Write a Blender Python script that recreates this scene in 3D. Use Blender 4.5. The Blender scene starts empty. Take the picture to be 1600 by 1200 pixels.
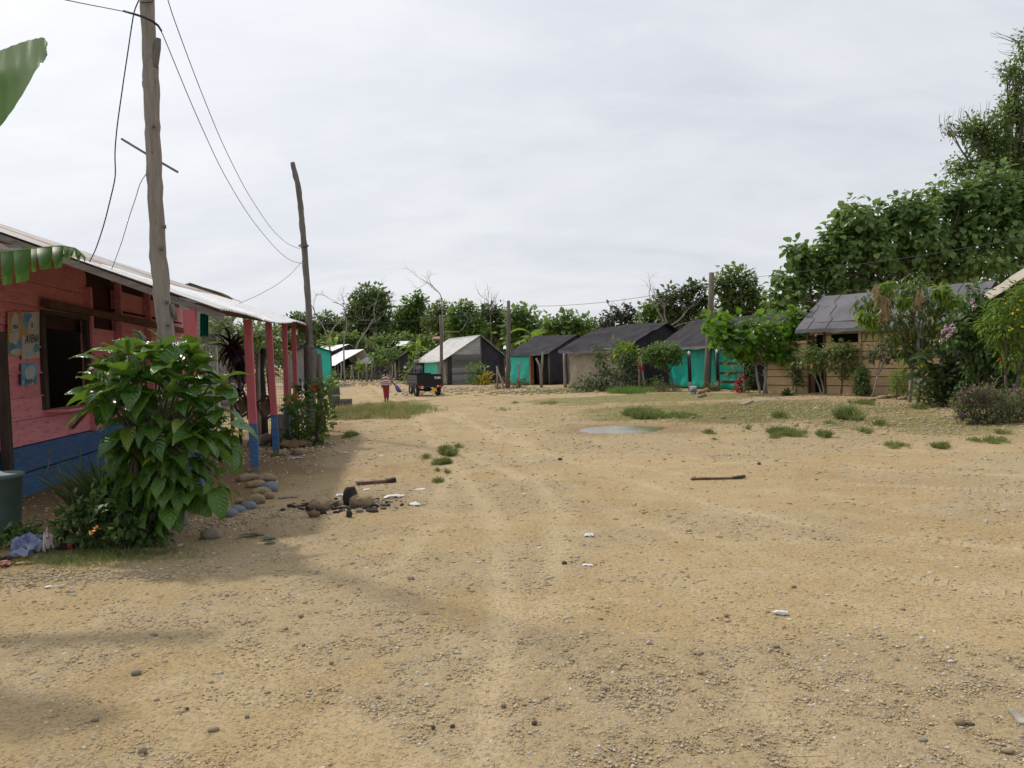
import bpy, math, numpy as np
from mathutils import Vector, Matrix

RNG = np.random.default_rng(11)
SC = bpy.context.scene
COL = SC.collection
PI = math.pi

# ------------------------------------------------------------------ camera
F, CAMZ = 1232.0, 1.62
PITCH, ROLL = math.atan(40 / 1232), math.radians(1.8)
_f = np.array([0, math.cos(PITCH), -math.sin(PITCH)])
_r0, _u0 = np.array([1.0, 0, 0]), np.array([0, math.sin(PITCH), math.cos(PITCH)])
_r = _r0 * math.cos(ROLL) - _u0 * math.sin(ROLL)
_u = _u0 * math.cos(ROLL) + _r0 * math.sin(ROLL)
cam = bpy.data.cameras.new("camera")
cam.sensor_width = 36.0
cam.lens = F / 1600 * 36
cam.clip_start, cam.clip_end = 0.05, 3000
co = bpy.data.objects.new("camera", cam)
COL.objects.link(co)
M = Matrix.Identity(4)
for i in range(3):
    M[i][0], M[i][1], M[i][2] = _r[i], _u[i], -_f[i]
M[2][3] = CAMZ
co.matrix_world = M
SC.camera = co

def ray(px, py):
    return _f + _r * ((px - 800) / F) + _u * ((600 - py) / F)

def Q(px, py, D):
    d = ray(px, py)
    p = d * (D / d[1])
    return np.array([p[0], p[1], p[2] + CAMZ])

def proj(p):
    v = np.asarray(p, float) - np.array([0, 0, CAMZ])
    w = v @ _f
    return 800 + F * (v @ _r) / w, 600 - F * (v @ _u) / w

# ------------------------------------------------------------------ noise / ground height
def _hash(ix, iy, s):
    ix, iy = np.asarray(ix), np.asarray(iy)
    h = (ix.astype(np.int64) * 374761393 + iy.astype(np.int64) * 668265263 + s * 974634541) & 0x7fffffff
    h = ((h ^ (h >> 13)) * 1274126177) & 0x7fffffff
    return ((h ^ (h >> 16)) & 0xffff) / 65535.0

def vnoise(x, y, s=0):
    x = np.asarray(x, float); y = np.asarray(y, float)
    ix, iy = np.floor(x), np.floor(y)
    fx, fy = x - ix, y - iy
    fx = fx * fx * (3 - 2 * fx); fy = fy * fy * (3 - 2 * fy)
    a, b = _hash(ix, iy, s), _hash(ix + 1, iy, s)
    c, d = _hash(ix, iy + 1, s), _hash(ix + 1, iy + 1, s)
    return (a * (1 - fx) + b * fx) * (1 - fy) + (c * (1 - fx) + d * fx) * fy

def fbm(x, y, s=0, o=4):
    t, a, n = 0, .5, 0
    for k in range(o):
        t = t + a * vnoise(x * 2 ** k, y * 2 ** k, s + k); n += a; a *= .5
    return t / n

def G0(px, py):
    d = ray(px, py)
    p = d * (-CAMZ / d[2])
    return np.array([p[0], p[1], 0.0])

TRACKS = [
    [G0(560, 602), G0(640, 640), G0(720, 680), G0(850, 730), G0(1050, 800), G0(1350, 860), G0(1750, 900)],
    [G0(600, 606), G0(690, 650), G0(760, 720), G0(780, 800), G0(740, 900), G0(600, 1050), G0(420, 1250)],
    [G0(700, 640), G0(800, 655), G0(900, 700), G0(1100, 730), G0(1400, 745), G0(1750, 760)],
    [G0(620, 620), G0(740, 690), G0(860, 800), G0(960, 950), G0(1000, 1250)],
]
PUD = G0(975, 669)
PUD_R = (abs(G0(1045, 669)[0] - G0(905, 669)[0]) / 2, abs(G0(975, 664)[1] - G0(975, 676)[1]) / 2)

def dist_poly(x, y, pts):
    best = np.full(np.shape(x), 1e9)
    for a, b in zip(pts[:-1], pts[1:]):
        dx, dy = b[0] - a[0], b[1] - a[1]
        t = np.clip(((x - a[0]) * dx + (y - a[1]) * dy) / (dx * dx + dy * dy + 1e-9), 0, 1)
        best = np.minimum(best, np.hypot(x - a[0] - t * dx, y - a[1] - t * dy))
    return best

def smooth(e0, e1, v):
    t = np.clip((v - e0) / (e1 - e0), 0, 1)
    return t * t * (3 - 2 * t)

def track_along(x, y):
    """distance along the nearest wheel track, for the tread marks"""
    best = np.full(np.shape(x), 1e9); al = np.zeros(np.shape(x)); ds = []
    for pts in TRACKS:
        s0 = 0.0; ds.append(dist_poly(x, y, pts))
        for a, b in zip(pts[:-1], pts[1:]):
            dx, dy = b[0] - a[0], b[1] - a[1]; L_ = math.hypot(dx, dy)
            t = np.clip(((x - a[0]) * dx + (y - a[1]) * dy) / (L_ * L_), 0, 1)
            d = np.hypot(x - a[0] - t * dx, y - a[1] - t * dy)
            al = np.where(d < best, s0 + t * L_, al); best = np.minimum(best, d); s0 += L_
    ds = np.sort(np.stack(ds), axis=0)
    return al, smooth(.3, .9, ds[1] - ds[0])

def track_mask(x, y):
    m = 0
    for k, p in enumerate(TRACKS):
        d = dist_poly(x + .25 * (fbm(x * .7, y * .7, 40 + k) - .5), y, p)
        m = np.maximum(m, (1 - smooth(.02, .20, np.abs(d - .62))) * (.35 + .65 * smooth(.35, .6, fbm(x * .9 + 7 * k, y * .6, 44, 3))))
    return m

def pud_d(x, y):
    return np.hypot((x - PUD[0]) / PUD_R[0], (y - PUD[1]) / PUD_R[1]) + .5 * (fbm(x * 1.6, y * 1.1, 91) - .5)

def gz(x, y):
    x = np.asarray(x, float); y = np.asarray(y, float)
    z = .09 * (fbm(x * .22, y * .22, 3) - .5) + .045 * (fbm(x * 1.1, y * 1.1, 9) - .5)
    z = z * (1 - smooth(60, 140, y))
    z = z - .012 * track_mask(x, y) * (1 - smooth(40, 70, y))
    w = 1 - smooth(.7, 1.5, pud_d(x, y))
    z = z * (1 - w) - .05 * w
    return z

def G(px, py):
    p = G0(px, py)
    for _ in range(3):
        d = ray(px, py)
        p = d * ((float(gz(p[0], p[1])) - CAMZ) / d[2])
    p = np.array([p[0], p[1], float(gz(p[0], p[1]))])
    return p

def ground(x, y):
    return np.array([x, y, float(gz(x, y))])

# ------------------------------------------------------------------ objects
def tag(o, label=None, cat=None, group=None, kind=None):
    if label: o["label"] = label
    if cat: o["category"] = cat
    if group: o["group"] = group
    if kind: o["kind"] = kind
    return o

def thing(name, label, cat, loc=(0, 0, 0), group=None):
    o = bpy.data.objects.new(name, None)
    o.empty_display_size = .2
    COL.objects.link(o)
    o.location = [float(v) for v in loc]
    return tag(o, label, cat, group)

def base_of(parent):
    t = np.zeros(3)
    while parent is not None:
        t = t + np.array(parent.location); parent = parent.parent
    return t

def mesh_obj(name, v, faces, mats, parent=None, smooth_=False, mi=None, uv=None, loc=None):
    v = np.asarray(v, float)
    off = base_of(parent)
    me = bpy.data.meshes.new(name)
    own = np.zeros(3)
    if parent is None and loc is not None:
        own = np.asarray(loc, float)
    v = v - off - own
    if isinstance(faces, np.ndarray):
        nf, k = faces.shape
        me.vertices.add(len(v)); me.vertices.foreach_set("co", v.ravel())
        me.loops.add(nf * k); me.loops.foreach_set("vertex_index", faces.astype(np.int32).ravel())
        me.polygons.add(nf)
        me.polygons.foreach_set("loop_start", np.arange(0, nf * k, k, dtype=np.int32))
        if uv is not None:
            l = me.uv_layers.new(name="uv"); l.data.foreach_set("uv", uv[faces.ravel()].astype(np.float32).ravel())
        me.update(calc_edges=True)
    else:
        me.from_pydata([tuple(p) for p in v], [], faces)
    if smooth_:
        me.polygons.foreach_set("use_smooth", np.ones(len(me.polygons), bool))
    if not isinstance(mats, (list, tuple)): mats = [mats]
    for m in mats: me.materials.append(m)
    if mi is not None:
        me.polygons.foreach_set("material_index", np.asarray(mi, np.int32))
    me.update()
    o = bpy.data.objects.new(name, me)
    COL.objects.link(o)
    if parent is not None: o.parent = parent
    o.location = [float(a) for a in own]
    return o

def nrm(v):
    v = np.asarray(v, float)
    return v / (np.linalg.norm(v) + 1e-12)

class MB:
    def __init__(s): s.v, s.f, s.m, s.n = [], [], [], 0
    def add(s, v, f, mat=0):
        v = np.asarray(v, float)
        s.v.append(v); s.f += [tuple(int(i) + s.n for i in q) for q in f]; s.m += [mat] * len(f); s.n += len(v)
        return s
    def beam(s, p, q, w, h, mat=0, up=(0, 0, 1)):
        p, q = np.asarray(p, float), np.asarray(q, float)
        d = nrm(q - p); x = np.cross(d, up)
        if np.linalg.norm(x) < 1e-4: x = np.cross(d, (0, 1, 0))
        x = nrm(x); z = np.cross(x, d)
        c = [p + x * a * w / 2 + z * b * h / 2 for a, b in ((-1, -1), (1, -1), (1, 1), (-1, 1))]
        c += [q + x * a * w / 2 + z * b * h / 2 for a, b in ((-1, -1), (1, -1), (1, 1), (-1, 1))]
        return s.add(c, [(3, 2, 1, 0), (4, 5, 6, 7), (0, 1, 5, 4), (1, 2, 6, 5), (2, 3, 7, 6), (3, 0, 4, 7)], mat)
    def box(s, c, size, rz=0, mat=0):
        c = np.asarray(c, float); X = np.array([math.cos(rz), math.sin(rz), 0]); 
        return s.beam(c - X * size[0] / 2, c + X * size[0] / 2, size[1], size[2], mat)
    def tube(s, pts, rad, n=8, mat=0, cap=True, jit=0.0, rg=None):
        pts = np.asarray(pts, float); k = len(pts)
        rad = np.full(k, rad) if np.isscalar(rad) else np.asarray(rad, float)
        t = np.gradient(pts, axis=0)
        ref = np.array([0.0, 0, 1]) if abs(nrm(pts[-1] - pts[0])[2]) < .9 else np.array([0, 1.0, 0])
        v = []
        for i in range(k):
            d = nrm(t[i]); x = nrm(np.cross(d, ref)); y = np.cross(x, d)
            for j in range(n):
                a = 2 * PI * j / n
                r = rad[i] * (1 + (jit * (RNG.random() - .5) * 2 if jit else 0))
                v.append(pts[i] + (x * math.cos(a) + y * math.sin(a)) * r)
        f = []
        for i in range(k - 1):
            for j in range(n):
                a, b = i * n + j, i * n + (j + 1) % n
                f.append((a, b, b + n, a + n))
        if cap:
            f.append(tuple(range(n - 1, -1, -1))); f.append(tuple((k - 1) * n + j for j in range(n)))
        return s.add(v, f, mat)
    def lathe(s, c, prof, n=20, mat=0, ax=None):
        c = np.asarray(c, float)
        X, Y, Z = np.eye(3) if ax is None else ax
        v = []
        for r, z in prof:
            for j in range(n):
                a = 2 * PI * j / n
                v.append(c + X * r * math.cos(a) + Y * r * math.sin(a) + Z * z)
        f = []
        for i in range(len(prof) - 1):
            for j in range(n):
                a, b = i * n + j, i * n + (j + 1) % n
                f.append((a, b, b + n, a + n))
        return s.add(v, f, mat)
    def grid(s, P, mat=0, thick=0.0, tdir=None):
        """P: (nu, nv, 3) sheet; thick > 0 closes it into a slab"""
        P = np.asarray(P, float); nu, nv = P.shape[:2]
        idx = np.arange(nu * nv).reshape(nu, nv)
        f = [(idx[i, j], idx[i + 1, j], idx[i + 1, j + 1], idx[i, j + 1]) for i in range(nu - 1) for j in range(nv - 1)]
        if not thick:
            return s.add(P.reshape(-1, 3), f, mat)
        if tdir is None:
            tdir = nrm(np.cross(P[-1, 0] - P[0, 0], P[0, -1] - P[0, 0]))
        B = P - np.asarray(tdir) * thick
        o = nu * nv
        f2 = [tuple(o + k for k in q[::-1]) for q in f]
        rim = [(idx[i, 0], idx[i, 0] + o, idx[i + 1, 0] + o, idx[i + 1, 0]) for i in range(nu - 1)]
        rim += [(idx[i + 1, -1], idx[i + 1, -1] + o, idx[i, -1] + o, idx[i, -1]) for i in range(nu - 1)]
        rim += [(idx[0, j + 1], idx[0, j + 1] + o, idx[0, j] + o, idx[0, j]) for j in range(nv - 1)]
        rim += [(idx[-1, j], idx[-1, j] + o, idx[-1, j + 1] + o, idx[-1, j + 1]) for j in range(nv - 1)]
        return s.add(np.concatenate([P.reshape(-1, 3), B.reshape(-1, 3)]), f + f2 + rim, mat)
    def build(s, name, mats, parent=None, smooth_=False, loc=None):
        return mesh_obj(name, np.concatenate(s.v), s.f, mats, parent, smooth_, s.m if len(set(s.m)) > 1 else None, loc=loc)

# ------------------------------------------------------------------ materials
class NT:
    def __init__(s, tree): s.t = tree; tree.nodes.clear()
    def __call__(s, typ, _props=None, **inp):
        n = s.t.nodes.new(typ)
        for k, v in (_props or {}).items(): setattr(n, k, v)
        for k, v in inp.items():
            sock = n.inputs[int(k[1:])] if k[0] == "i" and k[1:].isdigit() else n.inputs[k.replace("_", " ")]
            s.set(sock, v)
        return n
    def set(s, sock, v):
        if isinstance(v, bpy.types.NodeSocket): s.t.links.new(v, sock)
        elif isinstance(v, (tuple, list)) and len(v) == 3 and sock.type == "RGBA": sock.default_value = (*v, 1)
        else: sock.default_value = v
    def mix(s, fac, a, b, mode="MIX"):
        n = s("ShaderNodeMix", {"data_type": "RGBA", "blend_type": mode})
        s.set(n.inputs[0], fac); s.set(n.inputs[6], a); s.set(n.inputs[7], b)
        return n.outputs[2]
    def math(s, op, a, b=0.0, c=0.0):
        n = s("ShaderNodeMath", {"operation": op})
        s.set(n.inputs[0], a); s.set(n.inputs[1], b); s.set(n.inputs[2], c)
        return n.outputs[0]
    def ramp(s, fac, lo, hi, a=0.0, b=1.0):
        n = s("ShaderNodeMapRange", {"interpolation_type": "SMOOTHSTEP"})
        for k, v in enumerate((fac, lo, hi, a, b)): s.set(n.inputs[k], v)
        return n.outputs[0]
    def noise(s, vec, scale, detail=4.0, rough=.55, dist=0.0):
        return s("ShaderNodeTexNoise", Vector=vec, Scale=scale, Detail=detail, Roughness=rough, Distortion=dist).outputs["Fac"]
    def bump(s, h, strength=.3, dist=.02):
        return s("ShaderNodeBump", Height=h, Strength=strength, Distance=dist).outputs["Normal"]

def newmat(name):
    m = bpy.data.materials.new(name); m.use_nodes = True
    return m, NT(m.node_tree)

def finish(n, col, rough=.7, normal=None, metal=0.0, spec=.4, extra=None):
    b = n("ShaderNodeBsdfPrincipled", Base_Color=col, Roughness=rough, Metallic=metal)
    b.inputs["Specular IOR Level"].default_value = spec
    if normal is not None: n.set(b.inputs["Normal"], normal)
    o = n("ShaderNodeOutputMaterial")
    n.t.links.new(b.outputs[0], o.inputs[0])
    return b

def mat(name, c1, c2=None, scale=3.0, rough=.75, bump=.3, bscale=20.0, stretch=(1, 1, 1), c3=None, spot=.62, island=.25, spec=.35, metal=0.0, bdist=.01):
    m, n = newmat(name)
    tc = n("ShaderNodeTexCoord").outputs["Object"]
    mp = n("ShaderNodeMapping", Vector=tc, Scale=stretch).outputs[0]
    f = n.ramp(n.noise(mp, scale, 6.0, .6), .3, .7)
    col = n.mix(f, c1, c2 or c1)
    if c3:
        col = n.mix(n.ramp(n.noise(mp, scale * 2.3 + .7, 5.0, .65, .4), spot, spot + .1), col, c3)
    if island:
        r = n("ShaderNodeNewGeometry").outputs["Random Per Island"]
        g = n.math("MULTIPLY_ADD", r, island * 2, 1 - island)
        hs = n("ShaderNodeHueSaturation", Color=col, Value=g).outputs[0]
        col = hs
    nm = n.bump(n.noise(mp, bscale, 5.0, .65), bump, bdist) if bump else None
    finish(n, col, rough, nm, metal, spec)
    return m

def leafmat(name, c1, c2, rough=.5, trans=.35, tcol=None, vein=0.0, spec=.4, hue=0.0):
    m, n = newmat(name)
    r = n("ShaderNodeNewGeometry").outputs["Random Per Island"]
    tc = n("ShaderNodeTexCoord")
    f = n.math("MULTIPLY_ADD", r, .55, 0.0)
    f = n.math("ADD", f, n.math("MULTIPLY", n.ramp(n.noise(tc.outputs["Object"], 1.1, 3.0), .38, .66), .55))
    col = n.mix(f, c1, c2)
    if vein: col = n.mix(n.ramp(r, .91, .97, 0.0, .5), col, (.24, .26, .05))
    nm = None
    if vein:
        uv = n("ShaderNodeSeparateXYZ", Vector=tc.outputs["UV"])
        side = n.math("ABSOLUTE", n.math("SUBTRACT", uv.outputs[0], .5))
        ph = n.math("MULTIPLY", n.math("SUBTRACT", uv.outputs[1], n.math("MULTIPLY", side, .55)), 2 * PI * 8)
        w = n.math("SINE", ph)
        mid = n.ramp(side, 0.0, .035, 1.0, 0.0)
        col = n.mix(n.math("MULTIPLY", n.math("MAXIMUM", n.ramp(w, .86, 1.0), mid), vein), col, tuple(min(1, a * 2.0 + .04) for a in c2))
        nm = n.bump(n.math("MULTIPLY", w, -1.0), .35, .012)
    b = n("ShaderNodeBsdfPrincipled", Base_Color=col, Roughness=rough)
    b.inputs["Specular IOR Level"].default_value = spec
    if nm is not None: n.set(b.inputs["Normal"], nm)
    t = n("ShaderNodeBsdfTranslucent", Color=n.mix(.5, col, tcol or tuple(a * 1.6 for a in c2)))
    mx = n("ShaderNodeMixShader", Fac=trans)
    n.t.links.new(b.outputs[0], mx.inputs[1]); n.t.links.new(t.outputs[0], mx.inputs[2])
    o = n("ShaderNodeOutputMaterial"); n.t.links.new(mx.outputs[0], o.inputs[0])
    return m

# ------------------------------------------------------------------ leaves
def leaf_t(nl, nw, width, peak=.45, fold=.15, droop=.3, curl=0.0):
    """leaf template along +y, length 1; returns verts, quads, uv"""
    v, uv = [], []
    for i in range(nl + 1):
        t = i / nl
        wd = width * (max(0.0, math.sin(PI * t ** (math.log(.5) / math.log(peak)))) ** .8)
        if i == nl: wd = width * .03
        if i == 0: wd = width * .06
        ang = droop * t
        y, z = math.sin(ang) / droop if abs(droop) > 1e-3 else t, -(1 - math.cos(ang)) / droop if abs(droop) > 1e-3 else 0
        for j in range(nw + 1):
            s = j / nw * 2 - 1
            v.append((s * wd / 2, y, z + abs(s) * wd * fold + curl * math.sin(t * 9 + s) * wd * abs(s)))
            uv.append((j / nw, t))
    f = [(i * (nw + 1) + j, i * (nw + 1) + j + 1, (i + 1) * (nw + 1) + j + 1, (i + 1) * (nw + 1) + j) for i in range(nl) for j in range(nw)]
    return np.array(v), np.array(f), np.array(uv)

T_FAR = (np.array([(0, 0, 0), (.32, .5, .05), (0, 1, -.1), (-.32, .5, .05)]), np.array([(0, 1, 2, 3)]), np.array([(0.5, 0), (1, .5), (.5, 1), (0, .5)]))
T_OVAL = leaf_t(3, 2, .55, .5, .2, .5)
T_ROUND = leaf_t(3, 2, .8, .55, .18, .7)
T_LANCE = leaf_t(3, 2, .26, .42, .2, .9)
T_BIG = leaf_t(9, 6, .50, .44, .17, 1.1, .10)
T_STRAP = leaf_t(6, 2, .09, .3, .3, 1.6)
T_BLADE = leaf_t(3, 1, .07, .2, 0.0, 1.1)
T_THIN = leaf_t(2, 1, .16, .4, 0, .6)

def leaves(name, m, parent, pos, tip, size, tmpl, up=None, loc=None, smooth_=True, wj=.25):
    pos = np.asarray(pos, float); N = len(pos)
    y = np.asarray(tip, float); y = y / (np.linalg.norm(y, axis=1, keepdims=True) + 1e-9)
    if up is None:
        up = np.tile([0, 0, 1.0], (N, 1)) + RNG.normal(0, .35, (N, 3))
    x = np.cross(y, up); x /= np.linalg.norm(x, axis=1, keepdims=True) + 1e-9
    z = np.cross(x, y)
    tv, tf, tu = tmpl
    size = np.broadcast_to(np.asarray(size, float), (N,))
    wx = 1 + wj * RNG.uniform(-1, 1, N)
    V = pos[:, None, :] + size[:, None, None] * (tv[None, :, 0:1] * wx[:, None, None] * x[:, None, :] + tv[None, :, 1:2] * y[:, None, :] + tv[None, :, 2:3] * z[:, None, :])
    k = len(tv)
    Fc = (tf[None] + (np.arange(N) * k)[:, None, None]).reshape(-1, tf.shape[1])
    return mesh_obj(name, V.reshape(-1, 3), Fc, m, parent, smooth_, None, np.tile(tu, (N, 1)), loc=loc)

def sph(n):
    v = RNG.normal(0, 1, (n, 3)); return v / np.linalg.norm(v, axis=1, keepdims=True)

def crown_points(blobs, leaf, dens, flat=.9, rag=.28, twig=None, k=7):
    """blobs: list of (centre, r). Leaf positions/tip directions gathered in twigs."""
    P, T = [], []
    for c, r in blobs:
        nt = max(8, int(2.6 * (r / leaf) ** 1.6 * dens))
        d = sph(nt)
        rr = r * (RNG.random(nt) ** .38) * (1 + rag * RNG.normal(0, 1, nt))
        tw = c + d * rr[:, None] * np.array([1, 1, flat])
        tr = (twig or leaf * .95)
        off = RNG.normal(0, tr * .6, (nt, k, 3))
        p = tw[:, None, :] + off
        tip = d[:, None, :] * .8 + off / tr * .7 + RNG.normal(0, .35, (nt, k, 3)) + np.array([0, 0, -.25])
        P.append(p.reshape(-1, 3)); T.append(tip.reshape(-1, 3))
    return np.concatenate(P), np.concatenate(T)

def curve(p, q, bow=.15, n=6, seed_dir=None):
    p, q = np.asarray(p, float), np.asarray(q, float)
    L = np.linalg.norm(q - p)
    o = RNG.normal(0, 1, 3) * L * bow * .6 if seed_dir is None else np.asarray(seed_dir) * L
    t = np.linspace(0, 1, n)[:, None]
    return p + (q - p) * t + o * (4 * t * (1 - t)) * .5 + RNG.normal(0, L * .012, (n, 3)) * np.sin(PI * t)

def px_blobs(D, lst, depth=.8):
    out = []
    for b in lst:
        px, py, r = b[:3]
        rr = r * D / F
        out.append((Q(px, py, D + RNG.uniform(-1, 1) * rr * depth + (b[3] if len(b) > 3 else 0)), rr))
    return out

def tree(name, label, cat, D, base, lst, leaf, m, tm, tr=.15, dens=1.0, tmpl=T_OVAL, group=None, stems=1, bow=.12, fork=.5, droop=None, rag=.28, flat=.9, extra_branches=2, part=("crown", "trunk"), sizej=.35, depth=.8, twig=None, per_twig=7):
    b2 = ground(*(G0(*base)[:2] if isinstance(base, tuple) else base[:2])) if D is None else None
    if isinstance(base, tuple):
        q = Q(base[0], base[1], D); b0 = ground(q[0], D)
    else:
        b0 = np.asarray(base, float)
    root = thing(name, label, cat, b0, group)
    bl = px_blobs(D, lst, depth)
    P, T = crown_points(bl, leaf, dens, flat, rag, twig, per_twig)
    if droop: T = T + np.array([0, 0, -droop])
    leaves(part[0], m, root, P, T, leaf * RNG.uniform(1 - sizej, 1 + sizej, len(P)), tmpl)
    mb = MB()
    cen = np.mean([c for c, r in bl], axis=0)
    for s in range(stems):
        st = b0 + np.array([RNG.normal(0, .06), RNG.normal(0, .06), -.08]) * (0 if stems == 1 else tr * 14) + np.array([0, 0, -.1])
        grp = [b for k, b in enumerate(bl) if k % stems == s] or bl[:1]
        cg = np.mean([c for c, r in grp], axis=0)
        fk = st + (cg - st) * fork + RNG.normal(0, .03, 3) * np.linalg.norm(cg - st)
        mb.tube(curve(st, fk, bow), np.linspace(tr, tr * .72, 6), 8, jit=.08)
        for c, r in grp:
            e = c + RNG.normal(0, r * .15, 3)
            br = curve(fk, e, bow * 1.3)
            mb.tube(br, np.linspace(tr * .55, tr * .14, 6), 6)
            for _ in range(extra_branches):
                a = br[RNG.integers(2, 5)]
                e2 = c + sph(1)[0] * r * .85
                mb.tube(curve(a, e2, .2, 4), np.linspace(tr * .2, tr * .06, 4), 4)
    mb.build(part[1], tm, root, True)
    return root

def dead_branch(mb, p, d, L, r, depth, up=.15, spread=.7):
    n = 5
    pts = [np.asarray(p, float)]
    d = nrm(d)
    for i in range(n):
        d = nrm(d + RNG.normal(0, .17, 3) + np.array([0, 0, up * .2]))
        pts.append(pts[-1] + d * L / n)
    mb.tube(pts, np.linspace(r, r * .55, n + 1), 6 if depth > 1 else 4)
    if depth > 0:
        for k in range(RNG.integers(2, 4)):
            i = RNG.integers(2, n + 1)
            nd = nrm(d + RNG.normal(0, spread, 3) * np.array([1, .6, 1]) + np.array([0, 0, up]))
            dead_branch(mb, pts[i], nd, L * RNG.uniform(.5, .8), r * .5, depth - 1, up, spread)
# ------------------------------------------------------------------ world, sun
SUN_AZ, SUN_EL = math.radians(-45), math.radians(50)
SUND = np.array([math.sin(SUN_AZ) * math.cos(SUN_EL), math.cos(SUN_AZ) * math.cos(SUN_EL), math.sin(SUN_EL)])
w = bpy.data.worlds.new("World"); SC.world = w; w.use_nodes = True
n = NT(w.node_tree)
gen = n("ShaderNodeTexCoord").outputs["Generated"]
sky = n("ShaderNodeTexSky", {"sky_type": "NISHITA", "sun_disc": False, "sun_elevation": SUN_EL, "sun_rotation": SUN_AZ % (2 * PI), "air_density": 1.2, "dust_density": 2.0}).outputs[0]
sp = n("ShaderNodeSeparateXYZ", Vector=gen)
den = n.math("MAXIMUM", n.math("ADD", sp.outputs[2], .30), .05)
cl = n("ShaderNodeCombineXYZ", X=n.math("DIVIDE", sp.outputs[0], den), Y=n.math("DIVIDE", sp.outputs[1], den), Z=0.0).outputs[0]
clm = n("ShaderNodeMapping", Vector=cl, Scale=(.7, 1.25, 1), Rotation=(0, 0, .45)).outputs[0]
c1 = n.noise(clm, 1.15, 7.0, .56, .5)
c2 = n.noise(clm, 4.6, 6.0, .6, .8)
cf = n.math("ADD", n.math("MULTIPLY", c1, .72), n.math("MULTIPLY", c2, .28))
cloud = n.mix(n.ramp(cf, .30, .68), (.575, .605, .675), (.735, .75, .785))
dotp = n("ShaderNodeVectorMath", {"operation": "DOT_PRODUCT"})
n.t.links.new(n("ShaderNodeVectorMath", {"operation": "NORMALIZE"}, i0=gen).outputs[0], dotp.inputs[0]); dotp.inputs[1].default_value = tuple(SUND)
gl = n.math("POWER", n.math("MAXIMUM", dotp.outputs["Value"], 0.0), 5.0)
cloud = n.mix(1.0, cloud, n.mix(gl, (0, 0, 0), (.55, .52, .46)), "ADD")
skyd = n.mix(1.0, sky, (.1, .1, .1), "MULTIPLY")
fin = n.mix(.93, skyd, cloud)
bg = n("ShaderNodeBackground", Color=fin, Strength=1.0)
wo = n("ShaderNodeOutputWorld"); n.t.links.new(bg.outputs[0], wo.inputs[0])

sl = bpy.data.lights.new("sun", "SUN"); sl.energy = 2.1; sl.angle = math.radians(3.2); sl.color = (1.0, .93, .80)
so = bpy.data.objects.new("sun", sl); COL.objects.link(so)
so.rotation_euler = Vector(-SUND).to_track_quat("-Z", "Y").to_euler()
so.location = (-20, 20, 30)
SC.view_settings.view_transform = "Standard"; SC.view_settings.look = "None"; SC.view_settings.exposure = .16; SC.view_settings.gamma = 1
SC.cycles.max_bounces = 6; SC.cycles.diffuse_bounces = 3; SC.cycles.transparent_max_bounces = 4
SC.cycles.glossy_bounces = 2; SC.cycles.transmission_bounces = 3
SC.cycles.use_denoising = True

# ------------------------------------------------------------------ material library
Mt = {}
Mt["pole"] = mat("weathered_pole_wood", (.30, .265, .225), (.20, .175, .15), 2.2, .85, .8, 9, (9, 9, .8), (.085, .07, .06), .60, .05, bdist=.02)
Mt["darkpole"] = mat("dark_pole_wood", (.17, .15, .13), (.10, .088, .078), 2.2, .9, .7, 9, (9, 9, .8), (.05, .042, .037), .58, .1)
Mt["bark"] = mat("bark", (.15, .125, .10), (.085, .07, .055), 3, .9, .6, 12, (4, 4, 1))
Mt["palebark"] = mat("pale_bark", (.34, .30, .25), (.22, .19, .16), 3, .9, .5, 12, (4, 4, 1))
Mt["dead"] = mat("dead_wood", (.27, .25, .23), (.17, .155, .145), 3, .9, .4, 12, (4, 4, 1))
Mt["wire"] = mat("black_cable", (.02, .02, .022), rough=.6, bump=0, island=0)
Mt["pink"] = mat("pink_paint", (.79, .31, .35), (.70, .24, .27), 2.5, .75, .35, 14, (1, 1, 5), (.42, .20, .17), .55, .10)
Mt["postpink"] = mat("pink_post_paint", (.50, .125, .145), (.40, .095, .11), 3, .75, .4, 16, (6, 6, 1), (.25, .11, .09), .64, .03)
Mt["blue"] = mat("blue_paint", (.045, .14, .32), (.035, .105, .25), 2.2, .7, .3, 14, (1, 1, 5), (.17, .145, .115), .54, .1)
Mt["darkpink"] = mat("dark_pink_boards", (.10, .03, .034), (.04, .017, .018), 1.5, .9, .4, 12, (1, 1, 4), island=0)  # much darker pink than the wall boards, for the strip under the roof
Mt["darkstone"] = mat("dark_brown_stone", (.13, .10, .07), (.075, .06, .045), 8, .95, .6, 30, island=.2, spec=.05)
Mt["seam"] = mat("dark_seam", (.085, .082, .09), rough=.9, bump=0, island=0)
Mt["dullyellow"] = mat("dull_yellow_wrapper", (.42, .33, .09), (.30, .24, .10), 20, .5, .3, 30, island=0)
Mt["dullorange"] = mat("dull_orange_wrapper", (.36, .13, .05), (.22, .10, .08), 20, .5, .3, 30, island=0)
Mt["midpole"] = mat("brown_grey_pole_wood", (.20, .165, .135), (.13, .105, .088), 2.2, .9, .8, 9, (9, 9, .8), (.07, .055, .048), .58, .1)
Mt["mud"] = mat("mud_splash", (.16, .10, .055), (.22, .14, .08), 6, .95, .4, 30, island=0)
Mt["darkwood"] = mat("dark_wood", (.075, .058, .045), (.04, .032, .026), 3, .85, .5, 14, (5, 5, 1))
Mt["greywood"] = mat("grey_wood_beam", (.21, .185, .155), (.13, .11, .09), 3, .85, .5, 14, (2, 2, 8))
Mt["brownwood"] = mat("brown_wood_beam", (.15, .085, .05), (.09, .05, .032), 3, .8, .4, 14, (3, 3, 3))
Mt["dark"] = mat("dark_interior", (.013, .012, .012), rough=.9, bump=0, island=0)  # near-black colour standing in for shade inside openings
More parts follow.
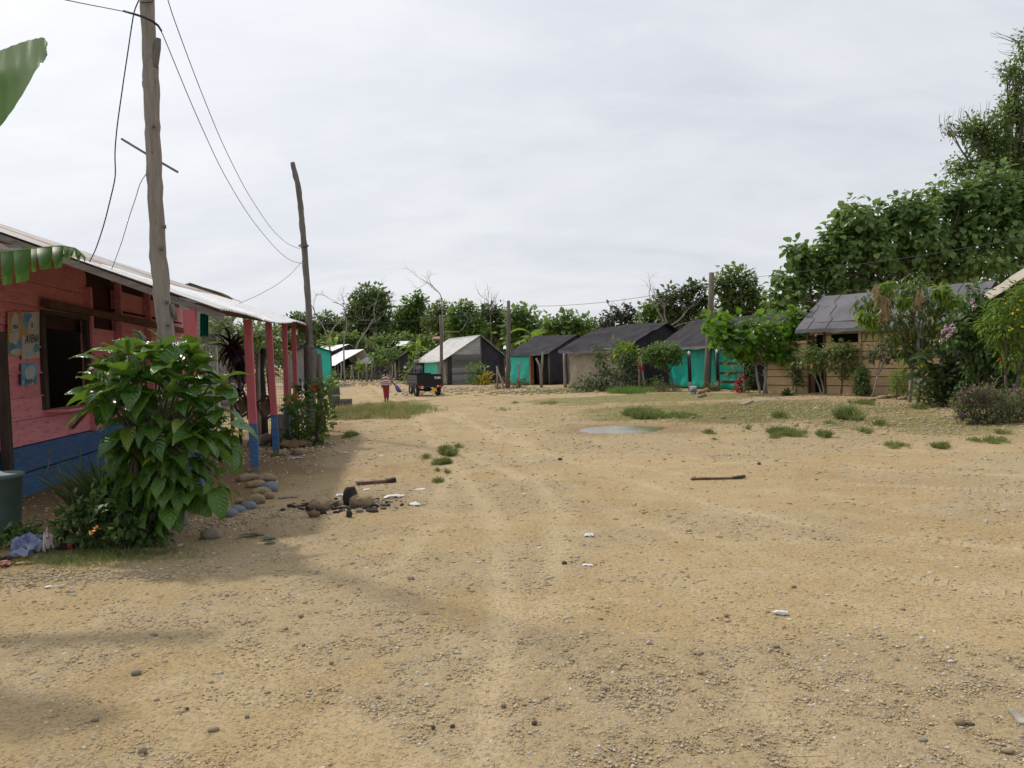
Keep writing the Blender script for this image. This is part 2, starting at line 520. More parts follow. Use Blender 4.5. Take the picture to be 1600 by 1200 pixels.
Mt["plank"] = mat("raw_plank_wall", (.60, .43, .25), (.50, .345, .19), 2.5, .8, .45, 16, (2, 2, 14), (.27, .17, .095), .62, .16)
Mt["greyplank"] = mat("weathered_plank_wall", (.25, .235, .225), (.15, .14, .135), 2.5, .85, .5, 16, (2, 2, 14), (.07, .063, .06), .60, .5)
Mt["blacktarp"] = mat("black_shade_cloth", (.058, .054, .062), (.034, .032, .037), 1.5, .9, .5, 5, island=0, spec=.08, bdist=.05)
Mt["greytarp"] = mat("grey_roof_sheet", (.17, .165, .18), (.12, .115, .13), 1.0, .85, .3, 5, (1, 1, 1), (.085, .08, .09), .6, 0, spec=.15, bdist=.03)
Mt["tealtarp"] = mat("green_tarpaulin", (.015, .50, .39), (.012, .40, .32), 1.2, .45, .6, 3, island=0, spec=.5, bdist=.05)
Mt["tantarp"] = mat("beige_tarpaulin", (.40, .345, .26), (.29, .245, .18), 1.4, .6, 1.0, 2.2, (1, 1, .6), (.12, .10, .07), .62, 0, bdist=.22)
Mt["paletarp"] = mat("pale_plastic_sheet", (.42, .37, .29), (.33, .29, .22), 1.2, .6, .3, 4, island=0)
Mt["white"] = mat("white_plastic", (.72, .72, .72), (.6, .6, .6), 4, .45, .2, 20, island=.06)
Mt["tin"] = mat("sheet_metal", (.44, .43, .43), (.30, .29, .285), 2.5, .6, .15, 12, (.5, .5, 3), (.20, .17, .15), .62, 0, spec=.5)
Mt["palemetal"] = mat("white_roof_sheet", (.78, .78, .80), (.66, .66, .68), 1.5, .4, .1, 12, island=0, spec=.5)
Mt["concrete"] = mat("concrete_block", (.17, .165, .16), (.11, .105, .10), 5, .95, .8, 40)
Mt["stone"] = mat("river_stone", (.34, .26, .16), (.22, .165, .105), 7, .95, .7, 22, c3=(.15, .115, .08), spot=.56, island=.2, spec=.1)
Mt["greystone"] = mat("grey_stone", (.29, .25, .19), (.19, .165, .13), 6, .95, .7, 25, c3=(.38, .34, .27), spot=.60, island=.2, spec=.08)
Mt["bluestone"] = mat("blue_painted_stone", (.145, .19, .265), (.18, .20, .23), 7, .7, .5, 25, c3=(.24, .215, .17), spot=.56, island=.18, spec=.12)
Mt["burnt"] = mat("charred", (.022, .019, .017), (.06, .045, .035), 8, .95, .8, 30, island=.2)
Mt["bark_red"] = mat("reddish_chunk", (.20, .11, .07), (.12, .065, .04), 8, .9, .7, 30)
Mt["bin"] = mat("faded_green_bin", (.10, .165, .155), (.075, .12, .115), 3, .6, .2, 12, c3=(.05, .075, .07), spot=.62, island=0)
Mt["black"] = mat("black_plastic", (.016, .016, .018), rough=.45, bump=0, island=0)
Mt["blackpaint"] = mat("black_painted_steel", (.014, .015, .017), (.02, .02, .022), 4, .5, .05, 20, island=0, spec=.2)
Mt["rubber"] = mat("tyre_rubber", (.022, .021, .02), (.05, .044, .036), 6, .9, .4, 30, island=0)
Mt["steel"] = mat("steel", (.38, .38, .39), rough=.4, bump=0, island=0, metal=.7)
Mt["red"] = mat("red_plastic", (.55, .025, .02), rough=.35, bump=0, island=0)
Mt["yellow"] = mat("yellow_plate", (.70, .45, .04), rough=.5, bump=0, island=0)
Mt["bluebag"] = mat("blue_bag", (.06, .085, .24), (.30, .33, .42), 7, .4, .5, 25, island=.25)
Mt["pinkbag"] = mat("pink_white_bag", (.55, .48, .50), (.34, .15, .20), 9, .4, .4, 25, island=.2)
Mt["skin"] = mat("brown_skin", (.16, .085, .05), rough=.55, bump=0, island=0)
Mt["hair"] = mat("black_hair", (.012, .01, .009), rough=.5, bump=.5, bscale=60, island=0)
Mt["trouser"] = mat("red_cloth", (.36, .045, .055), (.27, .035, .045), 9, .85, .5, 18, island=0)
Mt["greycloth"] = mat("grey_cloth", (.22, .22, .22), (.15, .15, .155), 8, .85, .4, 18, island=0)
Mt["purple"] = mat("violet_bag_plastic", (.085, .055, .33), (.16, .12, .42), 12, .4, .5, 30, island=0)
Mt["petal_red"] = mat("red_petal", (.55, .02, .018), (.40, .015, .02), 9, .5, 0, island=.2)
Mt["petal_pink"] = mat("pink_petal", (.70, .48, .62), (.60, .36, .52), 9, .5, 0, island=.15)
Mt["petal_purple"] = mat("purple_petal", (.19, .03, .17), (.26, .07, .22), 9, .5, 0, island=.3)
Mt["petal_yellow"] = mat("yellow_petal", (.80, .66, .02), (.7, .55, .02), 9, .5, 0, island=.15)
Mt["petal_orange"] = mat("orange_petal", (.70, .18, .03), (.6, .25, .06), 9, .5, 0, island=.15)

L = {}
L["noni"] = leafmat("glossy_shrub_leaf", (.016, .06, .012), (.085, .19, .024), .24, .30, (.30, .48, .04), .32, .5)
L["dark"] = leafmat("dark_tree_leaf", (.052, .095, .030), (.155, .215, .065), .5, .34)
L["mid"] = leafmat("mid_tree_leaf", (.066, .115, .030), (.185, .255, .06), .5, .38)
L["light"] = leafmat("light_tree_leaf", (.06, .13, .028), (.16, .25, .05), .5, .4)
L["teak"] = leafmat("broad_tree_leaf", (.054, .115, .032), (.195, .285, .075), .40, .38)
L["olive"] = leafmat("olive_tree_leaf", (.05, .08, .03), (.12, .16, .06), .6, .3)
L["grey"] = leafmat("greyish_tree_leaf", (.05, .062, .038), (.10, .11, .065), .7, .25)
L["almond"] = leafmat("bright_broad_leaf", (.035, .11, .012), (.13, .27, .025), .35, .4, (.30, .5, .04))
L["mango"] = leafmat("drooping_narrow_leaf", (.025, .065, .013), (.13, .185, .025), .42, .35)
L["mangonew"] = leafmat("young_reddish_leaf", (.19, .135, .06), (.30, .22, .11), .45, .35)
L["yellowgreen"] = leafmat("yellow_green_leaf", (.07, .15, .014), (.19, .28, .03), .5, .42)
L["bush"] = leafmat("bush_leaf", (.034, .078, .02), (.105, .18, .04), .5, .3)
L["palebush"] = leafmat("pale_bush_leaf", (.09, .11, .045), (.22, .23, .10), .6, .3)
L["grass"] = leafmat("grass_blade", (.055, .095, .022), (.21, .245, .065), .6, .35)
L["drygrass"] = leafmat("dry_grass_blade", (.16, .16, .05), (.32, .27, .11), .7, .3)
L["greengrass"] = leafmat("bright_weed_blade", (.055, .12, .02), (.15, .25, .04), .5, .4)
L["lemon"] = leafmat("long_grass_leaf", (.028, .06, .02), (.085, .13, .045), .5, .3)
L["croton"] = leafmat("yellow_croton_leaf", (.30, .28, .02), (.55, .46, .04), .5, .35)
L["purpleleaf"] = leafmat("dark_purple_leaf", (.022, .012, .016), (.085, .03, .05), .45, .2)
L["banana"] = leafmat("banana_leaf", (.025, .085, .018), (.055, .14, .025), .38, .5, (.28, .46, .06))
L["reddry"] = leafmat("reddish_dry_weed", (.12, .065, .035), (.20, .13, .06), .7, .2)
L["fallen"] = leafmat("fallen_leaf", (.05, .085, .035), (.11, .13, .06), .6, .15)

# ------------------------------------------------------------------ ground
def make_ground():
    ys = [-14.0, -9, -6, -3.5, -1.5, 0, 1.0, 1.8, 2.4]
    y = 2.7
    while y < 1500:
        ys.append(y); y *= 1.0062 if y < 26 else (1.02 if y < 120 else 1.15)
    ys = np.array(ys)
    nx = 520
    u = np.linspace(-1, 1, nx)
    u = np.sign(u) * (.62 * np.abs(u) + .38 * np.abs(u) ** 5)
    hw = 6 + .95 * np.maximum(ys, 0) + np.where(ys < 2.7, 8, 0)
    X = hw[:, None] * u[None, :] * np.where(ys[:, None] > 60, 1.6, 1.0); Y = np.repeat(ys[:, None], nx, 1)
    Z = gz(X, Y)
    near = 1 - smooth(12, 30, Y)
    gmask = smooth(.47, .62, fbm(X * .55, Y * .8, 21, 5)) * .8 + .2
    tm = track_mask(X, Y)
    gmask = gmask * (1 - .55 * tm)
    along, alone = track_along(X, Y)
    Z = Z + near * gmask * .010 * (fbm(X * 14, Y * 14, 51, 3) - .5) * 2 + near * .010 * (fbm(X * 5, Y * 5, 57, 3) - .5)
    # grassy strip before the huts, darker brown soil by the shop
    def ell(px, py, rx, ry, s):
        c = G0(px, py); ax = abs(G0(px + rx, py)[0] - c[0]); ay = abs(G0(px, py - ry)[1] - G0(px, py + ry)[1]) / 2
        d = np.hypot((X - c[0]) / ax, (Y - c[1]) / ay) + .9 * (fbm(X * .8, Y * .8, s, 4) - .5)
        return 1 - smooth(.55, 1.15, d)
    gr = np.maximum.reduce([ell(1150, 640, 330, 17, 31), ell(600, 640, 80, 16, 32), ell(1420, 660, 220, 24, 33) * .6, ell(1010, 622, 260, 10, 34) * .8, ell(60, 870, 200, 24, 35) * .55, ell(560, 585, 200, 6, 36), ell(1250, 680, 260, 14, 37) * .35])
    dp = np.maximum.reduce([ell(230, 760, 290, 65, 41), ell(970, 669, 150, 13, 42) * .6, ell(470, 690, 70, 30, 43) * .8, ell(560, 785, 90, 20, 44) * .35, ell(1130, 655, 160, 10, 45) * .4])
    gv = np.maximum.reduce([ell(560, 700, 110, 20, 46), ell(380, 830, 130, 22, 47), ell(120, 900, 160, 16, 48) * .9, gmask * .9])
    idx = np.arange(len(ys) * nx).reshape(len(ys), nx)
    fc = np.stack([idx[:-1, :-1], idx[:-1, 1:], idx[1:, 1:], idx[1:, :-1]], -1).reshape(-1, 4)
    m, n = newmat("dirt_and_gravel")
    tc = n("ShaderNodeTexCoord").outputs["Object"]
    at = n("ShaderNodeAttribute", {"attribute_name": "mask"}).outputs["Color"]
    ms = n("ShaderNodeSeparateXYZ", Vector=at)
    GV, GR, DP = ms.outputs
    trk = n("ShaderNodeAttribute", {"attribute_name": "track"}).outputs["Fac"]
    base = n.mix(n.ramp(n.noise(tc, .33, 5.0, .6), .35, .65), (.435, .328, .180), (.385, .278, .140))
    base = n.mix(n.math("MULTIPLY", n.ramp(n.noise(tc, 1.6, 7.0, .65, .3), .46, .66), .7), base, (.48, .38, .235))
    base = n.mix(n.math("MULTIPLY", n.ramp(n.noise(tc, .8, 7.0, .7, .5), .50, .70), .75), base, (.33, .235, .125))
    base = n.mix(n.math("MULTIPLY", trk, .55), base, (.53, .425, .27))
    fine = n.noise(tc, 38.0, 6.0, .75)
    base = n.mix(n.ramp(fine, .36, .54, .55, 0.0), base, (.15, .10, .055))
    # grit: two sizes of small stones set into the soil
    v1 = n("ShaderNodeTexVoronoi", Vector=tc, Scale=34.0, Randomness=1.0)
    v2 = n("ShaderNodeTexVoronoi", Vector=tc, Scale=95.0, Randomness=1.0)
    def grit(v, thr, lo, hi):
        s = n("ShaderNodeSeparateXYZ", Vector=v.outputs["Color"])
        on = n.math("MULTIPLY", n.math("GREATER_THAN", s.outputs[0], thr), n.ramp(v.outputs["Distance"], .25, .42, 1.0, 0.0))
        c = n.mix(s.outputs[1], lo, hi)
        c = n.mix(n.math("GREATER_THAN", s.outputs[2], .8), c, (.26, .17, .10))
        return on, c
    dens = n.ramp(n.math("ADD", GV, n.math("MULTIPLY", n.noise(tc, 2.2, 5.0, .7), .7)), .55, 1.15)
    on1, cA = grit(v1, .62, (.14, .115, .085), (.48, .42, .32))
    on2, cB = grit(v2, .45, (.13, .10, .07), (.47, .39, .26))
    base = n.mix(n.math("MULTIPLY", dens, .35), base, (.33, .265, .175))
    base = n.mix(n.math("MULTIPLY", on2, n.math("MULTIPLY_ADD", dens, .5, .42)), base, cB)
    base = n.mix(n.math("MULTIPLY", on1, n.math("MULTIPLY_ADD", dens, .6, .14)), base, cA)
    gcol = n.mix(n.ramp(n.noise(tc, 3.0, 6.0, .7), .35, .7), (.115, .125, .04), (.27, .22, .09))
    gf = n.ramp(n.math("ADD", n.math("MULTIPLY", GR, .9), n.math("MULTIPLY", n.noise(tc, 1.7, 7.0, .75), .75)), .62, 1.05)
    base = n.mix(n.math("MULTIPLY", gf, .85), base, gcol)
    base = n.mix(n.math("MULTIPLY", DP, .72), base, (.155, .092, .046))
    al = n("ShaderNodeAttribute", {"attribute_name": "along"}).outputs["Fac"]
    tread = n.math("MULTIPLY", n.ramp(n.math("SINE", n.math("MULTIPLY", al, 2 * PI / .085)), -.2, .5), n.math("MULTIPLY", n.math("MULTIPLY", n.ramp(trk, .25, .8), n("ShaderNodeAttribute", {"attribute_name": "alone"}).outputs["Fac"]), n.ramp(n.noise(tc, 1.1, 3.0), .42, .6)))
    base = n.mix(n.math("MULTIPLY", tread, .16), base, (.25, .18, .10))
    h = n.math("ADD", n.math("MULTIPLY", tread, -1.1), n.math("MULTIPLY", fine, .8))
    h = n.math("ADD", h, n.math("ADD", n.math("MULTIPLY", on1, .5), n.math("MULTIPLY", on2, .25)))
    finish(n, base, .95, n.bump(h, .75, .014), 0, .15)
    o = mesh_obj("ground", np.stack([X, Y, Z], -1).reshape(-1, 3), fc, m, None, True)
    me = o.data
    a = me.color_attributes.new("mask", "FLOAT_COLOR", "POINT")
    a.data.foreach_set("color", np.stack([gv, gr, dp, np.ones_like(gv)], -1).astype(np.float32).ravel())
    c_ = me.attributes.new("along", "FLOAT", "POINT"); c_.data.foreach_set("value", along.astype(np.float32).ravel())
    d_ = me.attributes.new("alone", "FLOAT", "POINT"); d_.data.foreach_set("value", alone.astype(np.float32).ravel())
    b = me.attributes.new("track", "FLOAT", "POINT"); b.data.foreach_set("value", tm.astype(np.float32).ravel())
    tag(o, "pale tan dirt and gravel yard with tyre tracks", None, None, "structure")
make_ground()

# puddle
def make_puddle():
    nu = 48
    m, n = newmat("silty_sky_water")
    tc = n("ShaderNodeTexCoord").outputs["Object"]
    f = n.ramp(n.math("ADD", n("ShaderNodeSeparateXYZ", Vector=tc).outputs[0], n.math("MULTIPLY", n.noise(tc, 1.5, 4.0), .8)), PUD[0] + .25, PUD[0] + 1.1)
    finish(n, n.mix(f, (.62, .615, .60), (.24, .22, .13)), .06, None, 0, .5)  # pale silt half also carries the sky's reflected brightness in its base colour
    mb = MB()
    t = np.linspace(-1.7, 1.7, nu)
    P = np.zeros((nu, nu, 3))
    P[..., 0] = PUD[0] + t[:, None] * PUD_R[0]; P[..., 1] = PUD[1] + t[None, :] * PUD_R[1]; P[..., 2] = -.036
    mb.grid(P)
    tag(mb.build("puddle", m), "shallow silty puddle with the bright sky reflection put into its pale colour", None, None, "structure")
make_puddle()

# gravel: pebbles strewn by the thousand
def ico():
    t = (1 + 5 ** .5) / 2
    v = np.array([(-1, t, 0), (1, t, 0), (-1, -t, 0), (1, -t, 0), (0, -1, t), (0, 1, t), (0, -1, -t), (0, 1, -t), (t, 0, -1), (t, 0, 1), (-t, 0, -1), (-t, 0, 1)], float)
    v /= np.linalg.norm(v[0])
    f = [(0, 11, 5), (0, 5, 1), (0, 1, 7), (0, 7, 10), (0, 10, 11), (1, 5, 9), (5, 11, 4), (11, 10, 2), (10, 7, 6), (7, 1, 8), (3, 9, 4), (3, 4, 2), (3, 2, 6), (3, 6, 8), (3, 8, 9), (4, 9, 5), (2, 4, 11), (6, 2, 10), (8, 6, 7), (9, 8, 1)]
    return v, np.array(f)
def subdiv(v, f):
    v = [tuple(a) for a in v]; cache = {}; out = []
    def mid(a, b):
        k = (min(a, b), max(a, b))
        if k not in cache:
            m_ = nrm((np.array(v[a]) + np.array(v[b])) / 2); cache[k] = len(v); v.append(tuple(m_))
        return cache[k]
    for a, b, c in f:
        ab, bc, ca = mid(a, b), mid(b, c), mid(c, a)
        out += [(a, ab, ca), (b, bc, ab), (c, ca, bc), (ab, bc, ca)]
    return np.array(v), np.array(out)
ICO = ico(); ICO2 = subdiv(*ICO); ICO3 = subdiv(*ICO2)

def pebbles(name, N, ymin, ymax, rmin, rmax, m, fade=False):
    y = 1 / (1 / ymin + RNG.random(N) * (1 / ymax - 1 / ymin))
    x = RNG.uniform(-.78, .78, N) * y + RNG.normal(0, .3, N)
    d = smooth(.40, .60, fbm(x * .55, y * .8, 21, 5)) * (.4 + .6 * fbm(x * 2.5, y * 2.5, 77, 3)) 
    d = d * .6 * (1 - .8 * track_mask(x, y)) + .25
    left = (x < -2.2) & (y > 6.5)
    keep = (RNG.random(N) < d * 1.1) & (pud_d(x, y) > 1.1)
    if fade: keep &= RNG.random(len(x)) < .25 + .75 * smooth(4, 18, y)
    x, y = x[keep], y[keep]; N = len(x)
    r = rmin * (rmax / rmin) ** (RNG.random(N) ** 3.0)
    if fade: r = r * np.clip(y / 20, .12, 1.3) ** .6
    v, f = ICO
    a = RNG.uniform(0, 2 * PI, N); s = RNG.uniform(.65, 1.35, (N, 3)) * np.array([1.1, .9, .55])
    V = v[None] * (1 + .18 * RNG.normal(0, 1, (N, 12, 1))) * s[:, None, :] * r[:, None, None]
    c, sn = np.cos(a)[:, None], np.sin(a)[:, None]
    Vx = V[..., 0] * c - V[..., 1] * sn; Vy = V[..., 0] * sn + V[..., 1] * c
    V = np.stack([Vx + x[:, None], Vy + y[:, None], V[..., 2] + (gz(x, y) + r * .05)[:, None]], -1)
    Fc = (f[None] + (np.arange(N) * 12)[:, None, None]).reshape(-1, 3)
    o = mesh_obj(name, V.reshape(-1, 3), Fc, m)
    return o
def pebble_mat():
    m, n = newmat("pebble_mix")
    r = n("ShaderNodeNewGeometry").outputs["Random Per Island"]
    cr = n("ShaderNodeValToRGB", Fac=r).color_ramp if False else None
    node = n("ShaderNodeValToRGB", Fac=r)
    e = node.color_ramp.elements
    e[0].color = (.24, .18, .115, 1); e[1].color = (.58, .53, .44, 1)
    for p, c in ((.2, (.36, .28, .17)), (.45, (.44, .34, .20)), (.65, (.48, .375, .22)), (.8, (.35, .315, .26)), (.93, (.44, .39, .31))):
        q = e.new(p); q.color = (*c, 1)
    tc = n("ShaderNodeTexCoord").outputs["Object"]
    finish(n, node.outputs[0], .9, n.bump(n.noise(tc, 120.0, 3.0), .4, .003), 0, .2)
    return m
PEB = pebble_mat()
tag(pebbles("gravel", 260000, 2.5, 18, .0014, .010, PEB), "small tan and grey gravel strewn over the dirt yard", None, None, "stuff")
tag(pebbles("gravel", 150000, 3.5, 75, .009, .045, PEB, True), "stony surface of the lane farther off", None, None, "stuff")
# ================================================================== pink house on the left
def lerp(a, b, t): return np.asarray(a) + (np.asarray(b) - np.asarray(a)) * t

HW0 = G0(8, 786); HW0[2] = 0                      # wall line, near end
HWd = nrm(np.array([-.165, 1.0, 0]))
HW0 = HW0 - HWd * 1.2
HN = np.array([HWd[1], -HWd[0], 0])               # outwards, to the road
def wall_s(px):                                    # distance along the wall line at picture column px (wall mid height)
    lo, hi = 0.0, 14.0
    for _ in range(40):
        mid = (lo + hi) / 2
        if proj(HW0 + HWd * mid + np.array([0, 0, 1.5]))[0] < px: lo = mid
        else: hi = mid
    return lo
K1, N0 = Q(345, 488, 8.8), Q(0, 364, 8.8)
K2, F0 = Q(484, 509, 19.4), Q(0, 352, 19.4)
def roof_pt(u, v):                                 # u along the eave 0..1, v up the slope in metres
    a = K1 + nrm(N0 - K1) * v; b = K2 + nrm(F0 - K2) * v
    p = lerp(a, b, u)
    p[2] += .035 * math.sin(u * 9.0 + 1) * (1 - min(v, 3) / 3)
    return p
def roof_z(x, y):
    u = np.clip((y - 8.8) / 10.6, 0, 1); e = lerp(K1, K2, u)
    d = lerp(nrm(N0 - K1), nrm(F0 - K2), u)
    return e[2] + d[2] / abs(d[0]) * (e[0] - x)

house = thing("roadside_shop", "pink and blue plank shop with a rusty tin roof and porch posts", "house", (HW0[0], HW0[1], 0))

def make_house():
    P = lambda s, z, o=0.0: HW0 + HWd * s + np.array([0, 0, z]) + HN * o
    s_w0, s_w1 = wall_s(67), wall_s(134)
    s_p = wall_s(139); s_end = wall_s(291)
    WT, WB = 2.46, 1.10
    pk = MB(); bl = MB()
    # planks: bands of height, broken by the window
    z = .66; k = 0
    hs = [.34, .30, .33, .30, .32, .30, .33, .35, .4, .4]
    zmax = min(roof_z(*P(s_, 0)[:2]) for s_ in (0, s_p)) - .06
    while z < zmax - .05 and k < len(hs):
        z1 = min(z + hs[k], zmax); off = .012 * (k % 2)
        def seg(a, b, mb, za, zb, o):
            n_ = 8
            for i in range(1):
                zt = min(zb, 9)
                c = [P(a, za, o), P(b, za, o), P(b, zt, o), P(a, zt, o), P(a, za, o - .05), P(b, za, o - .05), P(b, zt, o - .05), P(a, zt, o - .05)]
                mb.add(c, [(0, 1, 2, 3), (7, 6, 5, 4), (0, 4, 5, 1), (1, 5, 6, 2), (2, 6, 7, 3), (3, 7, 4, 0)])
        if z1 > WB + .02 and z < WT - .02:
            za, zb = z, z1
            seg(0, s_w0, pk, za + .004, zb - .004, off)
            seg(s_w1, s_p + .05, pk, za + .004, zb - .004, off)
            if za < WB: seg(s_w0, s_w1, pk, za + .004, WB, off)
            if zb > WT: seg(s_w0, s_w1, pk, WT, zb - .004, off)
        else:
            seg(0, s_p + .05, pk, z + .004, z1 - .004, off)
        z = z1; k += 1
    # set-back bay: lower wall, dark top lights, far wall
    for (a, b, za, zb) in ((s_p + .05, s_end, .66, 1.0), (s_p + .05, s_end, 1.005, 1.35), (s_p + .05, s_end, 1.355, 1.7), (s_p + .05, s_end, 1.705, 2.05), (s_p + .05, s_end, 2.055, 2.35), (wall_s(186), s_end, 2.36, 2.7), (wall_s(186), s_end, 2.75, 3.1)):
        c = [P(a, za, -.03), P(b, za, -.03), P(b, zb, -.03), P(a, zb, -.03), P(a, za, -.08), P(b, za, -.08), P(b, zb, -.08), P(a, zb, -.08)]
        pk.add(c, [(0, 1, 2, 3), (7, 6, 5, 4), (0, 4, 5, 1), (1, 5, 6, 2), (2, 6, 7, 3), (3, 7, 4, 0)])
    wl = pk.build("wall", Mt["pink"], house)
    for (a, b, o) in ((0, s_p + .05, .018), (s_p + .05, s_end, -.015)):
        for za, zb in ((-.1, .30), (.312, .66)):
            c = [P(a, za, o), P(b, za, o), P(b, zb - .012, o), P(a, zb - .012, o), P(a, za, o - .06), P(b, za, o - .06), P(b, zb - .012, o - .06), P(a, zb - .012, o - .06)]
            bl.add(c, [(0, 1, 2, 3), (7, 6, 5, 4), (0, 4, 5, 1), (1, 5, 6, 2), (2, 6, 7, 3), (3, 7, 4, 0)])
    b_ = bl.build("skirting_board", Mt["blue"], house); b_["label"] = "blue painted lower wall boards"
    # slim ledges between planks
    for zz in (1.32, 1.64, 2.0, 2.5):
        MB().beam(P(0, zz, .022), P(s_w0 - .06, zz - .01, .022), .03, .022).build("ledge", Mt["pink"], house)
    # corner post and pillars
    c = MB(); s0 = wall_s(-6)
    c.beam(P(s0, -.1, .09), P(s0 - .05, 2.15, .10), .10, .10, up=HWd)
    c.build("corner_post", Mt["darkwood"], house)
    for s_, zt in ((s_p, 3.0), (wall_s(186), 3.2), (wall_s(232), 3.2)):
        MB().beam(P(s_, 0.66, .05), P(s_, zt, .05), .10, .09, up=HWd).build("pillar", Mt["pink"], house)
    # window opening
    fr = MB()
    fr.beam(P(s_w0 - .03, WB, .03), P(s_w0 - .03, WT + .05, .03), .07, .12, up=HWd)
    fr.beam(P(s_w1 + .03, WB, .03), P(s_w1 + .03, WT + .05, .03), .07, .12, up=HWd)
    fr.beam(P(s_w0 - .06, WT + .02, .03), P(s_w1 + .06, WT + .02, .03), .12, .06)
    wf = fr.build("window", Mt["darkwood"], house)
    si = MB(); si.beam(P(s_w0 - .05, WB - .02, .17), P(s_w1 + .12, WB - .02, .17), .34, .035)
    si.build("sill", Mt["pink"], wf)
    bk = MB(); sb = wall_s(106)
    bk.beam(P(sb, WB - .04, .30), P(sb, WB - .34, .03), .05, .04)
    bk.build("bracket", Mt["brownwood"], wf)
    ins = MB()
    # interior box behind the openings
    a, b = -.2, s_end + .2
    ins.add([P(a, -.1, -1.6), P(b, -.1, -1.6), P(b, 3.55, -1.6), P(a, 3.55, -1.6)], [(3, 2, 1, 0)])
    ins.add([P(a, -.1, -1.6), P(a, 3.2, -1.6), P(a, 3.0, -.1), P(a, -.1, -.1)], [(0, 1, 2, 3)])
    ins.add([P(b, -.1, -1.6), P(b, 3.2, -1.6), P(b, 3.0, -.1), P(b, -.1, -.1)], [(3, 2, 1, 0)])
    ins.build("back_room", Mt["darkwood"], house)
    # tie beams in the porch
    MB().beam(P(s_w0, 2.60, .10), P(s_end, 2.52, .10), .09, .11).build("tie_beam", Mt["brownwood"], house)
    for s_ in ():
        p0 = P(s_, 2.86, .0); q = p0 + HN * 2.75; 
        MB().beam(p0, np.array([q[0], q[1], roof_z(q[0], q[1]) - .12]), .09, .10).build("tie_beam", Mt["brownwood"], house)
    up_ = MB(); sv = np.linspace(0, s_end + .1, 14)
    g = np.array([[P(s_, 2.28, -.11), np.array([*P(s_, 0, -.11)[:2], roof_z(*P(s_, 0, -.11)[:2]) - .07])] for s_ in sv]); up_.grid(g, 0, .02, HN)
    up_.build("upper_boards", Mt["darkpink"], house)
    # roof: corrugated sheets
    per = .105
    Ltot = 10.9
    nu, nv = int(Ltot / per * 6), 26
    u = np.linspace(0, 1, nu); vv = np.concatenate([np.linspace(0, 3.2, 14), np.linspace(3.7, 9.6, 12)])
    nvv = len(vv)
    a0, b0 = nrm(N0 - K1), nrm(F0 - K2)
    PT = np.zeros((nu, nvv, 3))
    nl = nrm(np.cross(K2 - K1, a0)); nl = nl if nl[2] > 0 else -nl
    for i, uu in enumerate(u):
        sheet = int(uu * Ltot / .78)
        sh = .055 * (_hash(np.array([sheet]), np.array([3]), 5)[0] - .5)
        for j, v in enumerate(vv):
            v2 = v + (sh if v < 1 else 0)
            p = lerp(K1 + a0 * v2, K2 + b0 * v2, uu)
            p = p + nl * (.015 * math.sin(uu * Ltot / per * 2 * PI) + .035 * math.sin(uu * 9 + 1) * (1 - min(v, 3) / 3) + .012 * _hash(np.array([sheet]), np.array([j // 4]), 9)[0])
            PT[i, j] = p
    m, n = newmat("old_corrugated_tin")
    at = n("ShaderNodeAttribute", {"attribute_name": "sheet"}).outputs["Color"]
    ms = n("ShaderNodeSeparateXYZ", Vector=at)
    tc = n("ShaderNodeTexCoord").outputs["Object"]
    st = n("ShaderNodeMapping", Vector=tc, Scale=(1.2, 3.2, 1.2)).outputs[0]
    rust = n.ramp(n.math("ADD", n.math("MULTIPLY", n.noise(st, 1.6, 6.0, .7), .75), n.math("MULTIPLY", ms.outputs[1], .48)), .60, .78)
    col = n.mix(ms.outputs[0], (.235, .23, .225), (.80, .80, .82))
    col = n.mix(n.math("MULTIPLY", n.ramp(n.noise(st, 4.0, 6.0, .7), .45, .7), .45), col, (.19, .175, .165))
    rc = n.mix(n.ramp(n.noise(tc, 5.0, 5.0, .7), .35, .65), (.20, .085, .045), (.33, .17, .10))
    finish(n, n.mix(n.math("MULTIPLY", rust, .85), col, rc), .5, None, .0, .5)
    mb = MB(); mb.grid(PT)
    rf = mb.build("roof", m, house, True)
    ca = rf.data.color_attributes.new("sheet", "FLOAT_COLOR", "CORNER")
    cols = []
    idxv = np.zeros(len(rf.data.loops), np.int32); rf.data.loops.foreach_get("vertex_index", idxv)
    I, J = idxv // nvv, idxv % nvv
    poly0 = np.repeat(idxv.reshape(-1, 4).min(1), 4)
    uu = (poly0 // nvv) / nu * Ltot; v_ = vv[np.minimum(poly0 % nvv, nvv - 1)]
    sid = np.floor(uu / .78)
    lower = v_ < 1.55
    h = _hash(sid, np.where(lower, 0, 1), 77)
    white = np.where(lower, np.where(sid < 1, .72, .55 + .45 * h), .20 + .35 * h)
    white = np.where((sid >= 1) & (sid <= 9) & lower, .95, white)
    rs = np.where(h > .45, .65 * (h - .4) * 2, 0.12) * np.where(lower, .12, 1.0)
    rs = np.where((np.abs(v_ - 1.7) < .2), .55 + .4 * _hash(sid, 7, 4), rs)
    rs = np.where(np.isin(sid, [2, 6, 11]) & ~lower, 1.0, rs)
    ca.data.foreach_set("color", np.stack([white, rs, h, np.ones_like(h)], -1).astype(np.float32).ravel())
    # boards under the sheets
    rb = MB()
    rb.beam(K1 + a0 * -.02 + np.array([0, .03, -.048]), K1 + a0 * 9 + np.array([0, .03, -.048]), .05, .07)
    rb.build("rake_board", Mt["greywood"], house)
    for v in (.35, 1.3, 2.4, 3.6, 5.0):
        MB().beam(roof_pt(.01, v) + [0, 0, -.075], roof_pt(.99, v) + [0, 0, -.075], .07, .08).build("purlin", Mt["brownwood"], house)
    df = MB()
    df.beam(K2 + b0 * .0 + np.array([0, -.04, -.1]), K2 + b0 * 9 + np.array([0, -.04, -.1]), .05, .13)
    df.build("far_rake_board", Mt["brownwood"], house)
    fl = MB()
    g = [K1 + np.array([.03, .15, -.03]), K1 + np.array([.05, 1.2, -.04])]
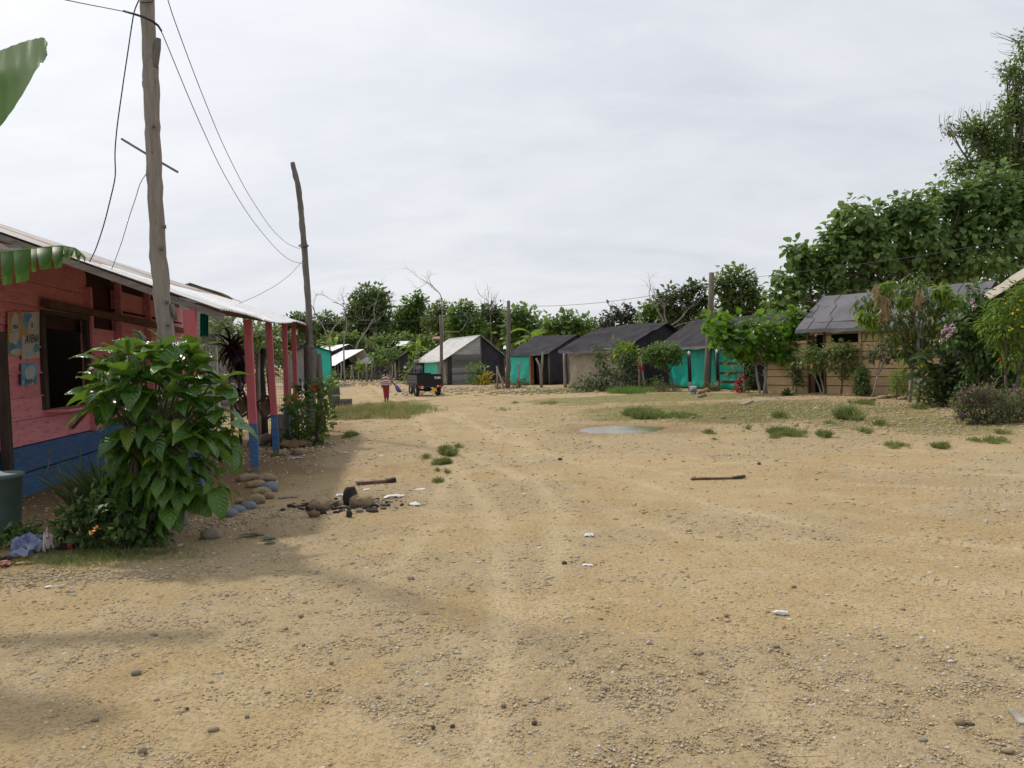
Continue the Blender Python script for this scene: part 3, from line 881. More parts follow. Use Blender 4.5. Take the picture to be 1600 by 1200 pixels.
    # crumpled flashing at the upper left and a loose flap at the far end
    X = np.zeros((8, 5, 3))
    for i in range(8):
        for j in range(5):
            X[i, j] = Q(-70 + i * 15, 372 + i * 1.8 + j * 4.2, 8.72) + RNG.normal(0, .012, 3) + np.array([0, -.05 + j * .01, 0])
    fl.grid(X, 0, .004)
    fl.build("flashing", Mt["tin"], house)
    f2 = MB(); X = np.zeros((4, 4, 3))
    for i in range(4):
        for j in range(4):
            X[i, j] = Q(453 + i * 4.0, 513 + j * 2.4 + i * 1.2, 18.9 + .1 * i) + RNG.normal(0, .01, 3)
    f2.grid(X, 0, .004)
    f2.build("loose_flap", Mt["palemetal"], house)
    # porch posts, lower part blue
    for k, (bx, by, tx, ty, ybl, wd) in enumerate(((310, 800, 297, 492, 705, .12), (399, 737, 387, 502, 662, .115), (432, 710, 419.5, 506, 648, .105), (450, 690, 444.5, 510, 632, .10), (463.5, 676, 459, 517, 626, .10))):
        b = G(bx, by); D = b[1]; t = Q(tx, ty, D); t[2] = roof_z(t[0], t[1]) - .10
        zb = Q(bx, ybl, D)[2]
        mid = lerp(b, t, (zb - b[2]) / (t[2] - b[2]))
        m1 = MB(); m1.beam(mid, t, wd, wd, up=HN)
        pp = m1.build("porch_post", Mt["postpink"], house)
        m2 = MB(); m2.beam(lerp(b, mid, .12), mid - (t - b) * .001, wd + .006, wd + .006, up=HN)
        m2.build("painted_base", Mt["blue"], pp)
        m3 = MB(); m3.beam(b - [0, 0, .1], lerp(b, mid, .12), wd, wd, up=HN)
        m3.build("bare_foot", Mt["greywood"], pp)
    # white string hanging from the wall
make_house()

def px_plate(name, m, px0, py0, px1, py1, off, parent=None):
    pass

def wall_pt(px, py, off=.045):
    """point on the shop wall seen at picture position (real wall plane)"""
    d = ray(px, py); o = np.array([0, 0, CAMZ])
    w0 = HW0 + HN * off
    t = ((w0 - o) @ HN) / (d @ HN)
    return o + d * t

def poster(label, px0, py0, px1, py1, base_m, blobs, texts):
    c = [wall_pt(px0, py1), wall_pt(px1, py1 - (px1 - px0) * .12), wall_pt(px1, py0 - (px1 - px0) * .03), wall_pt(px0, py0)]
    ctr = np.mean(c, axis=0)
    root = thing("poster", label, "poster", ctr)
    mb = MB(); mb.grid(np.array([[c[0], c[3]], [c[1], c[2]]]), 0, .004, -HN)
    sheet = mb.build("sheet", base_m, root)
    ux, uy = c[1] - c[0], c[3] - c[0]
    def at(u, v, o): return c[0] + ux * u + uy * v + HN * o
    for k, (u, v, ru, rv, m, rot) in enumerate(blobs):
        b = MB(); nn = 22
        pts = [at(u, v, .006 + k * .0012)]
        for i in range(nn):
            a = 2 * PI * i / nn; x, y = math.cos(a) * ru, math.sin(a) * rv
            uu = np.clip(u + x * math.cos(rot) - y * math.sin(rot), .02, .98); v2 = np.clip(v + x * math.sin(rot) + y * math.cos(rot), .02, .98)
            pts.append(at(uu, v2, .006 + k * .0012))
        b.add(pts, [(0, 1 + i, 1 + (i + 1) % nn) for i in range(nn)])
        b.build("print", m, root)
    for (s, u, v, h, m, slant) in texts:
        cu = bpy.data.curves.new("lettering", "FONT"); cu.body = s; cu.size = 1.0; cu.shear = slant; cu.offset = .012
        o = bpy.data.objects.new("lettering", cu); COL.objects.link(o)
        bpy.context.view_layer.update()
        me = bpy.data.meshes.new_from_object(o.evaluated_get(bpy.context.evaluated_depsgraph_get()))
        bpy.data.objects.remove(o)
        vs = np.array([list(q.co) for q in me.vertices]); fs = [tuple(p.vertices) for p in me.polygons]
        wmax = vs[:, 0].max()
        W, H_ = h
        V = np.array([at(u + x / wmax * W, v + y / .72 * H_, .012) for x, y, _ in vs])
        mesh_obj("lettering", V, fs, m, root)

pm = {k: mat("poster_" + k, c, c2, 6, .5, .05, 20, island=0) for k, c, c2 in (("orange", (.50, .23, .09), (.62, .36, .14)), ("sky", (.06, .25, .45), (.22, .42, .55)), ("cream", (.58, .55, .50), (.46, .45, .44)), ("teal", (.05, .22, .33), (.12, .35, .42)), ("ink", (.02, .025, .06), (.03, .03, .08)), ("violet", (.20, .14, .30), (.3, .2, .33)), ("paleblue", (.30, .48, .60), (.42, .55, .62)), ("yellow", (.60, .45, .10), (.7, .55, .2)))}
poster("faded orange drinks poster with a pale bottle, left one on the pink wall", 12, 487, 34, 558, pm["orange"],
       [(.45, .22, .55, .20, pm["teal"], 0), (.20, .42, .16, .12, pm["yellow"], 0), (.48, .62, .32, .36, pm["cream"], .0), (.48, .86, .22, .10, pm["cream"], 0), (.5, .10, .40, .07, pm["cream"], 0)],
       [("BI", .30, .62, (.36, .09), pm["ink"], .0), ("-----", .28, .54, (.44, .04), pm["ink"], 0)])
poster("pale poster lettered AVENA with a blue top corner, on the pink wall", 34, 488, 61, 562, pm["cream"],
       [(.25, .82, .32, .20, pm["sky"], .3), (.12, .60, .14, .10, pm["orange"], 0), (.55, .55, .28, .36, pm["cream"], .1), (.55, .72, .07, .06, pm["violet"], 0), (.80, .22, .16, .10, pm["teal"], 0), (.35, .10, .14, .045, pm["paleblue"], 0)],
       [("AVENA", .14, .34, (.78, .19), pm["ink"], .35)])
poster("small square light blue ice poster below the others on pink wall", 33, 568, 58, 603, pm["sky"],
       [(.55, .58, .34, .32, pm["paleblue"], 0), (.5, .16, .46, .15, pm["paleblue"], 0), (.55, .55, .18, .2, pm["cream"], 0)],
       [("BIINI", .14, .06, (.76, .22), pm["ink"], .1)])

# hanging string on the blue boards
mb = MB()
pp = [wall_pt(x, y, .05) for x, y in ((77, 703), (74, 712), (76, 722), (73, 735), (68, 745), (61, 752))]
mb.tube(pp, .004, 5); mb.tube([wall_pt(x, y, .055) for x, y in ((78, 703), (79, 715), (76, 728), (72, 738), (74, 750), (77, 758))], .004, 5)
tag(mb.build("string", Mt["palebark"], loc=pp[0]), "pale looped string hanging on the blue wall boards", "string")

# ------------------------------------------------------------------ leaning power pole and its wires
def pole():
    b = G(281, 822); D = b[1]
    root = thing("utility_pole", "thick leaning grey timber utility pole beside the pink shop", "pole", b)
    px = [(282, 832, 13), (277, 760, 13), (271, 660, 13.5), (263, 560, 13.5), (257, 500, 12.5), (251, 430, 12.5), (247, 380, 12), (243, 300, 11.3), (239, 230, 11), (238, 180, 11.5), (236, 130, 11.8), (233, 70, 10.5), (230, 10, 10.5), (227, -60, 10), (224, -130, 9.5), (221, -190, 9)]
    pts = [Q(x, y, D) for x, y, r in px]; rr = [r * D / F for x, y, r in px]
    t = np.linspace(0, 1, len(pts)); tt = np.linspace(0, 1, 60)
    P = np.stack([np.interp(tt, t, [p[k] for p in pts]) for k in range(3)], 1) + RNG.normal(0, .004, (60, 3))
    mb = MB(); mb.tube(P, np.interp(tt, t, rr) * (1 + .03 * np.sin(tt * 40)), 14, jit=.035)
    mb.build("pole", Mt["pole"], root, True)
    def knot(pts, r, j):
        MB().tube(pts, r, 7, jit=j).build("knot", Mt["darkpole"], root, True)
    knot([Q(240, 106, D - .03), Q(243, 100, D - .03), Q(246, 75, D - .04), Q(247.5, 60, D - .04)], [.03, .035, .035, .022], .15)
    knot([Q(229, 135, D), Q(227, 128, D), Q(225.5, 121, D)], [.04, .035, .015], .15)
    knot([Q(268, 475, D), Q(272, 490, D), Q(275, 500, D)], [.03, .03, .012], .2)
    for (x, y) in ((256, 352), (252, 386), (260, 470), (240, 195), (262, 505)):
        knot([Q(x, y, D - .10), Q(x + 1, y + 5, D - .088)], [.022, .018], .25)
    cb = MB(); cb.tube([Q(190, 217, D + .16), Q(233, 243, D + .10), Q(278, 269, D + .08)], .012, 8)
    cb.build("cross_rod", Mt["greywood"], root)
    for y in (1, -16): MB().tube([Q(228.5 + 11.2 * math.cos(a), y + 3 * math.sin(a), D - .1 * math.sin(a)) for a in np.linspace(0, 2 * PI, 14)], .006, 5, cap=False).build("wire_band", Mt["wire"], root)
    return D
PD = pole()
P2D = 17.8
def wire(label, pts, r=.005, n_=24, name="cable"):
    t = np.linspace(0, 1, len(pts)); tt = np.linspace(0, 1, n_)
    pts = np.array(pts)
    # Catmull-like smoothing
    P = np.stack([np.interp(tt, t, pts[:, k]) for k in range(3)], 1)
    for _ in range(3): P[1:-1] = (P[:-2] + 2 * P[1:-1] + P[2:]) / 4
    mb = MB(); mb.tube(P, r * .75, 5)
    return tag(mb.build(name, Mt["wire"], None, True, loc=P[0]), label, "cable", "overhead cables")
D = PD
wire("thick black cable sagging past the pole top toward upper left", [Q(-60, -40, 6.5), Q(100, 0, 7.2), Q(195, 18, D - .15), Q(222, 26, D - .17), Q(240, 34, D - .14)], .006)
wire("cable dropping from the bent sleeve to the crooked dead pole", [Q(240, 34, D - .14), Q(251, 46, D - .1), Q(262, 72, D + .1), Q(300, 165, D + 1.2), Q(345, 265, D + 3), Q(390, 340, D + 5), Q(430, 388, D + 7.6), Q(452, 407, D + 9), Q(472, 412, P2D)], .0065, 40)
wire("upper thin cable swinging from the pole to the crooked dead pole", [Q(255, -25, D), Q(264, 5, D + .05), Q(270, 25, D + .15), Q(305, 120, D + 1.3), Q(345, 220, D + 3), Q(385, 300, D + 5), Q(425, 360, D + 7.5), Q(450, 382, D + 9), Q(469, 389, P2D)], .0065, 40)
wire("thick black drop cable looping left of the pole down to the tin roof", [Q(217, 0, D - .1), Q(209, 18, D - .1), Q(203, 60, D - .1), Q(194, 120, D), Q(183, 195, D), Q(179, 240, D), Q(181, 275, D), Q(174, 305, D + .1), Q(163, 350, D + .3), Q(148, 395, D + .8), Q(135, 417, 9.1)], .0085, 48)
wire("thin drop cable from the cross rod to the tin roof", [Q(233, 258, D), Q(231, 268, D), Q(219, 285, D), Q(212, 310, D + .1), Q(203, 335, D + .3), Q(190, 380, D + .7), Q(172, 427, 9.3)], .005, 30)
wire("slack cable rising from the far tin roof to the crooked dead pole", [Q(374, 474, 14), Q(400, 463, 15), Q(430, 447, 16), Q(455, 428, 17), Q(474, 406, P2D)], .006)
# thick sleeve where the cable bends round the pole
mb = MB(); mb.tube([Q(193, 17, D - .15), Q(210, 22, D - .165), Q(225, 27, D - .18), Q(238, 33, D - .16), Q(247, 40, D - .1), Q(252, 48, D)], .012, 6)
tag(mb.build("cable", Mt["wire"], None, True, loc=Q(225, 27, D - .18)), "short thick black sleeve bent round the leaning pole near its top", "cable", "overhead cables")

def deadpole():
    b = G(486, 677); D = P2D
    b = ground(Q(486, 672, D)[0], D)
    root = thing("crooked_pole", "tall thin crooked dead trunk used as a pole behind the red-flowered shrub", "pole", b)
    px = [(457, 254, 3.6), (461, 272, 4.2), (466, 290, 4.2), (470, 325, 4.4), (472, 350, 4.4), (476, 390, 4.6), (478, 425, 4.8), (481, 460, 4.8), (483, 500, 5), (484, 545, 5.2)]
    mb = MB(); P = np.array([Q(x, y, D) for x, y, r in px])
    t = np.linspace(0, 1, len(P)); tt = np.linspace(0, 1, 40)
    PP = np.stack([np.interp(tt, t, P[:, k]) for k in range(3)], 1)
    mb.tube(PP, np.interp(tt, t, [r * D / F for *_, r in px]) * (1 + .06 * np.sin(tt * 60)), 9, jit=.08)
    mb.build("trunk", Mt["darkpole"], root, True)
    lo = MB()
    lo.tube([Q(482, 538, D - .02), Q(485, 552, D), Q(484.5, 600, D), Q(486, 650, D), b - [0, 0, .2]], [.10, .145, .135, .13, .14], 10, jit=.10)
    lo.build("base_stump", Mt["darkpole"], root, True)
    for y in (543, 384): MB().tube([Q(484 - (545 - y) * .06 + 7.5 * math.cos(a), y + 2 * math.sin(a), D - .12 * math.sin(a)) for a in np.linspace(0, 2 * PI, 12)], .014, 5, cap=False).build("lashing", Mt["wire"], root)
deadpole()
def simple_post(label, px, ytop, ybase, wpx, m=Mt["darkpole"], D=None, lean=0, name="wooden_post", group=None, cat="post", fork=False):
    b = G(px, ybase) if D is None else ground(Q(px, ybase, D)[0], D)
    D = b[1]; t = Q(px + lean, ytop, D); r = wpx * D / F / 2
    mb = MB()
    mid = lerp(b, t, .5) + RNG.normal(0, r * .4, 3)
    mb.tube([b - [0, 0, .1], lerp(b, mid, .5), mid, lerp(mid, t, .5) + RNG.normal(0, r * .3, 3), t], [r * 1.15, r * 1.05, r, r * .95, r * .85], 8, jit=.1)
    if fork:
        mb.tube([lerp(b, t, .55), lerp(b, t, .85) + [.22, 0, 0], t + [.30, 0, .35]], [r * .9, r * .8, r * .6], 7, jit=.1)
    o = mb.build(name, m, None, True, loc=b)
    return tag(o, label, cat, group)
simple_post("short thick weathered stump post just right of the crooked pole", 498, 552, 668, 11, Mt["darkpole"], 19.2)

# ------------------------------------------------------------------ glossy large-leaved shrub in front of the pole
def noni():
    D = 7.45
    b = ground(Q(235, 800, D)[0], D)
    root = thing("large_leaved_shrub", "glossy large-leaved green shrub covering the pole foot by the shop", "shrub", b)
    tips, dirs, sz, ups = [], [], [], []
    stem = MB()
    # stem tips seen in the picture (column, row, depth shift)
    tipsl = [(150, 560, .1), (185, 535, -.1), (215, 525, .2), (250, 540, -.1), (285, 545, .15), (320, 565, -.1), (345, 590, .1), (150, 600, -.25), (200, 580, -.35), (245, 590, -.35), (290, 595, -.35), (330, 630, -.3), (350, 660, .0), (255, 690, -.45), (290, 650, -.45), (190, 640, -.3), (230, 640, -.4), (160, 625, .2), (300, 700, -.35), (330, 690, -.2), (215, 555, -.2), (345, 740, -.35), (265, 560, -.3), (130, 590, .2), (310, 610, .25), (200, 605, .3), (260, 620, .3), (240, 735, -.2), (280, 730, -.35), (365, 650, .15), (215, 690, .1), (180, 575, -.3), (305, 575, -.25), (275, 665, .1), (235, 560, .25), (220, 715, -.3), (190, 745, -.1), (230, 760, -.2), (270, 765, -.3), (160, 720, .0), (300, 755, -.2), (205, 690, .1), (255, 780, -.1), (255, 720, -.4), (300, 735, -.3), (270, 700, -.45), (240, 660, -.4), (205, 670, -.2), (310, 640, -.3), (285, 710, -.1), (170, 545, .2), (300, 548, -.05), (225, 660, .15), (345, 625, -.2), (140, 610, 0), (180, 670, -.1), (320, 665, -.35)]
    tipsl = [(195 + (x - 195) * .84 + 12, y + 4 - max(0, y - 700) * .2, d) for x, y, d in tipsl]
    fk = lerp(b, Q(235, 700, D), .8)
    for s in range(5):
        stem.tube(curve(b + [RNG.normal(0, .06), RNG.normal(0, .06), -.1], Q(190 + 26 * s, 650, D + RNG.uniform(-.2, .2)), .12), np.linspace(.028, .016, 6), 7)
    for (x, y, dd) in tipsl:
        t = Q(x, y, D + dd)
        a = lerp(fk, Q(x * .5 + 120, 660, D + dd * .4), .7)
        stem.tube(curve(a, t, .12), np.linspace(.014, .007, 6), 6)
        out = nrm((t - Q(240, 650, D)) * np.array([1, 1, .6]) + [0, -.1, .1])
        k = RNG.integers(7, 10); a0 = RNG.random() * 6
        for i in range(k):
            az = a0 + i * 2.4
            el = RNG.uniform(-.5, .75) if i > 1 else RNG.uniform(.5, 1.0)
            d = np.array([math.cos(az) * math.cos(el), math.sin(az) * math.cos(el), math.sin(el)]) + out * .5
            if y > 640: d = d + np.array([0, 0, -.5])
            tips.append(t - np.array([0, 0, .04 + .02 * i]) + nrm(d) * .02); dirs.append(nrm(d)); sz.append(RNG.choice([.16, .22, .28, .33, .38]) * RNG.uniform(.9, 1.1) * (1 if y < 690 else .85))
    tips, dirs = np.array(tips), np.array(dirs)
    up = np.tile([0, 0, 1.0], (len(tips), 1)) + RNG.normal(0, .25, (len(tips), 3)) + dirs * .1
    leaves("foliage", L["noni"], root, tips, dirs, np.array(sz), T_BIG, up, wj=.4)
    stem.build("stem", Mt["bark"], root, True)
noni()

def grass_patch(name, label, cat, c, rx, ry, hgt, dens, m, kind=None, group=None, tmpl=T_BLADE, lean=.45, parent=None, edge=.35, clumps=0):
    """blades growing over an elliptic patch"""
    n_ = int(dens)
    if clumps:
        cc = sph(clumps)[:, :2] * np.sqrt(RNG.random((clumps, 1)))
        q = cc[RNG.integers(0, clumps, n_)] + RNG.normal(0, .10, (n_, 2))
    else:
        a = RNG.uniform(0, 2 * PI, n_); r = np.abs(RNG.normal(0, .55, n_)); q = np.stack([np.cos(a) * r, np.sin(a) * r], 1)
    x = c[0] + q[:, 0] * rx; y = c[1] + q[:, 1] * ry
    p = np.stack([x, y, gz(x, y) - .005], 1)
    d = RNG.normal(0, lean, (n_, 3)); d[:, 2] = 1.0
    d[:, :2] += q * .35
    s = hgt * RNG.uniform(.45, 1.1, n_) * (1 - edge * np.minimum(np.hypot(q[:, 0], q[:, 1]), 1.3))
    up = RNG.normal(0, 1, (n_, 3)); up[:, 2] *= .3
    o = leaves(name, m, parent, p, d, s, tmpl, up, loc=None if parent is not None else ground(c[0], c[1]))
    return tag(o, label, cat, group, kind)

# lemongrass clump, low weeds, bin, litter
def lemongrass():
    D = 7.75; b = ground(Q(182, 800, D)[0], D)
    n_ = 420
    a = RNG.uniform(0, 2 * PI, n_); r = np.abs(RNG.normal(0, .11, n_))
    p = np.stack([b[0] + np.cos(a) * r, b[1] + np.sin(a) * r, np.full(n_, b[2])], 1)
    d = np.stack([np.cos(a) * .26, np.sin(a) * .26, np.ones(n_)], 1) + RNG.normal(0, .16, (n_, 3))
    o = leaves("long_grass_clump", L["lemon"], None, p, d, RNG.uniform(.5, 1.05, n_), leaf_t(6, 2, .03, .3, .3, .75), loc=b)
    tag(o, "tall arching lemongrass clump between the blue wall and the glossy shrub", "grass clump")
lemongrass()
def weed_bush(name, label, cat, px, py, D, blobs, leaf, m, dens=1.0, tmpl=T_OVAL, flowers=None, stems=4, tm=Mt["bark"], tr=.012, droop=0, group=None, rag=.28, flat=.9, fm=None, fn=0, fsize=.05, fpart="blossom", twig=None):
    b = ground(Q(px, py, D)[0], D)
    root = thing(name, label, cat, b, group)
    bl = px_blobs(D, blobs, .6); dens = dens * (1.7 if tmpl is not T_LANCE else 3.4)
    P, T = crown_points(bl, leaf, dens, flat, rag, twig)
    T = T + np.array([0, 0, .35 - droop])
    gzv = gz(P[:, 0], P[:, 1]); k = P[:, 2] > gzv + .01
    leaves("foliage", m, root, P[k], T[k], leaf * RNG.uniform(.6, 1.3, k.sum()), tmpl)
    mb = MB()
    for c, r in bl:
        for _ in range(max(1, stems // 2)):
            e = c + sph(1)[0] * r * .6
            mb.tube(curve(b + np.array([RNG.normal(0, tr * 4), RNG.normal(0, tr * 4), -.05]) + (np.array([c[0] - b[0], 0, 0]) * .6), e, .15, 5), np.linspace(tr, tr * .35, 5), 5)
    mb.build("stem", tm, root, True)
    if fm is not None:
        pts = []
        for c, r in bl:
            d = sph(fn); d[:, 1] = -np.abs(d[:, 1]) * .8
            d /= np.linalg.norm(d, axis=1, keepdims=True)
            pts.append(c + d * r * RNG.uniform(.85, 1.12, (fn, 1)))
        pts = np.concatenate(pts)
        k5 = np.repeat(pts, 5, 0)
        T = np.concatenate([sph(5) * .8 + np.array([0, -.5, .4]) for _ in pts])
        leaves(fpart, fm, root, k5, T, fsize * RNG.uniform(.7, 1.2, len(k5)), T_ROUND)
    return root
weed_bush("low_weeds", "low dark leafy weeds spreading under the glossy shrub", "weeds", 190, 850, 7.2,
          [(120, 812, 16), (150, 815, 24), (190, 820, 26), (230, 815, 24), (145, 785, 22), (205, 790, 24), (120, 825, 16), (175, 838, 18), (215, 838, 18), (240, 835, 12), (95, 825, 12), (150, 842, 14), (185, 795, 20)], .085, L["bush"], 1.0, T_OVAL, stems=6, tr=.006)
weed_bush("low_weeds", "small weed clump at the foot of the green bin", "weeds", 20, 850, 7.3, [(10, 836, 12), (30, 832, 10), (-8, 838, 12), (48, 835, 8)], .07, L["bush"], .8, stems=2, tr=.004)
p = Q(147, 828, 6.9)
leaves_ = leaves("orange_flower", Mt["petal_orange"], None, np.repeat([p, p + [.035, 0, .012], p + [-.02, .0, -.02]], 6, 0), sph(18) + [0, -.6, .3], .035, T_ROUND, loc=p)
tag(leaves_, "small orange flower among the low dark weeds", "flower")

def bin_():
    b = ground(Q(-2, 842, 7.9)[0], 7.9)
    root = thing("waste_bin", "faded grey-green plastic bin overflowing with white scraps", "bin", b)
    mb = MB()
    mb.lathe(b, [(.19, 0), (.20, .02), (.235, .58), (.252, .585), (.255, .625), (.240, .63), (.228, .60), (.20, .25)], 32)
    mb.build("drum", Mt["bin"], root, True)
    c = b + np.array([0, 0, .60])
    mb = MB(); mb.lathe(c, [(.225, -.04), (.12, .02), (.0, .035)], 16)
    mb.build("contents", Mt["burnt"], root)
    return b
bb = bin_()
def crumple(name, label, cat, c, sx, sy, h, m, rz=0, n_=8, group=None, amp=1.0, smooth_=False, lift=.0):
    g = np.zeros((n_, n_, 3)); u = np.linspace(-1, 1, n_); c = np.asarray(c, float)
    for i in range(n_):
        for j in range(n_):
            e = max(abs(u[i]), abs(u[j]))
            rr = 1 - .6 * RNG.random() * (e > .9)
            x, y = u[i] * sx / 2 * rr, u[j] * sy / 2 * rr
            z = h * (1 - e ** 2) * .7 + h * amp * RNG.random() * .6 + .004 + lift
            g[i, j] = c + np.array([x * math.cos(rz) - y * math.sin(rz), x * math.sin(rz) + y * math.cos(rz), z])
    mb = MB(); mb.grid(g, 0, .003)
    o = mb.build(name, m, None, smooth_, loc=c)
    return tag(o, label, cat, group)
# scraps on top of the bin
cb_ = bb + np.array([.03, -.04, .60])
mb = MB()
X = np.zeros((8, 4, 3))
for i in range(8):
    for j in range(4):
        X[i, j] = cb_ + np.array([-.30 + i * .068, -.06 + j * .05, .16 - i * .022 + .02 * math.sin(i)])
mb.grid(X, 0, .006)
tag(mb.build("foam_sheet", Mt["white"], None, loc=cb_), "white folded foam sheet lying on top of the bin", "litter")
mb = MB(); ax = (np.array([1, 0, .25]), np.array([0, 1, .1]), np.array([-.2, -.5, .85]))
mb.lathe(bb + np.array([-.06, -.14, .63]), [(0, 0), (.07, .0), (.10, .03), (.115, .035), (.10, .037), (.07, .008), (0, .006)], 20, 0, ax)
tag(mb.build("foam_plate", Mt["white"], None, True, loc=bb + np.array([-.06, -.14, .63])), "white foam bowl tipped on the rim of the bin", "plate")

def at(px, py): return G(px, py)
crumple("plastic_bag", "crumpled blue and grey plastic bag on the ground by the bin", "bag", at(48, 862), .34, .22, .15, Mt["bluebag"], .4, 11)
crumple("plastic_bag", "flattened bright blue bag scrap before the crumpled bag", "bag", at(34, 871), .20, .12, .07, Mt["bluebag"], .1, 8)
crumple("plastic_bag", "small pink and white bag standing by the crumpled blue bag", "bag", at(76, 864), .10, .07, .20, Mt["pinkbag"], .6, 7)
crumple("wrapper", "yellow wrapper lying flat on the soil near the frame edge", "litter", at(36, 882), .19, .06, .02, Mt["dullyellow"], .35, 7)
crumple("wrapper", "orange and red wrapper at the left frame edge", "litter", at(5, 885), .18, .12, .04, Mt["dullorange"], -.2, 8)
crumple("wrapper", "dark crumpled snack wrapper behind the orange one", "litter", at(6, 877), .16, .10, .04, Mt["darkwood"], .2, 8)
def bottle():
    c = at(106, 858); d = nrm(np.array([.95, .45, 0])); z = np.array([0, 0, 1.0]); s = np.cross(d, z)
    root = thing("soda_bottle", "dark drinks bottle with a red label lying by the weeds", "bottle", c)
    A = c + np.array([0, 0, .032]) - d * .10
    mb = MB(); mb.lathe(A, [(0, 0), (.028, .002), (.032, .02), (.030, .07), (.032, .13), (.022, .17), (.011, .20), (.011, .215)], 16, 0, (s, z, d))
    mb.build("body", Mt["burnt"], root, True)
    mb = MB(); mb.lathe(A, [(.0325, .10), (.0335, .102), (.0335, .138), (.0325, .14)], 16, 0, (s, z, d)); mb.build("label", Mt["red"], root, True)
    mb = MB(); mb.lathe(A, [(.013, .215), (.014, .217), (.014, .232), (0, .233)], 12, 0, (s, z, d)); mb.build("cap", Mt["blue"], root, True)
bottle()
def spoon():
    c = at(80, 919); root = None
    mb = MB(); d = nrm(np.array([1, .28, 0])); s = np.array([-d[1], d[0], 0])
    A = c + [0, 0, .006]
    g = np.zeros((14, 5, 3))
    for i in range(14):
        t = i / 13; w_ = .021 * math.sqrt(max(0, 1 - ((t - .16) / .17) ** 2)) if t < .31 else .0045
        w_ = max(w_, .004)
        for j in range(5):
            q = j / 4 * 2 - 1
            g[i, j] = A + d * (t * .15 - .05) + s * q * w_ + np.array([0, 0, .004 + .006 * q * q * (t < .31) + .012 * t])
    mb.grid(g, 0, .002)
    tag(mb.build("spoon", Mt["white"], None, True, loc=c), "white plastic spoon lying on the dirt in front of litter", "spoon")
spoon()
crumple("board_scrap", "short pale plank end half buried by the weeds", "board", at(104, 846), .16, .05, .03, Mt["palebark"], .1, 5)

# ------------------------------------------------------------------ banana plant reaching in from the left
def banana():
    b = ground(-5.35, 5.7)
    root = thing("banana_plant", "banana plant at the left edge with one torn leaf raised and one drooping", "banana plant", b)
    mb = MB(); top = b + np.array([.12, -.1, 2.3])
    mb.tube([b - [0, 0, .1], lerp(b, top, .3), lerp(b, top, .7), top], [.13, .12, .10, .06], 12, jit=.04)
    for (q, r) in (((-100, 160), 5.15), ((-60, 402), 6.1)):
        mb.tube(curve(top, Q(*q, r), .06), np.linspace(.04, .02, 6), 7)
    mb.build("pseudostem", Mt["palebark"], root, True)
    def interp(rows, k):
        t = np.linspace(0, 1, len(rows)); tt = np.linspace(0, 1, k)
        return np.stack([np.interp(tt, t, [r[i] for r in rows]) for i in range(7)], 1)
    rows = [(-150, 165, 150, 128, 5.0, 178, 5.0), (-100, 148, 140, 100, 5.2, 245, 4.8), (-40, 130, 132, 88, 5.2, 232, 4.8), (0, 117, 117, 79, 5.2, 199, 4.8), (20, 111, 111, 71, 5.2, 172, 4.82), (40, 105, 105, 64, 5.2, 140, 4.85), (57, 98, 98, 60, 5.2, 108, 4.88), (68, 90, 86, 58, 5.15, 98, 4.95), (74, 82, 80, 66, 5.1, 86, 5.0)]
    R_ = interp(rows, 40)
    g = np.zeros((40, 9, 3))
    for i, (x, ym, _, yu, du, yl, dl) in enumerate(R_):
        for j in range(9):
            s = j / 4 - 1
            if s < 0: y, d_ = ym + (yu - ym) * -s, 5.0 + (du - 5.0) * -s
            else: y, d_ = ym + (yl - ym) * s, 5.0 + (dl - 5.0) * s
            g[i, j] = Q(x + (i == 39) * RNG.uniform(-4, 3) - (x > 50) * abs(s) * 0, y + .6 * math.sin(i * 1.9 + j), d_ + .004 * math.sin(i * 1.2))
    mb = MB(); mb.grid(g); mb.build("leaf", L["banana"], root, True)
    # drooping leaf, torn into strips
    mid = [(-150, 428), (-60, 402), (0, 394), (50, 388), (95, 384), (118, 388), (134, 402)]
    tt = np.linspace(0, 1, 90); t = np.linspace(0, 1, len(mid))
    mx, my = np.interp(tt, t, [a for a, _ in mid]), np.interp(tt, t, [b_ for _, b_ in mid])
    mb = MB(); i = 0
    while i < 88:
        k = int(RNG.integers(3, 9)); k = min(k, 89 - i)
        x0 = mx[i]
        ln = np.interp(x0, [-150, 0, 40, 60, 100, 134], [90, 62, 55, 34, 27, 8]) * RNG.uniform(.75, 1.15)
        g = np.zeros((k + 1, 6, 3)); sw = RNG.normal(0, 3)
        for a in range(k + 1):
            for j in range(6):
                v = j / 5
                g[a, j] = Q(mx[i + a] + sw * v * v - (a - k / 2) * 1.0 * v * v, my[i + a] + ln * v, 6.15 - .20 * math.sin(v * 1.4) + .02 * a * v)
        mb.grid(g); i += k
    for a in range(0, 88, 4):   # the far half of the blade, folded back
        g = np.zeros((5, 3, 3))
        for q in range(5):
            for j in range(3):
                g[q, j] = Q(mx[min(a + q, 89)], my[min(a + q, 89)] - 1 + j * 3.0, 6.15 + .10 * j)
        mb.grid(g)
    mb.build("leaf", L["banana"], root, True)
    # further leaves outside the frame that shade the corner
    for (e, w_) in (((-3.5, 5.3, 2.9), .5), ((-6.6, 5.2, 3.3), .5)):
        e = np.array(e)
        if proj(e)[0] > 20: e[0] -= 1.1
        c = curve(top, e, .0, 14, (0, 0, .28))
        side = nrm(np.cross(e - top, [0, 0, 1]))
        g = np.zeros((14, 5, 3))
        for i in range(14):
            t_ = i / 13; ww = w_ * .5 * math.sin(PI * min(1, .08 + t_ * .92)) ** .6
            for j in range(5):
                s = j / 2 - 1
                g[i, j] = c[i] + side * s * ww - np.array([0, 0, abs(s) * ww * .35])
        mb = MB(); mb.grid(g); mb.build("leaf", L["banana"], root, True)
banana()
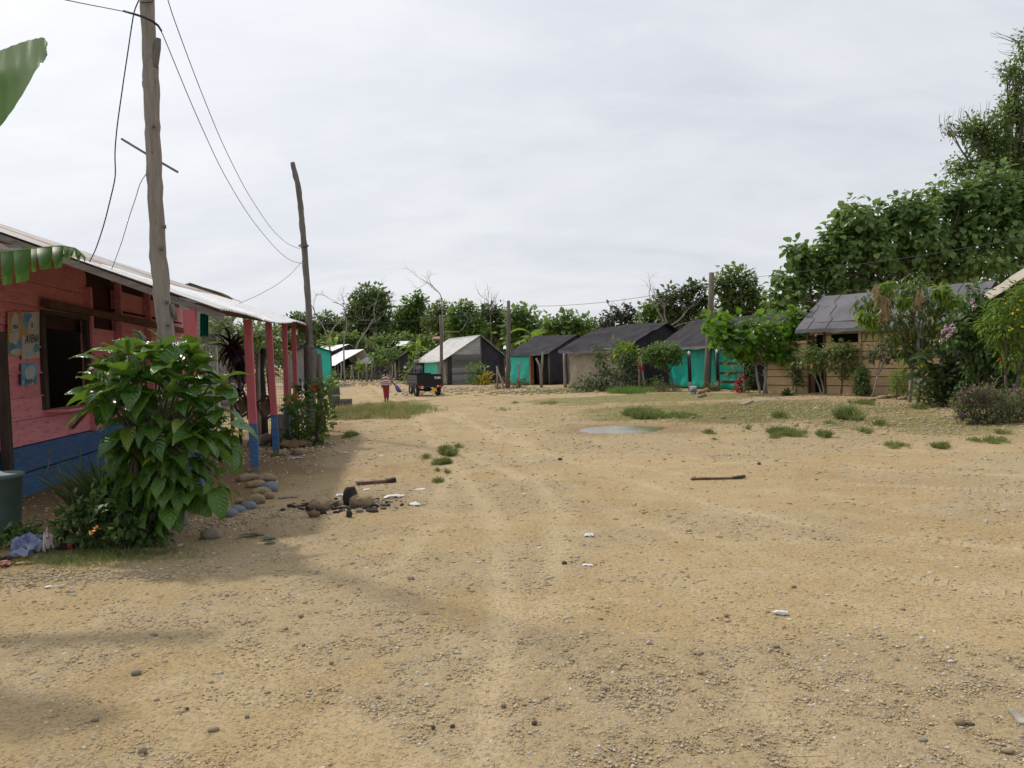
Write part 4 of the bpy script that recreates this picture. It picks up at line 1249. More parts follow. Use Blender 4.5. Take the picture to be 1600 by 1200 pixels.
# ================================================================== stones, embers and litter on the dirt
def stone(label, px, py, w, h, m, group=None, name="stone", flat=None, dark=False, rz=None, sink=.42):
    """w, h: size in picture pixels"""
    c = G(px, py + h * .42); D = c[1]
    rx = w * D / F / 2; hz = h * D / F / 2 * 1.05
    v, f = ICO3 if w > 22 else ICO2
    sc = np.array([rx, rx * RNG.uniform(.65, .85), hz])
    o_ = RNG.random() * 50; nz = 1 + .26 * (fbm(v[:, 0] * 1.3 + o_, v[:, 1] * 1.3 + v[:, 2] * .9, 5, 4) - .5) * 2 + .12 * (fbm(v[:, 2] * 2.5 + o_, v[:, 0] * 2.5, 6, 3) - .5)
    if m in (Mt["burnt"], Mt["bark_red"]): nz = 1 + (nz - 1) * 2.2 + RNG.normal(0, .06, len(v))
    V = v * nz[:, None] * sc
    V[:, 2] = np.maximum(V[:, 2], -hz * .8)
    a = RNG.uniform(-.4, .4) if rz is None else rz
    V = np.stack([V[:, 0] * math.cos(a) - V[:, 1] * math.sin(a), V[:, 0] * math.sin(a) + V[:, 1] * math.cos(a), V[:, 2]], 1)
    V = V + c + np.array([0, 0, hz * (1 - sink)])
    o = mesh_obj(name, V, f, m, None, w > 22 and m not in (Mt["burnt"], Mt["bark_red"]), loc=c)
    return tag(o, label, "stone", group)
gr = "river stones edging the porch"
for (lb, px, py, w_, h_, mm) in (
    ("tan river stone at the back of the porch row, against the nearest post foot", 387, 745, 34, 14, "stone"),
    ("pale brown river stone right of the first post, back end of the row", 416, 745, 36, 15, "stone"),
    ("flat tan river stone left of the large blue-grey one", 399, 755, 34, 13, "stone"),
    ("large blue-grey painted stone at the right end of the porch row", 423, 760, 26, 19, "bluestone"),
    ("broad yellowish stone in front of the large blue-grey one", 408, 767, 32, 15, "stone"),
    ("small brown stone at the right edge of the row below the yellowish one", 420, 773, 20, 13, "stone"),
    ("round brown stone in the middle of the porch row", 399, 779, 32, 19, "stone"),
    ("small tan stone on the left behind the blue one in the porch row", 374, 782, 16, 11, "stone"),
    ("blue painted stone below the round brown one in the porch row", 389, 789, 27, 15, "bluestone"),
    ("grey-blue stone second from the front end of the porch row", 372, 795, 24, 13, "bluestone"),
    ("blue painted stone at the very front end of the porch row", 360, 801, 26, 13, "bluestone")):
    stone(lb, px, py, w_, h_, Mt[mm], gr)
stone("flat grey rock at the foot of the leaning utility pole", 330, 833, 36, 17, Mt["greystone"])
stone("long tan stone below the red-flowered shrub by the porch", 468, 705, 26, 12, Mt["stone"])
stone("dark weathered boulder on the left of the burnt fire place", 499, 786, 36, 24, Mt["stone"], "fire place stones", dark=True)
stone("big tan boulder with a scorched side at the burnt fire place", 564, 781, 40, 24, Mt["stone"], "fire place stones")
stone("small grey stone in front of the scorched boulder", 562, 797, 12, 8, Mt["greystone"], "fire place stones")
stone("charred lump leaning on the left of the scorched boulder", 549, 778, 22, 32, Mt["burnt"], "fire place stones", sink=.1)
stone("small charred chunk at the front of the fire place", 546, 802, 12, 14, Mt["burnt"], "fire place stones")
stone("flat burnt chunk right of the scorched boulder", 583, 796, 22, 8, Mt["burnt"], "fire place stones")
stone("reddish burnt chunk at the left front of the fire place", 491, 802, 18, 13, Mt["bark_red"], "fire place stones")
stone("dark charred chunk under the weathered boulder", 501, 797, 16, 15, Mt["burnt"], "fire place stones")
stone("lone pale stone at the shoulder of the weedy patch by the road", 522, 661, 11, 6, Mt["stone"])
loose = [(241, 991, 11, 6, "grey flat"), (213, 1050, 17, 9, "pale angular"), (333, 1139, 18, 9, "brown rounded"), (223, 1172, 15, 12, "pale lumpy"), (150, 1123, 12, 8, "small grey"), (292, 1107, 8, 5, "small dark"), (245, 1093, 10, 5, "flat pale"), (386, 1119, 8, 6, "tiny grey"),
         (1500, 1126, 20, 14, "round tan"), (1516, 1131, 14, 6, "flat dark"), (1442, 1155, 14, 7, "white oval"), (1213, 1009, 12, 6, "ringed pale"), (642, 903, 13, 7, "smooth grey"), (882, 879, 9, 6, "angular dark"), (875, 717, 8, 5, "dark"), (1186, 724, 6, 5, "dark cubic"), (787, 1101, 10, 7, "grey round"), (707, 1134, 9, 6, "dark wedge"), (677, 1136, 7, 7, "small dark wedge"), (518, 1035, 9, 6, "rounded greyish"),
         (1095, 1050, 12, 5, "flat reddish"), (835, 1129, 10, 7, "black lump"), (470, 962, 9, 6, "clod-like"), (1240, 916, 9, 6, "brown clod-like"), (1083, 652, 8, 5, "pale"), (1045, 1108, 9, 7, "tan blunt"), (872, 1106, 9, 4, "white flat"), (1400, 1030, 12, 6, "pale flat"), (1575, 1172, 20, 8, "reddish flat"), (1135, 961, 9, 6, "tan oval")]
where = lambda px, py: ("near the left foreground" if px < 400 else "in the central foreground" if px < 1000 else "in the right foreground") if py > 870 else "on the open middle ground"
used_l = set()
for k, (px, py, w_, h_, d) in enumerate(loose):
    near = {0: "above the pole shadow's left end"}
    lb = f"{d} stone lying alone on the dirt {where(px, py)}"
    mm = Mt["darkstone"] if "black" in d or "dark" in d else Mt["greystone"] if ("grey" in d or "pale" in d or "white" in d) else Mt["stone"]
    stone(lb, px, py, w_, h_, mm, "loose stones on the dirt", sink=.3)

# planks and sticks on the ground
def ground_plank(label, a, b, w_, h_, m, name="plank", cat="plank", seg=6, end_m=None):
    p, q = G(*a), G(*b); P = np.array([lerp(p, q, t) for t in np.linspace(0, 1, seg)])
    P[:, 2] = [gz(x, y) for x, y, _ in P]; P[:, 2] = np.maximum(P[:, 2], lerp(P[0], P[-1], .5)[2] - .01) + h_ * .55
    mb = MB()
    for i in range(seg - 1):
        mb.beam(P[i], P[i + 1] + (P[i + 1] - P[i]) * .0, w_ * RNG.uniform(.85, 1.1), h_ * RNG.uniform(.9, 1.1))
    root = thing(name, label, cat, p)
    mb.build("plank_body", m, root)
    if end_m:
        e = MB(); e.beam(P[-2], P[-1] + (P[-1] - P[-2]) * .25 + [0, 0, .02], w_ * 1.05, h_ * 1.25); e.build("charred_end", end_m, root)
ground_plank("long thin weathered plank lying alone on the open dirt", (1080, 750), (1160, 748), .055, .025, Mt["brownwood"], end_m=Mt["darkwood"])
ground_plank("dark half-burnt plank behind the fire place", (558, 758), (615, 754), .10, .04, Mt["brownwood"], end_m=Mt["burnt"])
ground_plank("short pale board lying before the teal tent house", (1158, 634), (1174, 628), .16, .05, Mt["palebark"], "board", "board", 3)
ground_plank("pale split bamboo stick at the right frame edge", (1582, 1112), (1600, 1134), .035, .012, Mt["palebark"], "stick", "stick", 4)

for (lb, px, py, sx, sy, h_, m, rz, nm) in (
    ("white torn foam tray right of the fire place", 615, 777, .26, .14, .05, "white", .1, "foam_tray"),
    ("flat white paper right of the foam tray", 655, 765, .20, .10, .012, "white", .25, "paper_scrap"),
    ("crumpled white paper below the foam tray", 648, 790, .11, .16, .06, "white", .5, "paper_scrap"),
    ("white scrap behind the charred lump", 531, 775, .12, .08, .04, "white", .2, "paper_scrap"),
    ("small white scrap between half-burnt plank and foam tray", 573, 766, .10, .07, .03, "white", .0, "paper_scrap"),
    ("pale wad at the left end of the half-burnt plank", 562, 754, .14, .07, .05, "paletarp", .3, "paper_scrap"),
    ("white crumpled tissue on the gravel in mid yard", 921, 838, .10, .08, .04, "white", .2, "paper_scrap"),
    ("thin white scrap below the crumpled tissue", 919, 884, .10, .05, .015, "white", -.2, "paper_scrap"),
    ("white curled tissue alone on the right foreground dirt", 1220, 960, .12, .05, .035, "white", -.3, "paper_scrap"),
    ("tiny white scrap on the tyre tracks", 819, 772, .05, .04, .01, "white", .2, "paper_scrap"),
    ("white scrap on the gravel near the red-flowered shrub", 540, 708, .10, .08, .02, "white", .1, "paper_scrap"),
    ("white flat scrap on the gravel right of the small upright one", 597, 712, .14, .07, .012, "white", .1, "paper_scrap"),
    ("small upright white cup on the gravel past the shrub", 556, 709, .06, .05, .11, "white", .1, "cup_scrap"),
    ("crumpled clear plastic heap by the second porch post", 460, 717, .30, .14, .05, "tin", .3, "plastic_scrap"),
    ("white sheet scrap under the red-flowered shrub", 463, 709, .16, .10, .08, "white", .6, "plastic_scrap"),
    ("white scrap lying in the weedy patch edge near the walker", 628, 642, .34, .14, .03, "white", .0, "paper_scrap"),
    ("pale scrap below the weedy patch by the road", 575, 658, .40, .2, .03, "paletarp", .1, "paper_scrap"),
    ("grey plastic rag lying behind the fire place stones", 450, 778, .28, .16, .03, "greystone", .2, "plastic_scrap")):
    crumple(nm, lb, "litter", G(px, py), sx, sy, h_ * .55, Mt[m], rz, 7, "litter on the dirt")
crumple("plastic_bottle", "green flattened plastic bottle at the foot of the second post", "bottle", G(434, 714), .30, .08, .05, L["greengrass"], .1, 7)
for lb, pts in (("long dull green leaf fallen on the dirt by the pole rock", [(372, 840, .26, .3), (385, 838, .22, .1)]), ("dull green fallen leaf right of the long one", [(405, 847, .24, .9), (412, 849, .16, -.4)])):
    P = np.array([G(x, y) + [0, 0, .015] for x, y, *_ in pts]); T = np.array([[math.cos(r), math.sin(r), .12] for *_, r in pts])
    o = leaves("fallen_leaf", L["fallen"], None, P, T, [s for *_, s, _ in [(x, y, s, r) for x, y, s, r in pts]], (T_BIG[0] * np.array([.7, 1, .4]), T_BIG[1], T_BIG[2]), loc=P[0])
    tag(o, lb, "leaf")

# ================================================================== things behind and beside the porch
def porch_bits():
    # white lattice panel with a grey mesh top
    D = 13.4; b = ground(Q(330, 690, D)[0], D)
    root = thing("lattice_panel", "white lattice stand with grey mesh top behind the glossy shrub", "lattice", b)
    c = [Q(318, 690, D), Q(346, 690, D), Q(337, 541, D), Q(315, 541, D)]
    mb = MB()
    for i in range(4): mb.beam(c[i], c[(i + 1) % 4], .035, .03)
    for t in (.2, .4, .6, .8):
        mb.beam(lerp(c[0], c[3], t), lerp(c[1], c[2], t), .022, .02)
    for t in (.3, .55, .8):
        mb.beam(lerp(c[0], c[1], t), lerp(c[3], c[2], t), .018, .018)
    mb.build("lattice", Mt["white"], root)
    mb = MB()
    e = [Q(313, 541, D), Q(336, 541, D), Q(335, 523, D), Q(316, 525, D)]
    for t in np.linspace(0, 1, 9): mb.beam(lerp(e[0], e[1], t), lerp(e[3], e[2], t), .008, .008)
    for t in np.linspace(0, 1, 7): mb.beam(lerp(e[0], e[3], t), lerp(e[1], e[2], t), .008, .008)
    mb.build("mesh_top", Mt["greywood"], root)
    # green cloth
    D = 15.5
    g = np.array([[Q(313 + i * 1.6, 490 + j * 6, D + .05 * math.sin(i * 2.1)) for j in range(7)] for i in range(9)])
    o = MB().grid(g, 0, .006).build("green_curtain", Mt["tealtarp"], None, loc=g[0, 0]); tag(o, "narrow green cloth hanging under the porch roof by the pillar", "cloth")
    # fence: mesh with rail
    D0 = 20.0
    fr = thing("wire_fence", "low wire mesh fence with a white top rail behind the porch posts", "fence", ground(Q(400, 660, D0)[0], D0))
    a, bq = Q(345, 600, 19.0), Q(452, 604, 20.6)
    mb = MB(); mb.tube([a, bq], .022, 8); mb.build("rail", Mt["white"], fr, True)
    mb = MB()
    za = .05
    A0, B0 = np.array([a[0] - .5, a[1], 0]), np.array([bq[0], bq[1], 0])
    for t in np.linspace(0, 1, 40): 
        p = lerp(A0, B0, t); mb.beam(p + [0, 0, .05], p + [0, 0, 1.75], .006, .006)
    for z in np.linspace(.05, 1.75, 22): mb.beam(A0 + [0, 0, z], B0 + [0, 0, z], .006, .006)
    mb.build("mesh", Mt["palebark"], fr)
    for t in (0.0, .33, .66, 1.0):
        p = lerp(A0, B0, t); MB().tube([p - [0, 0, .1], p + [0, 0, 1.9]], .05, 8, jit=.1).build("post", Mt["greywood"], fr, True)
    # two tilted dark frames
    for lb, cx, cy, D in (("dark square frame hung cornerwise left of the nearest post", 378, 633, 14.6), ("dark square frame hung cornerwise between first and second post", 415, 637, 15.2)):
        root = thing("empty_picture", lb, "picture frame", Q(cx, cy, D), "tilted frames by the porch")
        mb = MB(); cs = [Q(cx + dx, cy + dy, D) for dx, dy in ((-14, -7), (3, -19), (14, 9), (-2, 20))]
        for i in range(4): mb.beam(cs[i], cs[(i + 1) % 4], .05, .04)
        mb.build("frame_bars", Mt["darkwood"], root)
        mb = MB(); mb.grid(np.array([[lerp(cs[0], cs[2], .12), lerp(cs[3], cs[1], .12)], [lerp(cs[1], cs[3], .12), lerp(cs[2], cs[0], .12)]]) + [0, .03, 0], 0, .004); mb.build("panel", Mt["mud"], root)
    # bicycle-like wheel
    D = 14.3; c = Q(353, 618, D)
    root = thing("old_wheel", "old grey wheel standing behind the glossy shrub", "wheel", c)
    X, Z = nrm(np.array([1, .5, 0])), np.array([0, 0, 1.0])
    mb = MB(); mb.tube([c + X * .16 * math.cos(t) + Z * .16 * math.sin(t) for t in np.linspace(0, 2 * PI, 28)], .028, 8); mb.build("tyre", Mt["greystone"], root, True)
    mb = MB()
    for t in np.linspace(0, PI, 7)[:-1]: mb.beam(c - (X * math.cos(t) + Z * math.sin(t)) * .15, c + (X * math.cos(t) + Z * math.sin(t)) * .15, .006, .006)
    mb.build("spoke", Mt["steel"], root)
    # stump, dark drums, posts
    D = 15.6; b = ground(Q(437, 680, D)[0], D)
    mb = MB(); mb.tube([b - [0, 0, .05], b + [.0, 0, .3], b + [.02, 0, .62]], [.19, .17, .165], 12, jit=.07)
    tag(mb.build("tree_stump", Mt["darkpole"], None, True, loc=b), "grey tree stump standing between the porch posts", "stump")
    simple_post("pale grey post behind first porch post, beside the dark wrapped post", 403, 552, 655, 8, Mt["palebark"], 18.2)
    simple_post("dark wrapped post seen between first and second porch posts", 412, 545, 655, 11, Mt["blacktarp"], 18.6)
    simple_post("brown post leaning behind the second porch post", 426, 575, 640, 4, Mt["brownwood"], 18.9, -9)
    simple_post("thin pale pipe standing right of the last porch post", 472, 597, 668, 3, Mt["white"], 18.3)
    crumple("tarp_heap", "grey heap of folded plastic below the hanging frames", "tarp", ground(Q(415, 676, 16.0)[0], 16.0), .8, .5, .22, Mt["greystone"], .3, 9)
    crumple("tarp_heap", "dark dirt heap at the foot of the third porch post", "heap", ground(Q(455, 690, 15.0)[0], 15.2), .7, .4, .16, Mt["mud"], .1, 9)
    # dark purple cordyline
    D = 16.2; b = ground(Q(374, 660, D)[0], D)
    root = thing("spiky_plant", "tall dark purple spiky plant behind the nearest porch posts", "plant", b)
    tp = Q(374, 575, D); mb = MB(); mb.tube(curve(b - [0, 0, .1], tp, .05), np.linspace(.035, .022, 6), 7); 
    tp2 = Q(366, 545, D); mb.tube(curve(b, tp2, .08), np.linspace(.03, .02, 6), 7); mb.build("stem", Mt["darkpole"], root, True)
    P, T, S = [], [], []
    for q, r, k in ((tp, 34, 80), (tp2, 46, 110), (Q(372, 612, D), 24, 50)):
        d = sph(k) + np.array([0, 0, .25]); P += [q + RNG.normal(0, .05, 3) for _ in range(k)]; T += list(d); S += list(RNG.uniform(.6, 1.1, k) * r * D / F)
    leaves("foliage", L["purpleleaf"], root, P, np.array(T), np.array(S), (T_STRAP[0] * np.array([1.3, 1, .7]), T_STRAP[1], T_STRAP[2]))
porch_bits()
tree("yard_tree", "dark leafy tree in the yard behind the porch fence", "tree", 27.0, (375, 640), [(322, 515, 16), (340, 505, 15), (362, 512, 18), (335, 545, 18), (360, 555, 18), (390, 520, 16), (415, 525, 15), (400, 555, 16), (430, 530, 13), (440, 550, 12), (318, 580, 16), (350, 590, 18), (395, 592, 14), (425, 580, 14), (375, 535, 16)], .20, L["dark"], Mt["bark"], .08, 1.5, T_OVAL)
simple_post("dark tarred post at the back of the shop yard", 390, 520, 640, 9, Mt["darkwood"], 24.5)
weed_bush("flowering_shrub", "leafy green shrub with a red flower at the crooked pole's foot", "shrub", 478, 700, 15.6,
          [(470, 645, 11), (460, 660, 13), (490, 662, 14), (475, 675, 16), (500, 645, 9), (505, 625, 7), (455, 632, 10), (490, 685, 12), (465, 690, 12), (508, 655, 9), (452, 680, 8), (497, 605, 8), (510, 598, 7), (500, 675, 10)], .13, L["light"], .7, T_OVAL, stems=4, tr=.012)
p = Q(491, 604, 15.1)
tag(leaves("red_flower", Mt["petal_red"], None, np.repeat([p], 8, 0), sph(8) + [0, -.4, .3], .075, T_ROUND, loc=p), "single red hibiscus flower on the shrub by the crooked pole", "flower")
weed_bush("leafy_plant", "low leafy plant behind the last porch post, under the dark hut", "plant", 462, 664, 17.6, [(460, 640, 12), (470, 650, 10), (450, 655, 10), (478, 612, 8)], .14, L["bush"], .7, stems=2, tr=.01)
for k, (px, py, D, z0, rz, lb) in enumerate(((523, 632, 30.5, 0, .15, "lower grey hollow concrete block at the roadside"), (523.5, 632, 30.5, .40, .15, "upper grey concrete block tilted on the lower one"), (541, 633, 30.0, 0, -.1, "single grey concrete block right of the tilted pair"))):
    b = ground(Q(px, py, D)[0], D) + np.array([0, 0, z0])
    root = thing("concrete_block", lb, "block", b, "concrete blocks at the roadside")
    mb = MB(); w_ = .42; h_ = .38 if k < 2 else .27
    lean = .08 if k == 1 else 0
    R2 = lambda x, y, z: b + np.array([x * math.cos(rz) - y * math.sin(rz) - lean * z, x * math.sin(rz) + y * math.cos(rz), z])
    for (x0, x1, y0, y1) in ((-.21, .21, -.1, -.06), (-.21, .21, .06, .1), (-.21, -.17, -.06, .06), (-.02, .02, -.06, .06), (.17, .21, -.06, .06)):
        vs = [R2(x, y, z) for z in (0, h_) for x, y in ((x0, y0), (x1, y0), (x1, y1), (x0, y1))]
        mb.add(vs, [(3, 2, 1, 0), (4, 5, 6, 7), (0, 1, 5, 4), (1, 2, 6, 5), (2, 3, 7, 6), (3, 0, 4, 7)])
    mb.build("block_shell", Mt["concrete"], root)
    mb = MB()
    for x in np.linspace(-.16, .16, 6): 
        q0, q1 = R2(x, -.103, .06), R2(x, -.103, h_ - .06); mb.beam(q0, q1, .02, .008, up=(0, 1, 0))
    mb.build("groove", Mt["dark"], root)

# ================================================================== grass tufts
D_ = lambda px, py: G0(px, py)[1]
def tuft(label, px, py, rx, ry, hpx, dens=None, m="grass", clumps=0):
    c = G0(px, py); D = c[1]
    wx = rx * D / F; wy = max(abs(G0(px, py - ry)[1] - G0(px, py + ry)[1]) / 2, wx * .35)
    h = hpx * D / F * 1.5
    grass_patch("grass_tuft", label, "grass", c, wx, wy, h, dens or int(500 + 2600 * wx * wy / max(h, .1)), L[m], None, "grass tufts on the dirt", clumps=clumps or (0 if rx < 10 else int(5 + rx * .5)))
for a in (("large dark grass clump behind the puddle", 1004, 650, 30, 5, 15, 2600), ("low wide grass strip right of the large dark clump", 1060, 650, 32, 4, 8, 1600),
          ("wide green grass mat on the dirt right of the puddle", 1222, 680, 36, 5, 12, 2200), ("round grass tuft just right of the wide green mat", 1290, 684, 12, 4, 11, 900),
          ("grass tuft farther right at the same distance as the mat", 1352, 675, 11, 3, 8, 500), ("dark round grass tuft nearest on the right dirt", 1476, 700, 14, 4, 10, 800),
          ("thin dull grass patch left of the dark round tuft", 1400, 697, 22, 5, 9, 500), ("pale green grass patch at the far right", 1548, 691, 28, 5, 9, 900),
          ("tall bright weed tuft before the wood house", 1325, 655, 16, 4, 20, 700), ("small weed clump in front of the dark round bush", 1348, 632, 13, 3, 10, 500),
          ("small dark tuft at the right end of the puddle", 1108, 678, 9, 3, 8, 350), ("tiny flat tuft below the puddle's right end", 1117, 687, 8, 2, 4, 250),
          ("upper round tuft of the group beside the tyre tracks", 698, 707, 15, 4, 14, 1000), ("upper right wisp of the group beside the tyre tracks", 716, 698, 9, 2, 8, 220),
          ("middle tuft of the group beside the tyre tracks", 690, 722, 15, 4, 11, 800), ("left flat tuft of the group beside the tyre tracks", 666, 714, 9, 3, 8, 300),
          ("lowest thin tuft beside the tyre tracks", 688, 751, 13, 3, 9, 300), ("tiny wisp under the middle tuft by the tracks", 684, 735, 5, 2, 7, 110), ("tiny upright wisp right of the middle tuft", 699, 737, 4, 2, 9, 100),
          ("dark grass tuft on the gravel past the shrub", 547, 684, 13, 3, 9, 700), ("thin tuft at the wide mat's left, by the bare soil", 1170, 672, 3, 2, 10, 70),
          ("dull weed clump on the bare strip behind the thin patch", 1375, 665, 8, 3, 12, 250), ("low dull tuft before the purple bush", 1568, 677, 16, 3, 8, 350),
          ("grass tuft near the road bend, left of the big clump", 805, 630, 9, 2, 4, 250), ("flat green strip of grass along the road edge", 860, 631, 28, 2, 5, 500), ("low grass bit left of the small fence pole", 786, 640, 12, 2, 5, 160), ("low weeds before the mango trunk", 1440, 640, 16, 4, 9, 350), ("tuft of weeds before the wood house door", 1225, 653, 13, 4, 12, 400), ("short weeds between door tuft and the tall tuft", 1300, 662, 12, 3, 7, 220)):
    tuft(*a)
c = G0(588, 645)
for q_, (px_, py_, rx_, ry_, n_w) in enumerate(((548, 642, 1.0, 2.6, 1300), (590, 637, 1.3, 2.4, 1500), (622, 650, .9, 2.2, 700), (560, 655, .8, 1.2, 500))):
    grass_patch("weeds", "seeding wild weeds beside the road", None, G0(px_, py_), rx_, ry_, .36, n_w, L["drygrass"], "stuff", clumps=17 + q_)
grass_patch("weeds", "greener wild weeds in the roadside patch", None, G0(602, 645), 2.2, 3.2, .34, 2400, L["grass"], "stuff", clumps=23)
grass_patch("grass", "sparse short grass over the strip before the huts", None, G0(1150, 638), 7.0, 5.0, .10, 16000, L["drygrass"], "stuff", clumps=260)
grass_patch("grass", "sparse short green grass before the huts", None, G0(1230, 648), 6.5, 5.0, .10, 12000, L["grass"], "stuff", clumps=160)
grass_patch("grass", "thin short grass along the right edge strip", None, G0(1440, 668), 3.4, 3.5, .08, 7000, L["drygrass"], "stuff", clumps=130)
grass_patch("grass", "ground cover of bright weeds before the beige tent house", None, G0(985, 614), 1.1, 1.6, .45, 1300, L["greengrass"], "stuff", clumps=60)
grass_patch("grass", "rough grass under the far huts", None, G0(560, 589), 9, 5, .6, 5000, L["grass"], "stuff", clumps=90)
grass_patch("grass", "thin weeds at the pole foot and litter", None, G0(170, 868), 1.1, .35, .10, 2600, L["grass"], "stuff", clumps=90)
grass_patch("grass", "dark weeds at the foot of the far road bank", None, G0(900, 612), 4.0, 2.0, .22, 3000, L["grass"], "stuff", clumps=70)
# ================================================================== huts
def hz(px): return 560 - (px - 800) * math.tan(ROLL)
def solve(fn, px, lo, hi):
    up = proj(fn(hi))[0] > proj(fn(lo))[0]
    for _ in range(45):
        m_ = (lo + hi) / 2
        if (proj(fn(m_))[0] < px) == up: lo = m_
        else: hi = m_
    return (lo + hi) / 2

def wrinkled(p00, p10, p11, p01, nrm_, nu=22, nv=12, amp=.03, seed=0):
    """cloth sheet between four corners, hanging in folds"""
    g = np.zeros((nu, nv, 3)); p00, p10, p11, p01 = map(np.asarray, (p00, p10, p11, p01))
    L_ = np.linalg.norm(p10 - p00); H_ = np.linalg.norm(p01 - p00)
    for i in range(nu):
        for j in range(nv):
            u, v = i / (nu - 1), j / (nv - 1)
            p = lerp(lerp(p00, p10, u), lerp(p01, p11, u), v)
            o = amp * (1.6 * fbm(u * L_ * 2.2 + v * 2.6 + seed, v * H_ * .8, seed, 3) - .8) * (1 - .6 * v) + amp * .7 * math.sin((u * L_ - v * .7) * 7 + seed) * (1 - v) 
            g[i, j] = p + nrm_ * o
    return g

def plank_wall(P, s0, s1, z0, z1, hp, holes, mb, thick=.03):
    z = z0; k = 0
    while z < z1 - .02:
        zt = min(z + hp * (1 + .12 * math.sin(k * 2.7)), z1); o = .012 * math.sin(k * 1.9)
        cuts = [(s0, s1)]
        for (a, b, c, d) in holes:
            if c < (z + zt) / 2 < d:
                cuts = [q for (x, y) in cuts for q in ((x, min(y, a)), (max(x, b), y)) if q[1] - q[0] > .02]
        for (a, b) in cuts:
            mm = max(1, int((b - a) / 2.6)); e = np.linspace(a, b, mm + 1) + np.concatenate([[0], RNG.uniform(-.2, .2, mm - 1), [0]])
            for x, y in zip(e[:-1], e[1:]):
                o2 = o + RNG.uniform(-.006, .006); zz0, zz1 = z + hp * .045, zt - hp * .045
                c = [P(x + .004, zz0, o2), P(y - .004, zz0, o2), P(y - .004, zz1, o2), P(x + .004, zz1, o2)]
                c += [P(x + .004, zz0, o2 - thick), P(y - .004, zz0, o2 - thick), P(y - .004, zz1, o2 - thick), P(x + .004, zz1, o2 - thick)]
                mb.add(c, [(0, 1, 2, 3), (7, 6, 5, 4), (0, 4, 5, 1), (1, 5, 6, 2), (2, 6, 7, 3), (3, 7, 4, 0)])
        z = zt; k += 1

